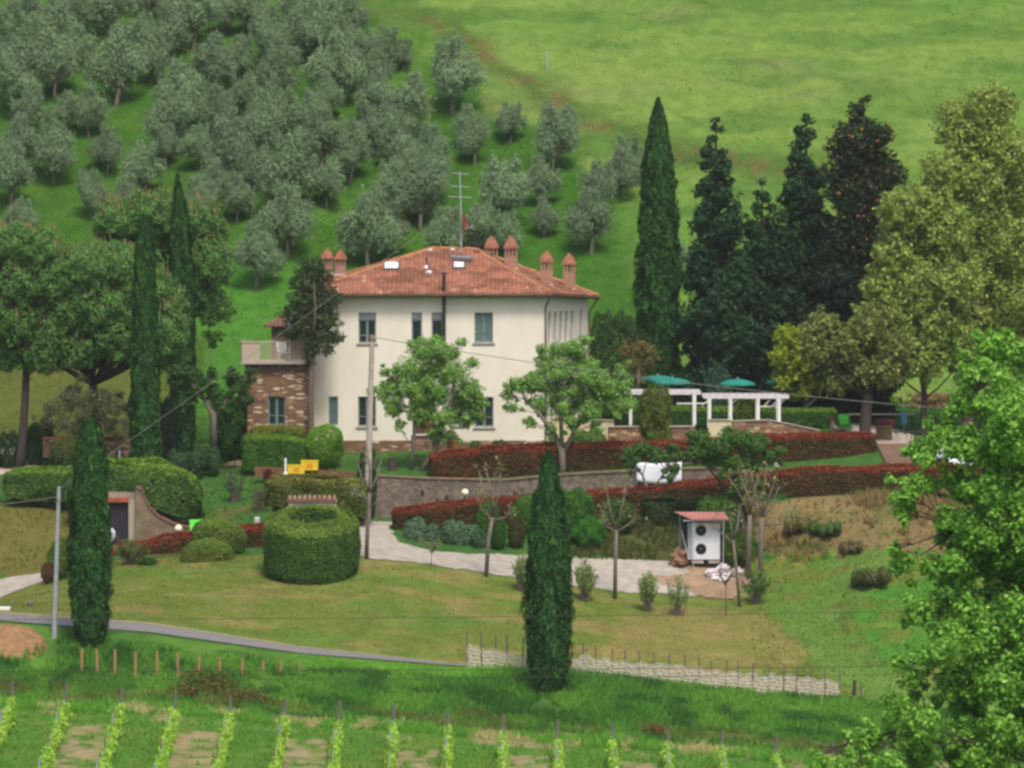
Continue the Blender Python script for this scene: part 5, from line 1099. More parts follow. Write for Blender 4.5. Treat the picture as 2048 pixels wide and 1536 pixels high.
bush("round yellow-green clipped bush rising behind the other one near the lime garden chair", 438, 1040, 1122, 112, 271.2, 1103, [srgb(100, 122, 44), srgb(82, 104, 40), srgb(116, 132, 54)], 9000, .075, top=GTOP, lump=.05)
bush("dark green rounded bush at the corner of the gravel yard", 132, 876, 932, 66, 287.0, 1104, [srgb(60, 96, 34), srgb(48, 80, 30), srgb(86, 104, 44)], 4500, .07, top=[srgb(110, 118, 52)])
bush("yellow-green bush half hidden behind the roadside cypress", 125, 1078, 1168, 66, 267.5, 1105, [srgb(108, 132, 46), srgb(88, 112, 40)], 5000, .08)
bush("small reddish shrub left of the grey lamp post", 97, 1125, 1170, 32, 267.0, 1106, [srgb(124, 60, 48), srgb(84, 84, 44), srgb(104, 70, 46)], 1500, .07)
bush("large soft green bush right of the lone bank cypress, lower front one", 1176, 1035, 1104, 72, 272.6, 1107, [srgb(64, 128, 38), srgb(52, 110, 34), srgb(82, 146, 48)], 7000, .075)
bush("large soft green bush right of the lone bank cypress, upper back one", 1150, 978, 1070, 80, 274.2, 1108, [srgb(66, 126, 40), srgb(54, 108, 34), srgb(80, 142, 48)], 7000, .075)
bush("low green bush left of the lone bank cypress", 1052, 990, 1050, 60, 274.4, 1109, [srgb(90, 140, 50), srgb(72, 120, 42)], 4000, .075)
bush("small round bush behind the bare tree right of the cypress", 1240, 1000, 1060, 64, 274.0, 1110, [srgb(84, 118, 44), srgb(66, 98, 38)], 3800, .08)
bush("clipped egg-shaped dark green bush, left one of the pair by the drive", 996, 1032, 1108, 34, 271.9, 1111, [srgb(56, 112, 36), srgb(46, 96, 32)], 3600, .055, lump=.02, group="egg-shaped clipped bushes")
bush("clipped egg-shaped bush turning brown, right one of the pair by the drive", 1033, 1030, 1106, 36, 272.2, 1112, [srgb(84, 84, 42), srgb(98, 82, 46), srgb(60, 84, 36)], 3600, .055, lump=.02, group="egg-shaped clipped bushes")
bush("upright green bush behind the egg-shaped bushes", 975, 1003, 1090, 44, 273.6, 1113, [srgb(78, 134, 44), srgb(60, 112, 38)], 3500, .07)
def gc(rng, r, H): return [(rng.uniform(-1, 1) * r, rng.uniform(-.6, .6), H * rng.uniform(.2, .6), r * .28, .5, H * .4) for _ in range(14)]
bush("low silvery green ground-cover planting at the bend of the drive", 880, 1034, 1110, 140, 273.2, 1114, [srgb(98, 132, 96), srgb(78, 116, 78), srgb(120, 146, 112)], 9000, .09, name="ground_cover_shrub", clumps=gc)
bush("silver-leaved planting, right half, beside the upright green bush", 932, 1052, 1108, 80, 272.8, 1115, [srgb(88, 122, 88), srgb(74, 108, 72)], 4500, .09, name="ground_cover_shrub", clumps=gc)
bush("grey-green low shrub below the pruned annex tree", 388, 888, 948, 90, 285.4, 1116, [srgb(70, 100, 64), srgb(86, 112, 72), srgb(54, 86, 50)], 5200, .085, clumps=gc)
bush("deep green bush behind the pruned annex tree", 465, 800, 890, 84, 290.5, 1117, [srgb(44, 92, 34), srgb(34, 76, 30), srgb(60, 112, 40)], 5200, .10)
bush("dark oleander bush with a few pink flowers beside the tall cypress", 330, 800, 892, 60, 292.5, 1118, [srgb(40, 66, 34), srgb(34, 54, 32)], 4200, .10)
bush("low dark green shrub left of the leaning pine trunk", 30, 860, 902, 90, 293.5, 1119, [srgb(60, 92, 58), srgb(48, 78, 44)], 4000, .09, clumps=gc)
bush("mid green shrub between the two pine trunks", 80, 842, 882, 60, 295, 1120, [srgb(52, 110, 36), srgb(44, 90, 32)], 3200, .09)
bush("flat-topped green shrub at the foot of the house wall beside the vase-shaped tree", 1178, 862, 890, 78, 286.8, 1121, [srgb(78, 124, 44), srgb(62, 104, 38)], 4000, .07, top=GTOP)
bush("big dark bush against the slope right of the farmhouse", 1232, 632, 762, 112, 301, 1122, [srgb(62, 88, 46), srgb(48, 72, 40), srgb(78, 102, 52)], 8000, .11)
bush("leafy climbing shrub covering the left end of the pergola", 1318, 784, 868, 104, 287.1, 1123, [srgb(96, 120, 40), srgb(76, 102, 36), srgb(124, 128, 52)], 6500, .09, clumps=lambda rng, r, H: [(rng.uniform(-1, 1) * r, rng.uniform(-.4, .4), H * rng.uniform(.2, .9), r * .3, .5, H * .28) for _ in range(12)])
bush("yellow-green shrub on the terrace between the white posts", 1492, 795, 826, 44, 290.5, 1124, [srgb(112, 128, 44), srgb(86, 110, 38)], 1800, .08)
bush("grey-green round shrub behind the umbrellas", 1437, 735, 790, 52, 299, 1125, [srgb(84, 118, 92), srgb(66, 98, 74)], 3000, .10)
bush("small dry reddish scrub mound in the right-hand meadow", 1738, 1132, 1166, 84, 265.8, 1126, [srgb(128, 98, 76), srgb(104, 116, 60), srgb(84, 136, 58)], 3200, .10, clumps=gc)
bush("tangled green bramble behind the heat pump shelter", 1440, 990, 1062, 92, 272.8, 1127, [srgb(84, 130, 48), srgb(64, 108, 40), srgb(102, 140, 58)], 4800, .09)
bush("sprawling yellow-green bramble beside the tall bare trees", 1468, 1060, 1132, 66, 271.0, 1128, [srgb(110, 132, 50), srgb(76, 104, 40)], 3400, .09)
bush("dry scrub clump on the slope left of the round shrub row", 1590, 1030, 1052, 40, 273.5, 1129, [srgb(130, 124, 76), srgb(104, 114, 60), srgb(146, 132, 88)], 1800, .09, clumps=gc)
bush("brown scrub clump in the middle of the scrubby slope", 1700, 1078, 1100, 40, 271.0, 1130, [srgb(138, 120, 82), srgb(112, 106, 66)], 1500, .09, clumps=gc)
bush("little green clump on the scrubby slope near the lower red hedge", 1650, 1038, 1062, 54, 273.0, 1131, [srgb(104, 136, 68), srgb(88, 120, 58)], 2200, .09, clumps=gc)
bush("dark red dwarf shrub beside the garden path", 536, 938, 962, 20, 282.5, 1132, [srgb(110, 36, 46), srgb(88, 40, 42)], 700, .07)
bush("dark ivy bush climbing the foot of the concrete utility pole", 733, 898, 1042, 40, 275.6, 1133, [srgb(44, 84, 48), srgb(36, 70, 40), srgb(60, 102, 54)], 5200, .085, name="ivy_bush")
bush("low green plant on the plinth ledge left of the vase-shaped tree", 1000, 880, 896, 36, 288.9, 1134, [srgb(50, 94, 38)], 900, .06)
bush("small pale green plant beside the terracotta pots", 952, 882, 896, 26, 288.9, 1135, [srgb(76, 116, 60)], 600, .06)
# twiggy spring shrubs
def twiggy(label, u, vt, vb, wpx, Y, seed, cols, n=60, leaves=900, group="twiggy shrubs along the drive edge", stemcol=BARKG):
    rng = np.random.default_rng(seed); k = F / Y; b = at(u, Y); H = HZ(vt, Y) - b[2]; r = wpx / k / 2; t = thing("twiggy_shrub", label, "shrub", b, group); mb = MB(); C = []
    for j in range(n):
        a = rng.uniform(0, 6.28); q = rng.random() ** .6; e = np.array((math.cos(a) * r * q, math.sin(a) * r * q, H * (1 - .35 * q * q) * rng.uniform(.75, 1.05)))
        limb(mb, (rng.normal() * .08, rng.normal() * .08, -.05), e, .013, .005, rng, .05, 4, 4)
        for s_ in rng.uniform(.45, 1.05, max(1, leaves // n)): C.append(e * s_ + rng.normal(size=3) * .03)
    mb.build("stems", stemcol, t, local=True); C = np.array(C); V, Fc, c4 = leaf_arrays(C, nrm(C * (1, 1, .2)) + .6 * rng.normal(size=C.shape), .055, palette(len(C), rng, cols, .18), rng, 2.6, up=1)
    link_mesh("leaves", np_mesh("leaves", V, Fc, c4), LEAF, t); return t
TG = [srgb(126, 158, 78), srgb(106, 140, 66), srgb(144, 168, 96)]
twiggy("twiggy grey-green shrub tucked against the left side of the lone cypress", 1043, 1105, 1166, 46, 264.4, 1201, TG)
twiggy("full twiggy green shrub just right of the lone cypress", 1170, 1124, 1182, 52, 264.2, 1202, TG, 80, 1500)
twiggy("twiggy green shrub between two pollarded trees at the drive edge", 1296, 1142, 1198, 44, 263.8, 1203, TG, 70, 1300)
twiggy("sparse straggly shrub at the edge of the earth patch", 1354, 1152, 1208, 60, 263.6, 1204, TG, 36, 500)
twiggy("straggly green shrub at the foot of the tall bare trees", 1512, 1140, 1196, 70, 265.6, 1205, [srgb(100, 136, 60), srgb(82, 116, 52)], 50, 900)
twiggy("tall thin brownish shrub in front of the left end of the sloping hedge", 262, 1080, 1170, 84, 268.4, 1206, [srgb(110, 124, 62), srgb(124, 118, 76), srgb(88, 112, 50)], 70, 1700, group=None)
twiggy("dark green shrub beside the thin brownish one on the lawn", 292, 1118, 1174, 50, 267.6, 1207, [srgb(72, 112, 44), srgb(60, 96, 40)], 60, 1500, group=None)
twiggy("thin grey shrub on the garden slope below the path", 470, 940, 1010, 46, 281.2, 1208, [srgb(96, 128, 74), srgb(80, 108, 62)], 40, 500, group=None)
twiggy("wispy green shrub above the wing wall", 345, 1000, 1062, 60, 279.0, 1209, [srgb(108, 124, 66), srgb(124, 118, 80)], 50, 700, group=None)
twiggy("wispy shrub on the slope left of the yellow crates", 520, 975, 1030, 50, 279.4, 1210, [srgb(96, 116, 60), srgb(116, 112, 70)], 40, 500, group=None)

# the hollow ring-shaped hedge
YR = 264.2; kR = F / YR; cR = np.array((HX(623, YR), YR, gz(HX(623, YR), YR)))
ring = thing("ring_hedge", "large round clipped hedge with a hollow centre, standing on the lawn", "hedge", cR)
rng = np.random.default_rng(1300); n = 90000; Ro = 95 / kR; Ri = 52 / kR; slope = .24
def ring_z0(x, y): return terrain(x + cR[0], y + cR[1]) - cR[2]
Ht = 2.38; kind = rng.choice(3, n, p=[.56, .30, .14]); a = rng.uniform(0, 2 * math.pi, n); q = rng.random(n)
r = np.where(kind == 0, Ro, np.where(kind == 1, Ri + (Ro - Ri) * np.sqrt(q), Ri)); h = np.where(kind == 1, 1.0, q)
prof = np.interp(h, [0, .15, .5, .8, .93, 1], [.90, .98, 1.0, .98, .94, .87]); r = np.where(kind == 0, Ro * prof, np.where(kind == 1, Ri + (Ro * .82 - Ri) * q, Ri * (1 - .1 * q)))
edge = np.clip((r - Ro * .55) / (Ro * .3), 0, 1); lump = .07 * (vnoise(a * 6, h * 4, 3) - .5) * 2 + .035 * rng.normal(size=n)
r = r + lump; x = r * np.cos(a); y = r * np.sin(a); base = ring_z0(x * .9, y * .9)
zt_ = Ht + slope * y - .22 * edge ** 2 * (kind == 1) + .06 * rng.normal(size=n) * (kind == 1); z = np.where(kind == 1, zt_, base + (zt_ - base) * h)
N = np.stack([np.cos(a), np.sin(a), 0 * a], 1) * np.where(kind == 2, -1, np.where(kind == 0, 1, .35 * edge))[:, None]; N[:, 2] = np.where(kind == 1, 1.3, .3); N += .55 * rng.normal(size=(n, 3))
col = palette(n, rng, [srgb(72, 118, 42), srgb(58, 100, 36), srgb(88, 130, 48), srgb(96, 116, 50)], .2); tp = (kind == 1) | ((h > .86) & (kind == 0)); us = tp & (rng.random(n) < .8); col[us] = palette(us.sum(), rng, [srgb(138, 168, 66), srgb(120, 152, 58), srgb(152, 166, 80)], .15)  # overhead light on the hedge top is painted into lighter leaf colours
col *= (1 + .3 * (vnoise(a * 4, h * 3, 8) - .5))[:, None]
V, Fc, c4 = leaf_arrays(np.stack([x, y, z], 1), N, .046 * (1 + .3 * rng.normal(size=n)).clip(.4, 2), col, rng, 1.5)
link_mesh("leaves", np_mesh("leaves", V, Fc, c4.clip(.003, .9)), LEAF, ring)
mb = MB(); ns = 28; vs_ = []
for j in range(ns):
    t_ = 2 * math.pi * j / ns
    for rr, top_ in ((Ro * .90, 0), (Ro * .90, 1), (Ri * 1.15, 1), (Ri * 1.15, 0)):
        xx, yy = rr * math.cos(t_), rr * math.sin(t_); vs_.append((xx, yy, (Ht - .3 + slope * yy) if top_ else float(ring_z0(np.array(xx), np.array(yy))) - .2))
mb.add(vs_, [(4 * j + k, 4 * ((j + 1) % ns) + k, 4 * ((j + 1) % ns) + (k + 1) % 4, 4 * j + (k + 1) % 4) for j in range(ns) for k in range(4)]); mb.build("inner_core", MATS["green_inner"], ring, local=True)  # solid dark filling inside the leaf shell, not real wood

# ------------------------------------------------------------------ walls
def wall_strip(name, label, pts, th, m, group=None, cap=None, cat="wall", capm=None):
    """pts = (u, Y, row of top, row of foot); a solid wall following the line"""
    W = [(HX(u, Y), Y, HZ(vb, Y), HZ(vt, Y)) for u, Y, vt, vb in pts]; mb = MB(); vs_ = []
    for (x, y, a, b_) in W: vs_ += [(x, y, a - .3), (x, y + th, a - .3), (x, y + th, b_), (x, y, b_)]
    k = len(W); fs_ = [(4 * i + j, 4 * i + 4 + j, 4 * i + 4 + (j + 1) % 4, 4 * i + (j + 1) % 4) for i in range(k - 1) for j in range(4)] + [(0, 1, 2, 3), (4 * k - 1, 4 * k - 2, 4 * k - 3, 4 * k - 4)]
    mb.add(vs_, fs_)
    mid = W[len(W) // 2]; t = thing(name, label, cat, (mid[0], mid[1], min(w_[2] for w_ in W)), group); mb.build("masonry", m, t)
    if cap:
        cb_ = MB(); vs_ = []
        for (x, y, a, b_) in W: vs_ += [(x, y - .06, b_ + .003), (x, y + th + .05, b_ + .003), (x, y + th + .05, b_ + cap), (x, y - .06, b_ + cap)]
        cb_.add(vs_, fs_); cb_.build("coping", capm or CONC, t)
    return t
rwall = wall_strip("retaining_wall", "long weathered grey stone retaining wall below the upper red hedge", [(716, 281.0, 952, 1040), (760, 280.95, 953, 1036), (850, 280.95, 958, 1030), (1000, 280.95, 962, 1018), (1130, 280.95, 950, 1010), (1270, 280.95, 943, 1002), (1400, 280.95, 938, 994), (1500, 280.95, 938, 982), (1545, 281.1, 942, 976)], .75, WALLG, cap=.06, capm=mat("mossy_coping", srgb(122, 106, 84), .95, 3, .25))
wh = MB()
for u, v in ((845, 985), (893, 995), (960, 997), (1030, 988), (1080, 984), (875, 1002)):
    x, z = HX(u, 280.9), HZ(v, 280.9); wh.box(x - .06, x + .06, 280.90, 280.94, z - .1, z + .1)
wh.build("weep_holes", mat("hole_dark", srgb(48, 44, 38), .95), rwall)
wall_strip("stone_wall", "low stone planter wall below the left end of the pergola", [(1216, 286.9, 855, 890), (1300, 286.9, 854, 888), (1390, 286.9, 854, 886)], .5, STONET, cap=.05)
wall_strip("stone_wall", "stone wall under the right end of the pergola sloping down to the hedge", [(1462, 287.0, 843, 884), (1540, 287.0, 841, 880), (1575, 287.2, 848, 878), (1640, 287.4, 862, 876)], .5, STONET, cap=.04)
wall_strip("cream_wall", "plain cream parapet panel between the two stone walls", [(1417, 286.8, 841, 884), (1463, 286.8, 841, 884)], .35, mat("cream_render", srgb(205, 192, 160), .9, 2, .08), cap=.05)
wall_strip("cream_wall", "low cream garden wall behind the vase-shaped tree at the house corner", [(1098, 291.5, 838, 888), (1160, 291.2, 840, 888), (1228, 290.8, 842, 886)], .3, MATS["cream_render"], cap=.05)
wall_strip("stone_wall", "low rubble wall with brick coping behind the dark corner bush of the gravel yard", [(86, 292.2, 879, 902), (180, 292.2, 876, 902), (265, 292.2, 876, 900)], .4, STONET, cap=.09, capm=TERRA)
wall_strip("brown_wall", "thin brown earth-coloured edging wall across the lawn terrace left of the utility pole", [(510, 283.6, 933, 942), (620, 283.6, 938, 947), (730, 283.0, 946, 955)], .15, mat("edging_brown", srgb(112, 82, 60), .9, 3, .2))
# cellar entrance: door, lintel, curved wing wall
YG = 276.6; gx0, gx1 = HX(205, YG), HX(282, YG); gb = HZ(1098, YG); gt_ = HZ(985, YG)
cel = thing("cellar_entrance", "brick-trimmed cellar entrance with dark doors set in the bank under the green hedge", "cellar entrance", ((gx0 + gx1) / 2, YG, gb))
mb = MB(); op_ = [(HX(217, YG) - gx0, HX(257, YG) - gx0, gb, HZ(1005, YG))]; gfp = wall_open(mb, (gx0, YG), (gx1, YG), gb - .3, gt_, op_, .25); mb.box(gx0, gx1, YG + .6, YG + 2.4, gb - .3, gt_ - .01); mb.build("wall", mat("grey_render", srgb(146, 136, 118), .9, 2, .15), cel)
b = MB(); b.box(HX(217, YG) + .005, HX(257, YG) - .005, YG + .2, YG + .26, gb, HZ(1005, YG) - .005)
for k in range(3): b.box(HX(217, YG) + .05 + .29 * k, HX(217, YG) + .27 + .29 * k, YG + .185, YG + .199, gb + .1, HZ(1005, YG) - .1)
b.build("door", mat("dark_door", srgb(44, 38, 48), .6, 5, .2), cel)
b = MB()
for k in range(9): x = HX(213, YG) + k * .112; b.box(x, x + .1, YG - .06, YG + .1, HZ(1004, YG), HZ(995, YG) + .02 * math.sin(k * 1.9))
b.build("lintel", mat("lintel_brick", srgb(162, 84, 54), .9, 4, .3, .4), cel)
MB().box(HX(257, YG) + .005, HX(271, YG), YG - .05, YG + .24, gb - .2, HZ(1000, YG)).build("pillar", mat("pillar_render", srgb(160, 150, 132), .9, 3, .12), cel)
prof_ = [(271, 976), (283, 980), (290, 1000), (300, 1018), (318, 1035), (345, 1048), (372, 1056), (420, 1058), (480, 1054), (540, 1050)]
ww = [(u, YG - .25 - (u - 271) * .004, v, 1108 if u < 400 else 1085) for u, v in prof_]
wall_strip("wing_wall", "curved brown plaster wing wall with red-brown coping sweeping down from the cellar entrance", ww, .45, WALLB, cap=.09, capm=mat("coping_tile", srgb(122, 90, 80), .9, 3, .2))
# meter box
YM = 273.0; mx0, mx1 = HX(576, YM), HX(672, YM); mz0, mz1 = HZ(1080, YM), HZ(1003, YM)
mbx = thing("meter_box", "low rendered meter housing with a tile roof behind the ring-shaped hedge", "meter housing", ((mx0 + mx1) / 2, YM, mz0))
b = MB(); b.box(mx0, mx1, YM, YM + .5, mz0 - .3, mz1); b.build("body", mat("pinkish_render", srgb(196, 172, 152), .9, 3, .1), mbx)
b = MB(); b.box(HX(588, YM), HX(632, YM), YM - .03, YM - .003, HZ(1060, YM), HZ(1007, YM)); b.build("door", GREYP, mbx, bevel=.006)
b = MB(); b.box(HX(642, YM), HX(663, YM), YM - .03, YM - .003, HZ(1045, YM), HZ(1008, YM)); b.build("door", mat("grey_green_paint", srgb(140, 150, 132), .6, 4, .08), mbx, bevel=.006)
b = MB(); b.box(mx0 - .06, mx1 + .06, YM - .08, YM + .58, mz1, mz1 + .05)
k = 0; x = mx0 - .02
while x < mx1:
    b.tube([(x + .1, YM - .16, mz1 + .06), (x + .1, YM + .3, mz1 + .2), (x + .1, YM + .62, mz1 + .12)], [.085, .08, .085], 8); x += .215; k += 1
b.build("tiles", mat("meter_tile", srgb(146, 112, 98), .85, 5, .3, .3), mbx)

# ------------------------------------------------------------------ pergola, umbrellas, terrace things
def scr(u, v, Y): return np.array((HX(u, Y), Y, HZ(v, Y)))
YP = 287.6
def pergola(label, u0, u1, vt, posts, vfoot, depth=2.4):
    z = HZ(vt, YP); x0, x1 = HX(u0, YP), HX(u1, YP); zf = HZ(vfoot, YP)
    t = thing("pergola", label, "pergola", ((x0 + x1) / 2, YP, zf), "white pergolas on the terrace")
    for dy in (0, depth): MB().box(x0, x1, YP + dy - .05, YP + dy + .05, z - .10, z + .08).build("beam", CREAMW, t, bevel=.006)
    b = MB(); x = x0 + .12
    while x < x1 - .1: b.box(x, x + .07, YP + .055, YP + depth - .055, z, z + .07); x += .3
    b.build("rafters", CREAMW, t)
    for pu in posts:
        px = HX(pu, YP)
        MB().box(px - .05, px + .05, YP - .048, YP + .052, zf - .15, z - .101).build("post", WHITE, t, bevel=.006)
        MB().box(px - .05, px + .05, YP + depth - .048, YP + depth + .048, zf - .4, z - .101).build("post", WHITE, t, bevel=.006)
    return t
pergola("white timber pergola half covered by the climbing shrub, left of the gap", 1248, 1402, 785, [1262, 1390], 843)
pergola("white timber pergola with four slim posts above the cream wall panel", 1407, 1578, 793, [1420, 1462, 1517, 1559], 842)
TEAL = mat("teal_canvas", srgb(32, 128, 116), .75, 3, .08)
def umbrella(label, u, vt, wpx, Y, seed):
    k = F / Y; x = HX(u, Y); g = gz(x, Y); top = HZ(vt, Y); r = wpx / k / 2; H = top - g; t = thing("parasol", label, "parasol", (x, Y, g), "teal parasols on the terrace")
    MB().tube([(0, 0, 0), (0, 0, H - .02)], .025, 8).build("pole", WOOD, t, local=True); b = MB(); b.lathe((0, 0, 0), [(.26, 0), (.26, .06), (.05, .09)], 14); b.build("base", CONC, t, local=True)
    b = MB(); n = 8; vs_ = [(0, 0, H)]; fs_ = []; rings = [(.35, .07), (.7, .24), (.98, .48), (1.0, .62)]
    for i, (q, d) in enumerate(rings):
        for j in range(n * 2):
            a = math.pi * j / n; s_ = (1 if j % 2 == 0 else .955); vs_.append((r * q * s_ * math.cos(a), r * q * s_ * math.sin(a), H - d * r * .55 - (.0 if j % 2 == 0 else .015)))
    m_ = n * 2; fs_ = [(0, 1 + j, 1 + (j + 1) % m_) for j in range(m_)] + [(1 + i * m_ + j, 1 + i * m_ + (j + 1) % m_, 1 + (i + 1) * m_ + (j + 1) % m_, 1 + (i + 1) * m_ + j) for i in range(3) for j in range(m_)]
    b.add(vs_, fs_); o = b.build("canopy", TEAL, t, local=True); sm2 = o.modifiers.new("Solid", 'SOLIDIFY'); sm2.thickness = .012
    f = MB(); f.lathe((0, 0, H), [(.03, 0), (.035, .04), (.005, .1)], 8); f.build("finial", STEEL, t, local=True)
    for j in range(8):
        a = 2 * math.pi * j / 8; MB().bar((0, 0, H - .45), (r * .8 * math.cos(a), r * .8 * math.sin(a), H - .24 * r), .015, .015).build("rib", STEEL, t, local=True)
umbrella("teal parasol overlapped by its neighbour, leftmost of all the parasols", 1316, 750, 76, 296.6, 1)
umbrella("teal parasol standing just in front of the leftmost one", 1345, 755, 74, 295.0, 2)
umbrella("teal parasol standing alone between the two conifers and the lime-yellow tree", 1475, 758, 72, 295.4, 3)
umbrella("teal parasol partly hidden by the left side of the lime-yellow tree", 1562, 756, 60, 298.6, 4)
umbrella("teal parasol almost hidden behind the lime-yellow tree's trunk", 1612, 762, 50, 300.2, 5)
def lounger(label, u, v, Y, m, group="white sun loungers behind the flat hedge", rz=0.0, w_=1.9, flip=1):
    x = HX(u, Y); g = gz(x, Y); z = max(g, HZ(v, Y) - .35); t = thing("sun_lounger", label, "sun lounger", (x, Y, z), group, rz)
    b = MB(); b.box(-w_ / 2, w_ * .2, -.33, .33, .3, .35); b.build("bed", m, t, local=True, bevel=.01)
    b = MB(); b.bar((flip * 0 + w_ * .2, 0, .325), (w_ * .5, 0, .78), .66, .04); b.build("backrest", m, t, local=True)
    for sx in (-w_ * .42, w_ * .15):
        for sy in (-.28, .28): MB().tube([(sx, sy, .3), (sx, sy, min(0, g - z) - .02)], .022, 6).build("leg", m, t, local=True)
lounger("white sun lounger seen behind the gap between the pergolas", 1393, 806, 297.5, WPL)
lounger("pale sun lounger seen between the two middle pergola posts", 1440, 818, 297, mat("cream_plastic", srgb(214, 200, 170), .6, 4, .06), w_=1.5)
lounger("white sun lounger seen just left of the last pergola post", 1535, 812, 297.2, WPL, rz=.5)
lounger("cream sun lounger seen left of the third slim pergola post", 1510, 818, 297.6, MATS["cream_plastic"], w_=1.4)
lounger("white sun lounger on the grass right of the pergola", 1592, 815, 298.5, WPL, rz=.2)
plastic_chair("garden_chair", "bright green plastic chair at the end of the flat hedge", *scr(1688, 850, 292), mat("bright_green_plastic", srgb(64, 160, 54), .5, 4, .05), .3, s=.85)
x_, g_ = HX(1688, 292), gz(HX(1688, 292), 292)
# make the chair stand on the ground
for o in COL.objects:
    if o.name.startswith("garden_chair") and o.get("label", "").startswith("bright green"): o.location.z = g_
tl = thing("towel", "bright green towel spread over the back of the bright green chair", "towel", (x_, 292.1, g_)); b = MB(); b.box(-.24, .22, -.06, -.03, .3, .82); b.build("cloth", MATS["bright_green_plastic"], tl, local=True)
tl.rotation_euler.z = .1
def table(name, label, x, y, z, w_, d_, h_, m, lm=None, cat="table", group=None, th=.05):
    t = thing(name, label, cat, (x, y, z), group); MB().box(-w_ / 2, w_ / 2, -d_ / 2, d_ / 2, h_ - th, h_).build("table_top", m, t, local=True, bevel=.008)
    for sx in (-1, 1):
        for sy in (-1, 1): MB().tube([(sx * (w_ / 2 - .08), sy * (d_ / 2 - .08), h_ - th), (sx * (w_ / 2 - .05), sy * (d_ / 2 - .05), -.03)], .025, 6).build("leg", lm or m, t, local=True)
    return t
x_ = HX(1762, 296.5); table("long_table", "long pale table beyond the dark tree trunk on the paving", x_, 296.5, gz(x_, 296.5), 3.1, .8, .62, mat("pale_table", srgb(196, 184, 168), .7, 4, .1), IRON)
# blue pole sign / bin
x_ = HX(1808, 295); bb = thing("blue_bin", "small light blue bin on a post at the end of the long pale table", "bin", (x_, 295, gz(x_, 295)))
b = MB(); b.tube([(0, 0, 0), (0, 0, .5)], .02, 6); b.build("post", STEEL, bb, local=True); b = MB(); b.lathe((0, 0, .28), [(.1, 0), (.14, .05), (.15, .6), (.13, .63)], 12); b.build("body", mat("light_blue_plastic", srgb(80, 150, 190), .5, 4, .05), bb, local=True)
# flower planter
x_ = HX(1768, 289.5); g_ = gz(x_, 289.5); fp_ = thing("planter", "square wooden planter full of deep pink flowers on the paving", "planter", (x_, 289.5, g_))
b = MB(); 
for k in range(4): b.box(-.36, .36, -.3, .3, .02 + k * .17, .18 + k * .17)
b.build("box", mat("planter_wood", srgb(96, 82, 52), .9, 5, .25), fp_, local=True)
foliage("flowers", [(-.15, 0, .8, .3, .28, .16), (.18, 0, .82, .3, .28, .16)], 900, .06, [srgb(176, 50, 96), srgb(150, 44, 90), srgb(196, 80, 120), srgb(70, 96, 50)], LEAF, fp_, np.random.default_rng(3))
# metal table with bent legs
x_ = HX(1806, 287.2); g_ = gz(x_, 287.2); mt = thing("metal_table", "dark-topped metal table with bent pale tube legs at the head of the steps", "table", (x_, 287.2, g_))
b = MB(); b.box(-.42, .85, -.25, .3, .72, .76); b.build("table_top", IRON, mt, local=True, bevel=.008)
for sx in (-.3, .12):
    MB().tube([(sx - .12, -.1, .7), (sx, -.12, .68), (sx + .06, -.12, .55), (sx + .07, -.12, 0)], .03, 8).build("leg", STEEL, mt, local=True)
for sx in (.75, .4): MB().tube([(sx, .2, .72), (sx, .22, 0)], .02, 6).build("leg", IRON, mt, local=True)
# paper notice on the tree trunk
nb = scr(1928, 849, 295.45); b = MB(); b.box(nb[0] - .09, nb[0] + .09, 295.42, 295.44, nb[2] - .13, nb[2] + .13); b.build("notice_board", mat("faded_pink_card", srgb(150, 100, 108), .8, 4, .2), None, label="small faded pinkish notice fixed to the stout trunk on the right", cat="notice")
# steps
st = thing("garden_steps", "flight of brown steps climbing from the upper road to the paving", "steps", scr(1810, 940, 281.5))
for k in range(9):
    y = 281.5 + k * .62; c0 = np.interp(k, [0, 8], [1818, 1785]); hw = np.interp(k, [0, 8], [38, 30]); zt = HZ(np.interp(k, [0, 8], [936, 888]), y); MB().box(HX(c0 - hw, y), HX(c0 + hw, y), y, y + .64, zt - .5, zt).build("step", mat("step_brown", srgb(128, 104, 88), .9, 4, .2) if "step_brown" not in MATS else MATS["step_brown"], st)

# person lying back at the edge of the paving
def person(label, loc, joints, edges, radii, skin, clothes, rz=0):
    t = thing("person", label, "person", loc, None, rz)
    me = bpy.data.meshes.new("body"); me.from_pydata(joints, edges, []); o = link_mesh("body", me, skin, t)
    me.materials.append(clothes); sk_ = o.modifiers.new("Skin", 'SKIN'); 
    sv = me.skin_vertices[0].data if me.skin_vertices else None
    if sv is None:
        bpy.context.view_layer.objects.active = o; sv = me.skin_vertices[0].data
    for v_, r_ in zip(sv, radii): v_.radius = (r_, r_)
    sv[0].use_root = True
    ss = o.modifiers.new("Sub", 'SUBSURF'); ss.levels = 2; ss.render_levels = 2
    return t, o
SKIN = mat("skin", srgb(196, 132, 112), .6, 4, .06); SHIRT = mat("white_shirt", srgb(214, 214, 222), .85, 5, .06); DENIM = mat("dark_trousers", srgb(62, 72, 84), .85, 6, .12); HAIR = mat("red_brown_hair", srgb(142, 72, 56), .7, 12, .3)
def skin_part(name, joints, radii, edges, m, parent):
    me = bpy.data.meshes.new(name); me.from_pydata(joints, edges, []); o = link_mesh(name, me, m, parent)
    o.modifiers.new("Skin", 'SKIN'); L_ = me.skin_vertices
    if L_:
        for v_, r_ in zip(L_[0].data, radii): v_.radius = (r_, r_)
        L_[0].data[0].use_root = True
    s_ = o.modifiers.new("Sub", 'SUBSURF'); s_.levels = 2; s_.render_levels = 2
    return o
pp = scr(1672, 872, 289.6); pp[2] = gz(pp[0], pp[1]); ps = thing("person", "person in pale top and dark trousers sitting low beside the bright green chair", "person", pp)
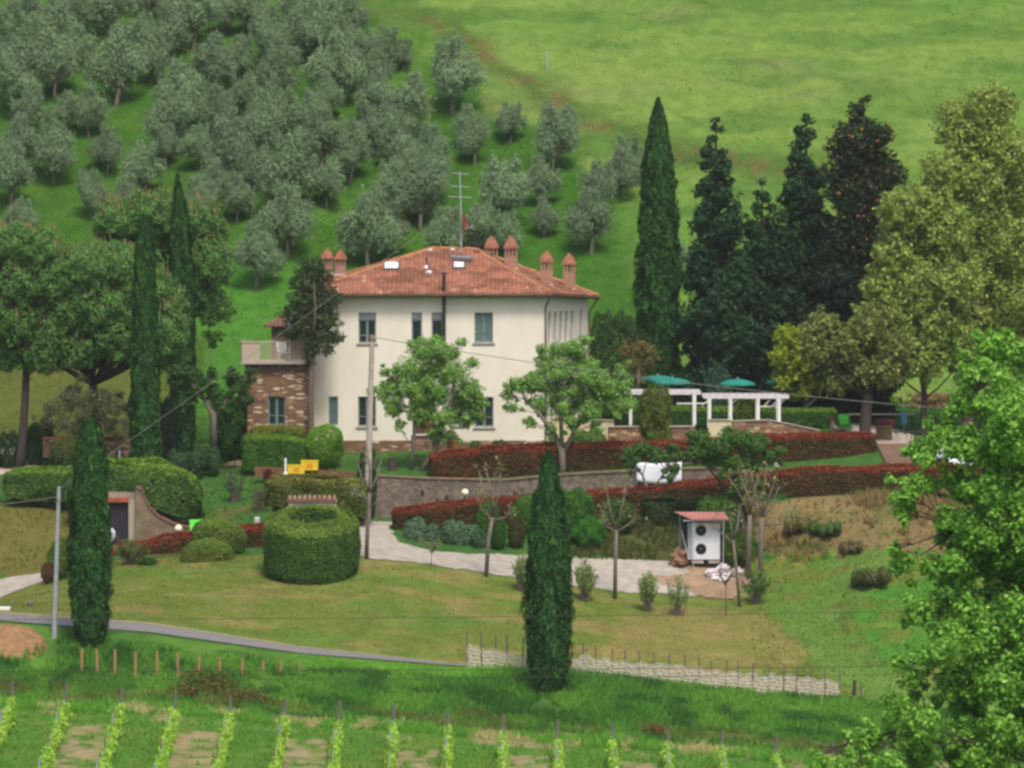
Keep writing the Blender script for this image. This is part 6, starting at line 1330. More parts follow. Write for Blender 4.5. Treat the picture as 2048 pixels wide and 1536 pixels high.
J = [(0, 0, .18), (-.06, 0, .38), (-.14, 0, .58), (-.17, 0, .68), (-.19, -.02, .82),          # pelvis, waist, chest, neck, head
     (.38, -.12, .34), (.62, -.14, .06), (.76, -.16, .04), (.36, .14, .30), (.66, .18, .06), (.8, .2, .04),
     (-.13, -.2, .58), (.02, -.28, .38), (.2, -.2, .34), (-.13, .2, .58), (-.22, .28, .34), (-.2, .34, .12)]
E = [(0, 1), (1, 2), (2, 3), (3, 4), (0, 5), (5, 6), (6, 7), (0, 8), (8, 9), (9, 10), (2, 11), (11, 12), (12, 13), (2, 14), (14, 15), (15, 16)]
Rr = [.13, .12, .14, .055, .1, .075, .05, .04, .075, .05, .04, .055, .042, .03, .055, .042, .03]
skin_part("body", J, Rr, E, SKIN, ps)
skin_part("shirt", [J[i] for i in (1, 2, 11, 12, 14, 15)], [.135, .155, .075, .06, .075, .06], [(0, 1), (1, 2), (2, 3), (1, 4), (4, 5)], SHIRT, ps)
skin_part("trousers", [J[i] for i in (0, 1, 5, 6, 8, 9)], [.15, .13, .09, .065, .09, .065], [(0, 1), (0, 2), (2, 3), (0, 4), (4, 5)], DENIM, ps)
b = MB(); b.lathe((-.205, -.0, .80), [(.085, 0), (.115, .05), (.105, .11), (.05, .15)], 12); b.build("hair", HAIR, ps, local=True, smooth=True)

# white banner on the retaining wall
b = MB(); nb_ = 16; vs_ = []
for i in range(nb_ + 1):
    t_ = i / nb_; x = HX(1273, 280.7) + (HX(1363, 280.7) - HX(1273, 280.7)) * t_; sag = .13 * math.sin(math.pi * t_)
    for j in range(7):
        q = j / 6; z = HZ(924, 280.7) + (HZ(962, 280.7) - HZ(924, 280.7)) * q - sag * q - .05 * math.sin(math.pi * t_) * (1 - q); vs_.append((x, 280.62 + .03 * math.sin(t_ * 9 + q * 3), z))
b.add(vs_, [(i * 7 + j, i * 7 + j + 1, (i + 1) * 7 + j + 1, (i + 1) * 7 + j) for i in range(nb_) for j in range(6)])
bn = thing("banner", "blank white cloth banner hanging over the retaining wall behind the small leafy tree", "banner", scr(1318, 967, 280.7)); o = b.build("cloth", mat("white_cloth", srgb(226, 228, 240), .8, 3, .03), bn, smooth=True); s_ = o.modifiers.new("Solid", 'SOLIDIFY'); s_.thickness = .01
for u in (1273, 1363): MB().tube([scr(u, 920, 280.66), scr(u, 968, 280.66)], .02, 6).build("pole", STEEL, bn)
b = MB(); b.tube([scr(1363, 928, 280.66), scr(1400, 924, 280.7), scr(1440, 918, 281.2)], .008, 4); b.build("cord", STEEL, bn)

# lamps
def globe_lamp(label, u, v, Y, vfoot, r=.16):
    c = scr(u, v, Y); g = gz(c[0], Y); t = thing("garden_lamp", label, "garden lamp", (c[0], Y, g), "round garden lamps"); 
    MB().tube([(c[0], Y, g - .05), (c[0], Y, c[2] - r)], .03, 8).build("post", IRON, t); b = MB(); b.lathe((c[0], Y, c[2] - r - .03), [(.05, 0), (.07, .03), (.07, .06)], 10); b.build("collar", IRON, t)
    b = MB(); pr_ = [(max(.01, r * math.sin(math.pi * i / 12)), r - r * math.cos(math.pi * i / 12)) for i in range(13)]; b.lathe((c[0], Y, c[2] - r), pr_, 20); b.build("globe", GLOBE, t, smooth=True)
globe_lamp("round cream garden lamp in front of the retaining wall near the drive bend", 930, 985, 276.0, 1010)
globe_lamp("round cream garden lamp at the far end of the retaining wall beside the leafy tree", 1555, 930, 278.4, 950, .15)
globe_lamp("round cream garden lamp in front of the curved wing wall", 357, 1057, 273.2, 1080, .17)
c = scr(515, 1052, 275.9); b = thing("wall_lamp", "white cylindrical lamp standing on the low end of the wing wall", "lamp", c - (0, 0, .1)); m_ = MB(); m_.lathe(c, [(.11, 0), (.13, .04), (.13, .34), (.1, .4)], 14); m_.build("shade", WHITE, b, smooth=False); m_ = MB(); m_.lathe(c - (0, 0, .1), [(.05, 0), (.05, .1)], 8); m_.build("base", IRON, b)
# lime green chair-like sheet above the hedge
c = scr(393, 1062, 274.6); g_ = gz(c[0], 274.6)
t = thing("garden_chair", "lime green slatted chair behind the sloping red hedge", "chair", (c[0], 274.6, g_)); LIME = mat("lime_plastic", srgb(112, 232, 88), .5, 4, .05)
b = MB()
for k in range(5): z = HZ(1068 - k * 6.4, 274.6); b.bar((c[0] - .27 - .01 * k, 274.6 + .02 * k, z), (c[0] + .27 + .015 * k, 274.6 + .02 * k, z + .01), .02, .135)
b.build("backrest", LIME, t); MB().box(c[0] - .28, c[0] + .28, 274.1, 274.6, g_ + .42, g_ + .46).build("seat", LIME, t)
for sx in (-.25, .25):
    for sy in (274.15, 274.62): MB().tube([(c[0] + sx, sy, g_ - .02), (c[0] + sx, sy, HZ(1066, 274.6))], .02, 6).build("leg", LIME, t)
# striped bundle by the cellar
c = scr(222, 1090, 274.4); g_ = gz(c[0], 274.4)
t = thing("scooter", "small covered scooter with white and black striped cover, half hidden by the roadside cypress", "scooter", (c[0], 274.4, g_))
m, tr_, bs = new_mat("striped_cover"); wv = tr_.nodes.new("ShaderNodeTexWave"); wv.bands_direction = 'Z'; wv.inputs["Scale"].default_value = 3.2; wv.inputs["Distortion"].default_value = 1.5
cr = tr_.nodes.new("ShaderNodeValToRGB"); cr.color_ramp.elements[0].position = .18; cr.color_ramp.elements[1].position = .3; cr.color_ramp.elements[0].color = (.05, .05, .05, 1); cr.color_ramp.elements[1].color = (.75, .76, .8, 1)
tcx = tr_.nodes.new("ShaderNodeTexCoord"); tr_.links.new(tcx.outputs["Object"], wv.inputs["Vector"]); tr_.links.new(wv.outputs["Fac"], cr.inputs[0]); tr_.links.new(cr.outputs[0], bs.inputs[0]); bs.inputs["Roughness"].default_value = .6
zt_ = HZ(1056, 274.4) - g_; b = MB(); b.tube([(-.35, 0, zt_ - .75), (-.1, 0, zt_ - .45), (.0, 0, zt_ - .12), (.03, 0, zt_)], [.26, .3, .22, .05], 14); b.build("cover", m, t, local=True, smooth=True)
b = MB(); b.tube([(-.6, 0, .42), (.1, 0, .42), (.3, 0, zt_ - .4)], [.15, .2, .08], 10); b.build("body", BLACK, t, local=True)
for sx in (-.55, .4):
    b = MB(); b.tube([(sx, -.06, .26), (sx, .06, .26)], [.26, .26], 18); b.build("wheel", IRON, t, local=True)
# yellow boxes
YB = mat("yellow_plastic", srgb(222, 190, 40), .5, 4, .05); OR = mat("orange_mark", srgb(214, 140, 40), .6, 6, .2)
for lab, u, vt, vb, w_, Y in (("yellow box with an orange patch, the lower left one beside the white post", 592, 930, 948, 34, 282.6), ("yellow box with an orange patch, the upper right one below the dome-shaped bush", 619, 921, 941, 34, 283.4)):
    x0, x1 = HX(u - w_ / 2, Y), HX(u + w_ / 2, Y); g_ = gz((x0 + x1) / 2, Y); z0, z1 = HZ(vb, Y), HZ(vt, Y); t = thing("box", lab, "box", ((x0 + x1) / 2, Y, g_), "yellow boxes on the garden terrace")
    b = MB(); b.box(x0, x1, Y, Y + .4, z0, z1 - .06); b.box(x0 - .02, x1 + .02, Y - .02, Y + .42, z1 - .057, z1); b.build("case", YB, t, bevel=.012)
    b = MB(); b.box(x0 + .26, x1 - .24, Y - .012, Y - .002, z0 + .1, z1 - .12); b.build("patch", OR, t)
    for sx in (x0 + .06, x1 - .06): MB().box(sx - .03, sx + .03, Y + .05, Y + .35, min(g_, z0 - .05) - .05, z0 - .002).build("foot", IRON, t)
c0, c1 = scr(571, 950, 281.9), scr(571, 916, 281.9); t = thing("marker_post", "short white post left of the yellow boxes", "post", c0); MB().tube([c0 - (0, 0, .2), c1], .05, 8).build("post", WHITE, t); b = MB(); b.lathe(c0 - (0, 0, .05), [(.1, 0), (.11, .1), (.05, .2)], 10); b.build("foot", WHITE, t)
c0, c1 = scr(17, 897, 296), scr(17, 862, 296); c0[2] = min(c0[2], gz(c0[0], 296)); t = thing("fountain", "pale garden post on a small stone base at the edge of the gravel yard", "post", c0); MB().tube([c0, c1], .06, 8).build("post", WHITE, t); b = MB(); b.lathe(c0, [(.3, 0), (.26, .2), (.12, .34)], 10); b.build("base", STONET, t)
t.name = "garden_post"
# white table and pots before the house
x_ = HX(838, 288.2); g_ = gz(x_, 288.2); t = table("garden_table", "white-topped garden table with trestle legs behind the multi-stemmed tree", x_, 288.2, HZ(898, 288.2), .82, .6, .68, WHITE, GREYW)
MB().bar((-.3, -.2, .1), (.3, -.2, .5), .03, .03).build("brace", GREYW, t, local=True); MB().bar((.3, -.2, .1), (-.3, -.2, .5), .03, .03).build("brace", GREYW, t, local=True)
for lab, u, vt, vb, w_, Y in (("large terracotta pot standing against the house plinth left of the small plants", 902, 868, 897, 26, 288.6), ("wide low terracotta pot in front of the tall one", 908, 880, 899, 32, 287.8)):
    k = F / Y; z0 = HZ(vb, Y); H = HZ(vt, Y) - z0; r = w_ / k / 2; t = thing("plant_pot", lab, "plant pot", (HX(u, Y), Y, z0), "terracotta pots"); b = MB(); b.lathe((0, 0, 0), [(r * .62, 0), (r * .9, H * .8), (r * .92, H * .85), (r, H * .86), (r, H), (r * .85, H), (r * .8, H * .9)], 16); b.build("pot", TERRA, t, local=True)
    foliage("plant", [(0, 0, H + .05, r * .7, r * .7, .12)], 160, .06, [srgb(70, 90, 50), srgb(120, 60, 50)], LEAF, t, np.random.default_rng(5))
x_ = HX(785, 284.6); g_ = gz(x_, 284.6); b = MB(); b.lathe((x_, 284.6, g_), [(.24, -.05), (.22, .1), (.19, .45), (.2, .56), (.16, .58)], 12); o = b.build("tree_stump", BARKD, None, label="short dark tree stump on the grass left of the multi-stemmed tree", cat="tree stump")

# heat pump shelter
YH = 270.2; zg = HZ(1122, YH); hp = thing("heat_pump", "white heat pump with two round black fans under the small red roof", "heat pump", (HX(1408, YH), YH, zg))
x0, x1 = HX(1384, YH), HX(1440, YH); zt = HZ(1046, YH); SX = HX(1376, YH)
b = MB(); b.box(x0, x1, YH, YH + .55, zg + .06, zt); b.build("case", mat("heat_pump_white", srgb(214, 216, 222), .45, 3, .04), hp, bevel=.015)
b = MB()
for k in range(14): b.box(SX, x0 - .012, YH + .06, YH + .5, zg + .14 + k * .108, zg + .2 + k * .108)
b.box(SX - .01, x0 - .003, YH + .02, YH + .055, zg + .06, zt); b.build("side_grille", mat("grille_grey", srgb(150, 162, 168), .5, 4, .1), hp)
for v in (1061, 1098):
    c = scr(1402, v, YH); r = .235; b = MB(); b.tube([(c[0], YH - .012, c[2]), (c[0], YH - .004, c[2])], [r, r], 28); fn = b.build("fan", mat("fan_black", srgb(22, 34, 38), .6, 6, .2) if "fan_black" not in MATS else MATS["fan_black"], hp)
    g = MB()
    for rr in (.06, .1, .14, .18, .225): g.tube([(c[0] + rr * math.cos(a), YH - .03, c[2] + rr * math.sin(a)) for a in np.linspace(0, 2 * math.pi, 25)], .004, 4, cap=False)
    for a in np.linspace(0, math.pi, 5)[:-1]: g.bar((c[0] - .22 * math.cos(a), YH - .028, c[2] - .22 * math.sin(a)), (c[0] + .22 * math.cos(a), YH - .028, c[2] + .22 * math.sin(a)), .007, .007)
    g.build("grille", BLACK, fn); h_ = MB(); h_.tube([(c[0], YH - .04, c[2]), (c[0], YH - .02, c[2])], [.03, .03], 10); h_.build("hub", GREYP, fn)
c = scr(1424, 1059, YH); MB().box(c[0] - .05, c[0] + .05, YH - .012, YH - .003, c[2] - .02, c[2] + .02).build("badge", GREYP, hp)
MB().box(x0, x0 + .5, YH + .05, YH + .5, zg - .1, zg + .058).build("plinth", CONC, hp); MB().box(x1 - .5, x1, YH + .05, YH + .5, zg - .1, zg + .058).build("plinth", CONC, hp)
sh_ = thing("shelter", "small lean-to shelter with corrugated red roof over the heat pump", "shelter", (HX(1400, YH), YH, zg))
b = MB(); n = 60; fl_ = scr(1358 + 24, 1037, YH - .6); rw = HX(1457, YH - .6) - fl_[0]; vs_ = []
for i in range(n + 1):
    t_ = i / n; w_ = .028 * math.sin(t_ * math.pi * 2 * 12); vs_.append((fl_[0] + rw * t_, YH - .6, HZ(1037, YH) + w_)); vs_.append((HX(1350, YH) + (HX(1452, YH) - HX(1350, YH)) * t_ - .0, YH + .9, HZ(1037, YH) + .24 + w_))
b.add(vs_, [(2 * i, 2 * i + 2, 2 * i + 3, 2 * i + 1) for i in range(n)]); o = b.build("roof", mat("faded_red_sheet", srgb(182, 124, 116), .6, 2, .12), sh_); s_ = o.modifiers.new("Solid", 'SOLIDIFY'); s_.thickness = .015
for (u, dy) in ((1386, -.5), (1446, -.5), (1361, .85), (1449, .85)):
    x = HX(u, YH); MB().tube([(x, YH + dy, gz(x, YH + dy) - .1), (x, YH + dy, HZ(1037, YH) + .02 + .16 * (dy + .5))], .022, 6).build("post", STEEL, sh_)
MB().bar((HX(1363, YH), YH + .5, HZ(1062, YH)), (HX(1378, YH), YH - .4, HZ(1118, YH)), .03, .03).build("brace", STEEL, sh_); b = MB(); b.bar((HX(1366, YH), YH - .5, HZ(1040, YH)), (HX(1450, YH), YH - .5, HZ(1040, YH)), .05, .05); b.build("rail", STEEL, sh_)
MB().box(HX(1368, YH), HX(1442, YH), YH + .93, YH + .96, zg + .2, HZ(1040, YH)).build("back_panel", mat("dark_green_panel", srgb(40, 62, 50), .8, 3, .2), sh_)
# rubble sacks, brick rubble
rng = np.random.default_rng(44)
def lumpy(name, label, cat, c, sx, sy, sz, m, seed, n=18, k=10, amp=.25, sink=.15, group=None):
    b = MB(); vs_ = []
    for i in range(k):
        th = math.pi * (i + .5) / k
        for j in range(n):
            a = 2 * math.pi * j / n; q = 1 + amp * (vnoise(a * 1.6 + seed, th * 3, seed) - .5) * 2 + amp * .6 * (vnoise(a * 4 + seed, th * 6, seed) - .5) * 2
            vs_.append((c[0] + sx * q * math.sin(th) * math.cos(a), c[1] + sy * q * math.sin(th) * math.sin(a), c[2] + sz * (1 - sink) + sz * q * math.cos(th)))
    b.add(vs_, [(i * n + j, i * n + (j + 1) % n, (i + 1) * n + (j + 1) % n, (i + 1) * n + j) for i in range(k - 1) for j in range(n)] + [tuple(range(n))[::-1], tuple((k - 1) * n + j for j in range(n))])
    o = b.build(name, m, None); return tag(o, label, cat, group)
SACK = mat("dirty_white_sheet", srgb(206, 198, 200), .8, 4, .22, .5)
for lab, u, v, Y, a, b_, c_ in (("crumpled dirty white sack against the heat pump, leftmost of the heap", 1423, 1131, 269.4, .3, .25, .18), ("crumpled white sack leaning upwards in the middle of the heap by the heat pump", 1446, 1126, 269.6, .3, .22, .28), ("crumpled whitish sheet at the right end of the heap, behind the thin leaning tree", 1474, 1130, 269.6, .22, .2, .22), ("flat white sack in front of the heap by the heat pump", 1438, 1136, 268.9, .38, .25, .12)):
    c = scr(u, v, Y); c[2] = gz(c[0], Y); lumpy("sack", lab, "sack", c, a, b_, c_, SACK, int(u), amp=.45, group="crumpled sacks by the heat pump")
c = scr(1358, 1122, 270.4); c[2] = gz(c[0], 270.4); lumpy("brick_pile", "small heap of broken brown bricks left of the heat pump shelter", "rubble heap", c, .42, .4, .42, mat("broken_brick", srgb(126, 98, 78), .95, 6, .4, .8), 5, amp=.4)
c = scr(20, 1292, 248.4); n = 26; VV = []; 
for i in range(n):
    for j in range(n):
        x = c[0] - 1.7 + 3.4 * i / (n - 1); y = 246.9 + 2.6 * j / (n - 1); q = 1 - ((x - c[0]) / 1.6) ** 2 - ((y - 248.2) / 1.25) ** 2
        VV.append((x, y, gz(x, y) - .12 + .62 * max(0, q) ** .8 * (.75 + .5 * float(vnoise(x * 2.2, y * 2.2, 4))) + .06 * float(vnoise(x * 7, y * 7, 6))))
mo = MB(); mo.add(VV, [(i * n + j, (i + 1) * n + j, (i + 1) * n + j + 1, i * n + j + 1) for i in range(n - 1) for j in range(n - 1)])
mo.build("earth_mound", mat("orange_earth", srgb(122, 92, 64), .95, 4, .3, .9, col2=srgb(152, 118, 86)), None, smooth=True, label="low heap of orange-brown soil at the left edge beside the road", cat="earth mound")
c = scr(5, 1219, 254.3); b = MB(); b.box(c[0] - 1.2, c[0] + .32, 254.2, 254.5, gz(c[0], 254.3) - .1, gz(c[0], 254.3) + .14); b.build("kerb_stone", WHITE, None, bevel=.02, label="white kerb stone at the left edge of the road junction", cat="kerb stone")
c = scr(60, 1206, 257.5); lumpy("rock", "small grey rock on the grass by the road junction", "rock", (c[0], c[1], gz(c[0], c[1])), .14, .14, .12, GREYW, 12)
# white car
YC = 282.4; cx_ = HX(1948, YC); gC = gz(cx_, YC); cz = HZ(958, YC)
car = thing("parked_car", "white car parked behind the bright foreground tree at the end of the lower red hedge", "car", (cx_, YC, cz), None)
def loft(mb, secs):      # secs: (x, [(y, z)...]) with equal counts
    k = len(secs[0][1]); vs_ = [(x, y, z) for x, pr in secs for y, z in pr]; n = len(secs)
    mb.add(vs_, [(i * k + j, i * k + (j + 1) % k, (i + 1) * k + (j + 1) % k, (i + 1) * k + j) for i in range(n - 1) for j in range(k)] + [tuple(range(k))[::-1], tuple((n - 1) * k + j for j in range(k))])
def sec(w_, z0, z1, r=.1): return [(-w_ + r, z0), (w_ - r, z0), (w_, z0 + r), (w_, z1 - r), (w_ - r, z1), (-w_ + r, z1), (-w_, z1 - r), (-w_, z0 + r)]
CARW = mat("car_white", srgb(228, 230, 238), .25, 3, .02, spec=.6); b = MB()
loft(b, [(-2.0, sec(.72, .35, .82)), (-1.93, sec(.80, .26, .95)), (-1.2, sec(.84, .24, .98)), (.7, sec(.84, .24, .95)), (1.5, sec(.82, .25, .86)), (1.95, sec(.74, .3, .7))]); b.build("body", CARW, car, local=True, smooth=False, bevel=.03)
b = MB(); loft(b, [(-1.85, sec(.68, .93, 1.0, .03)), (-1.45, sec(.64, .93, 1.40, .1)), (-.9, sec(.64, .93, 1.47, .1)), (.2, sec(.64, .93, 1.45, .1)), (1.0, sec(.7, .93, 1.0, .03))]); b.build("cabin", CARW, car, local=True, bevel=.02)
b = MB(); b.poly([(-1.4, -.715, 1.0), (.75, -.74, 1.0), (.18, -.665, 1.36), (-1.2, -.66, 1.36)]); b.poly([(-1.905, -.5, 1.0), (-1.905, .5, 1.0), (-1.52, .46, 1.36), (-1.52, -.46, 1.36)]); b.build("windows", GLASS, car, local=True)
for sx in (-1.25, 1.2):
    for sy in (-.8, .8):
        w1 = MB(); w1.tube([(sx, sy - .1, .3), (sx, sy + .1, .3)], [.31, .31], 20); o = w1.build("wheel", mat("tyre", srgb(34, 34, 36), .8, 5, .1) if "tyre" not in MATS else MATS["tyre"], car, local=True)
        w2 = MB(); s_ = -1 if sy < 0 else 1; w2.tube([(sx, sy + s_ * .1, .3), (sx, sy + s_ * .115, .3)], [.19, .17], 14); w2.build("rim", STEEL, o, local=True)
for sy in (-.62, .62): b = MB(); b.box(-2.03, -1.86, sy - .16, sy + .16, .66, .9); b.build("tail_light", mat("tail_light_red", srgb(200, 40, 50), .3, 3, .05) if "tail_light_red" not in MATS else MATS["tail_light_red"], car, local=True, bevel=.02)
b = MB(); b.box(-2.06, -1.98, -.74, .74, .34, .52); b.build("bumper", GREYP, car, local=True, bevel=.02)
c = scr(1882, 945, 281.2); g_ = HZ(955, 281.2); t = thing("waste_bin", "black waste bin at the rear end of the white car", "bin", (HX(1882, 281.2), 281.2, g_)); b = MB(); b.add([(-.22, -.22, 0), (.22, -.22, 0), (.22, .22, 0), (-.22, .22, 0), (-.28, -.28, .82), (.28, -.28, .82), (.28, .28, .82), (-.28, .28, .82)], [(0, 3, 2, 1), (4, 5, 6, 7), (0, 1, 5, 4), (1, 2, 6, 5), (2, 3, 7, 6), (3, 0, 4, 7)]); b.build("body", mat("black_plastic", srgb(28, 32, 42), .5, 4, .1), t, local=True, bevel=.02); b = MB(); b.box(-.3, .3, -.32, .3, .822, .9); b.build("lid", MATS["black_plastic"], t, local=True, bevel=.02)

# ------------------------------------------------------------------ poles and wires
p0 = at(733, 275.2); ptop = scr(744.5, 671, 275.2); up = thing("utility_pole", "leaning concrete utility pole with ivy at its foot in front of the house", "utility pole", p0)
MB().tube([p0 - (0, 0, .4), ptop], [.17, .10], 10).build("pole", CONC, up)
b = MB(); b.box(ptop[0] - .1, ptop[0] + .12, 275.05, 275.3, ptop[2] - .16, ptop[2] + .02); b.build("bracket", mat("rust_cap", srgb(134, 110, 100), .8, 5, .2), up); b = MB(); b.lathe((ptop[0] + .17, 275.15, ptop[2] - .2), [(.05, 0), (.06, .1), (.04, .18)], 8); b.build("insulator", STEEL, up)
p1 = scr(108, 1272, 249.0); p1[2] = gz(p1[0], 249.0); p1t = scr(118, 973, 249.0); lp = thing("lamp_post", "slim pale grey metal post on the roadside left of the blunt-topped cypress", "utility pole", p1)
MB().tube([p1 - (0, 0, .3), p1t], [.11, .075], 12).build("pole", STEEL, lp); b = MB(); b.tube([p1t + (-.0, 0, -.62) , p1t + (0, 0, -.5)], .1, 10); b.build("clamp", GREYP, lp); b = MB(); b.bar(p1t + (-.14, 0, -.42), p1t + (.02, 0, -.42), .03, .03); b.build("bracket", STEEL, lp)
c0, c1 = scr(238, 925, 283), scr(239, 900, 283); c0[2] = gz(c0[0], 283); MB().tube([c0 - (0, 0, .1), c1], .035, 6).build("thin_post", STEEL, None, label="thin grey metal post on the grass between the two left cypresses", cat="post")
def wire(label, pts, r, m, sag=0, n=24, group=None):
    a, b_ = np.array(pts[0], float), np.array(pts[1], float); q = [a + (b_ - a) * t + np.array((0, 0, -sag * 4 * t * (1 - t))) for t in np.linspace(0, 1, n)]
    o = MB().tube(q, r, 5).build("cable", m, None); return tag(o, label, "cable", group)
WIRE = mat("cable_grey", srgb(118, 118, 112), .6, 5, .1); WDK = mat("cable_dark", srgb(70, 72, 60), .7, 5, .1)
wire("grey overhead cable from the concrete pole across the front garden trees to the right", [ptop + (.17, 0, -.1), scr(2160, 836, 262)], .017, WIRE, .42)
wire("grey overhead cable rising from the slim roadside post towards the roof aerial", [p1t + (0, 0, -.1), scr(921, 408, 296.0)], .010, WIRE, .1)
wire("grey overhead cable leaving the slim roadside post towards the left", [p1t + (-.12, 0, -.42), scr(-260, 1022, 244)], .015, WIRE, .15)
wire("thin dark wire crossing the whole view above the lawn, highest of three", [scr(-420, 1240, 170), scr(2460, 1212, 170)], .008, WDK, .10, group="thin wires crossing the valley")
wire("thin dark wire crossing just above the bank grass, middle one of three", [scr(-420, 1343, 170), scr(2460, 1326, 170)], .008, WDK, .06, group="thin wires crossing the valley")
wire("thin dark wire crossing below the white net fence, lowest of three", [scr(-420, 1361, 170), scr(2460, 1341, 170)], .008, WDK, .06, group="thin wires crossing the valley")

# ------------------------------------------------------------------ stakes and net fence
rng = np.random.default_rng(55)
for i, (u, vt, vb) in enumerate(zip([163, 195, 230, 270, 315, 355, 397, 440, 484, 525, 561, 598], [1298, 1298, 1299, 1303, 1303, 1306, 1310, 1313, 1317, 1320, 1321, 1323], [1342, 1348, 1348, 1352, 1350, 1350, 1348, 1350, 1348, 1346, 1344, 1340])):
    p = hit(u, vb + 4, 236); top = HZ(vt, p[1]); b = MB(); b.tube([p - (0, 0, .15), (p[0] + rng.normal() * .015, p[1], top)], [.062, .055], 7)
    tag(b.build("stake", WOOD, None), "tan wooden stake in the bank grass, %s from the left" % ordinal(i), "stake", "wooden stakes in the bank grass")
YN = 250.15
NET = mat("white_net", srgb(222, 208, 204), .9, 9, .16, .3); POSTM = mat("fence_post", srgb(122, 100, 92), .9, 6, .25)
fen = [(934.5, 1262), (963, 1265), (991, 1270), (1016, 1270), (1044.5, 1275), (1075, 1278), (1105, 1280), (1135, 1284), (1165, 1287), (1192, 1290), (1226, 1296), (1250, 1300), (1281, 1302), (1310, 1304), (1337, 1305), (1369, 1309), (1396, 1314), (1422, 1320), (1451, 1318), (1478, 1324), (1504, 1326), (1537, 1328), (1566, 1328), (1592, 1333), (1622, 1332), (1650, 1336), (1676, 1338)]
def fy(u): return 250.2 + .12 * math.sin(u * .03)
for i, (u, vt) in enumerate(fen):
    p = at(u, fy(u)); H = min(HZ(vt, p[1]), p[2] + 1.45); b = MB(); b.tube([p - (0, 0, .2), (p[0] + rng.normal() * .04, p[1], H)], [.036, .032], 6)
    tag(b.build("fence_post", POSTM if i > 8 else GREYW, None), "thin %s post of the white net fence, %s from the left" % ("brown" if i > 8 else "grey", ordinal(i) if i < 14 else "%s from the right" % ordinal(len(fen) - 1 - i)) if i < 14 else "thin brown post of the white net fence, %s from the right" % ordinal(len(fen) - 1 - i), "fence post", "posts of the net fence")
def net(label, u0, u1, tops, du=3.0):
    b = MB(); us = np.arange(u0, u1 + .1, du); vs_ = []; nr_ = 7
    for i, u in enumerate(us):
        y = fy(u) - .05 + .05 * math.sin(u * .21) + .04 * math.sin(u * .53); x = HX(u, y); g = gz(x, y); zt = max(HZ(np.interp(u, *zip(*tops)) - 5 + 2.5 * math.sin(u * .17), y), g + .26)
        for j in range(nr_): q = j / (nr_ - 1); vs_.append((x, y + .02 * math.sin(j * 2 + u * .4), g - .05 + (zt - g + .05) * q))
    b.add(vs_, [(i * nr_ + j, (i + 1) * nr_ + j, (i + 1) * nr_ + j + 1, i * nr_ + j + 1) for i in range(len(us) - 1) for j in range(nr_ - 1)])
    o = tag(b.build("net_fence", NET, None), label, "net"); w_ = o.modifiers.new("Wire", 'WIREFRAME'); w_.thickness = .04; w_.use_even_offset = False; w_.use_replace = True; return o
net("white mesh netting tied along the fence posts left of the lone cypress", 934, 1062, [(934, 1288), (945, 1298), (990, 1305), (1062, 1318)])
net("white mesh netting tied along the fence posts right of the lone cypress", 1145, 1680, [(1145, 1322), (1165, 1314), (1200, 1322), (1260, 1330), (1340, 1333), (1422, 1345), (1500, 1352), (1566, 1354), (1676, 1368)])
# low debris post at the end of the fence
p = at(1708, 250.0); b = MB(); b.tube([p - (0, 0, .1), p + (.03, 0, .9)], [.09, .07], 7); b.build("broken_post", BARKD, None, label="short dark broken post past the right end of the net fence", cat="post")
p = at(1722, 250.0); b = MB(); b.tube([p - (0, 0, .1), p + (.02, 0, .75)], [.05, .04], 7); b.build("broken_post", GREYW, None, label="thin pale post leaning beside the short dark broken post", cat="post")
p = at(1690, 243.5); b = MB(); b.tube([p - (0, 0, .1), p + (.0, 0, 1.0)], [.045, .04], 7); b.build("stake", WOOD, None, label="lone tan stake at the right, above the vineyard", cat="stake")
p = scr(1095, 120, 360); u0 = hit(1094, 140, 312); MB().tube([u0 - (0, 0, .2), u0 + (0, 0, 1.0)], .04, 6).build("thin_post", STEEL, None, label="thin grey post standing alone high on the meadow", cat="post")

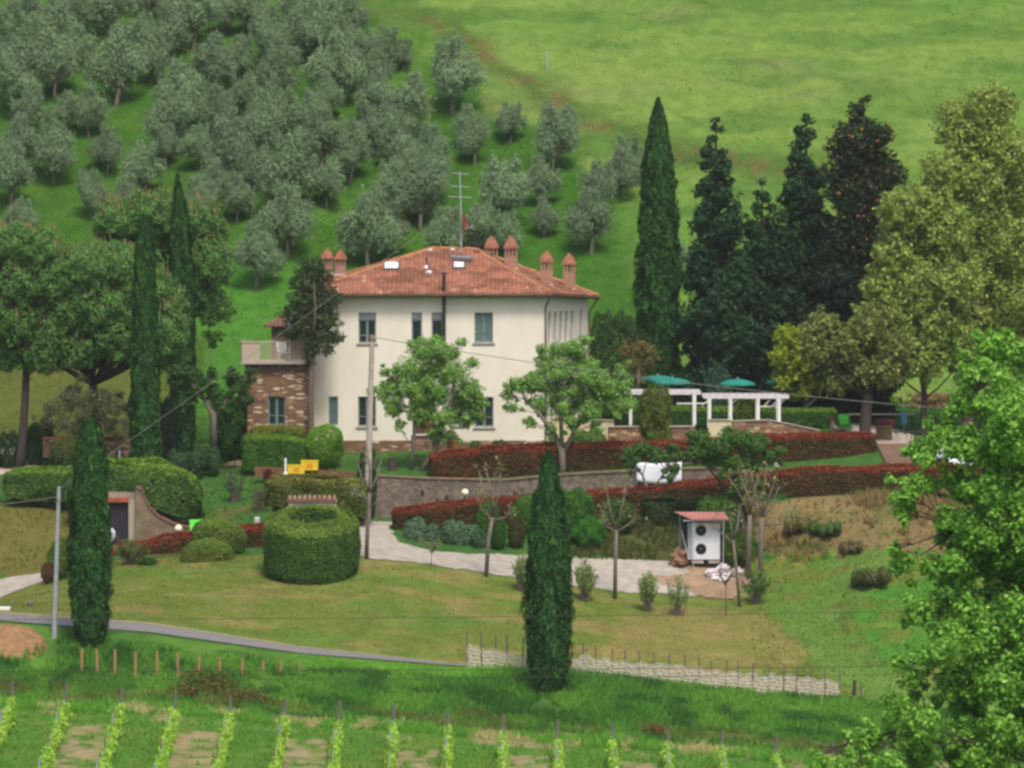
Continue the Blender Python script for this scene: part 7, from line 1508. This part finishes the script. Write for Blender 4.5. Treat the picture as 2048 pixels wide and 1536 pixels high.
# ------------------------------------------------------------------ vineyard
VPOST = mat("vine_post", srgb(110, 100, 98), .9, 7, .25); VG = [srgb(160, 200, 66), srgb(142, 186, 56), srgb(180, 214, 88)]
endv = [1362, 1365, 1377, 1379, 1391, 1399, 1402, 1408, 1425, 1428, 1440, 1444, 1458, 1462, 1468, 1483, 1492]
rng = np.random.default_rng(66)
for i, vtop in enumerate(endv):
    x = -17.07 + (i - 1) * 2.09; y0 = 239.3; w_ = ordinal(i)
    for j in range(4):
        y = y0 - j * 4.4; g = gz(x, y); h_ = (HZ(vtop, y) - g) if j == 0 else 1.25
        b = MB(); xx = x + rng.normal() * .02
        if j == 0:
            b.tube([(xx, y, g - .2), (xx + .02, y, g + h_)], [.062, .055], 8); tag(b.build("vine_post", VPOST, None), "weathered wooden end post of the %s vine row from the left" % w_, "vine post", "posts of the vine rows")
        else:
            b.tube([(xx - .05, y, g - .2), (xx - .05, y, g + h_)], .028, 6); tag(b.build("vine_stake", STEEL if j % 2 else GREYW, None), "thin grey stake in the %s vine row from the left, number %d down the slope" % (w_, j), "vine stake", "stakes in the vine rows")
    b0 = np.array((x, 232.5, gz(x, 232.5))); t = thing("vine_row", "row of low lime-green vines running downhill, %s from the left" % w_, "vine row", b0, "vine rows")
    n = 5600; ys = rng.uniform(224, 239.2, n); den = vnoise(ys * 1.1, ys * 0 + i, 5); keep = den > .04; ys = ys[keep]; n = len(ys); hh = rng.random(n) ** .7
    top = .50 + .38 * vnoise(ys * 1.6, ys * 0 + i, 8) + .14 * (rng.random(n) < .06)
    xs_ = x + rng.normal(size=n) * .085 * (1.1 - .4 * hh) + .05 * np.sin(ys * 2); gg = terrain(np.full(n, x), ys); C = np.stack([xs_, ys, gg + .12 + hh * top], 1) - b0
    V, Fc, c4 = leaf_arrays(C, np.stack([(xs_ - x) * 5, -.3 + 0 * xs_, .6 + 0 * xs_], 1) + .6 * rng.normal(size=(n, 3)), .085 * (1 + .3 * rng.normal(size=n)).clip(.4, 2), palette(n, rng, VG, .14), rng, 1.3)
    link_mesh("leaves", np_mesh("leaves", V, Fc, c4), LEAF, t)
    b = MB()
    for y in np.arange(224.5, 239, .9): g = gz(x, y); b.tube([(x, y, g - .05), (x + rng.normal() * .03, y + .04, g + .35), (x, y + .1, g + .62)], [.025, .02, .012], 5)
    b.build("stems", BARKD, t)
    b = MB()
    for hz in (.55, .95): b.tube([(x, y, gz(x, y) + hz) for y in np.linspace(223, 239.3, 12)], .006, 4)
    b.build("wires", STEEL, t)
# red valerian patches on the bank
def patch(name, label, u, v, w_, h_, n, cols, seed, size=.05, hgt=.4, ymin=236):
    rng = np.random.default_rng(seed); c = hit(u, v, ymin); k = F / c[1]; r = w_ / k / 2; d = r * .8; x = c[0] + rng.normal(size=n) * r * .5; y = c[1] + rng.normal(size=n) * d * .45; z = terrain(x, y) + rng.random(n) * hgt
    C = np.stack([x, y, z], 1) - c; t = thing(name, label, "flower patch", c); V, Fc, c4 = leaf_arrays(C, rng.normal(size=(n, 3)) + (0, -.4, .8), size, palette(n, rng, cols, .15), rng, 1.5); link_mesh("leaves", np_mesh("leaves", V, Fc, c4), LEAF, t); tag(t, kind="stuff")
RF = [srgb(70, 110, 42), srgb(84, 124, 46), srgb(60, 96, 38), srgb(158, 60, 50)]
patch("flower_patch", "green weeds with red flowers on the bank above the fourth vine row", 420, 1378, 120, 40, 1500, RF, 71, .09)
patch("flower_patch", "low clump with scattered red flowers right of the fourth vine post", 380, 1398, 60, 30, 900, RF, 72, .08)
patch("flower_patch", "low clump with red flowers between the fifth and sixth vine posts", 500, 1412, 100, 30, 1300, RF, 73, .08)
patch("flower_patch", "reddish weeds at the bank foot between the twelfth and thirteenth vine posts", 1310, 1474, 50, 20, 500, [srgb(150, 64, 50), srgb(90, 110, 50)], 74, .07)
patch("flower_patch", "dry straw-coloured brush beyond the picnic lawn at far right", 1865, 815, 90, 30, 1500, [srgb(170, 148, 104), srgb(146, 130, 84)], 75, .12, .7, 305)

# ------------------------------------------------------------------ soft spring haze between the camera and the hill
b = MB(); b.box(-1700, 1700, -420, 3000, -30.5, 140)
hz = b.build("haze", None, None); tag(hz, kind="stuff")
hm = bpy.data.materials.new("haze_air"); hm.use_nodes = True; ht = hm.node_tree; ht.nodes.clear()
ho = ht.nodes.new("ShaderNodeOutputMaterial"); pv = ht.nodes.new("ShaderNodeVolumePrincipled"); pv.inputs["Density"].default_value = 0.00012; pv.inputs["Color"].default_value = (.95, .95, .93, 1); pv.inputs["Anisotropy"].default_value = .2
ht.links.new(pv.outputs[0], ho.inputs["Volume"]); hz.data.materials.clear(); hz.data.materials.append(hm)
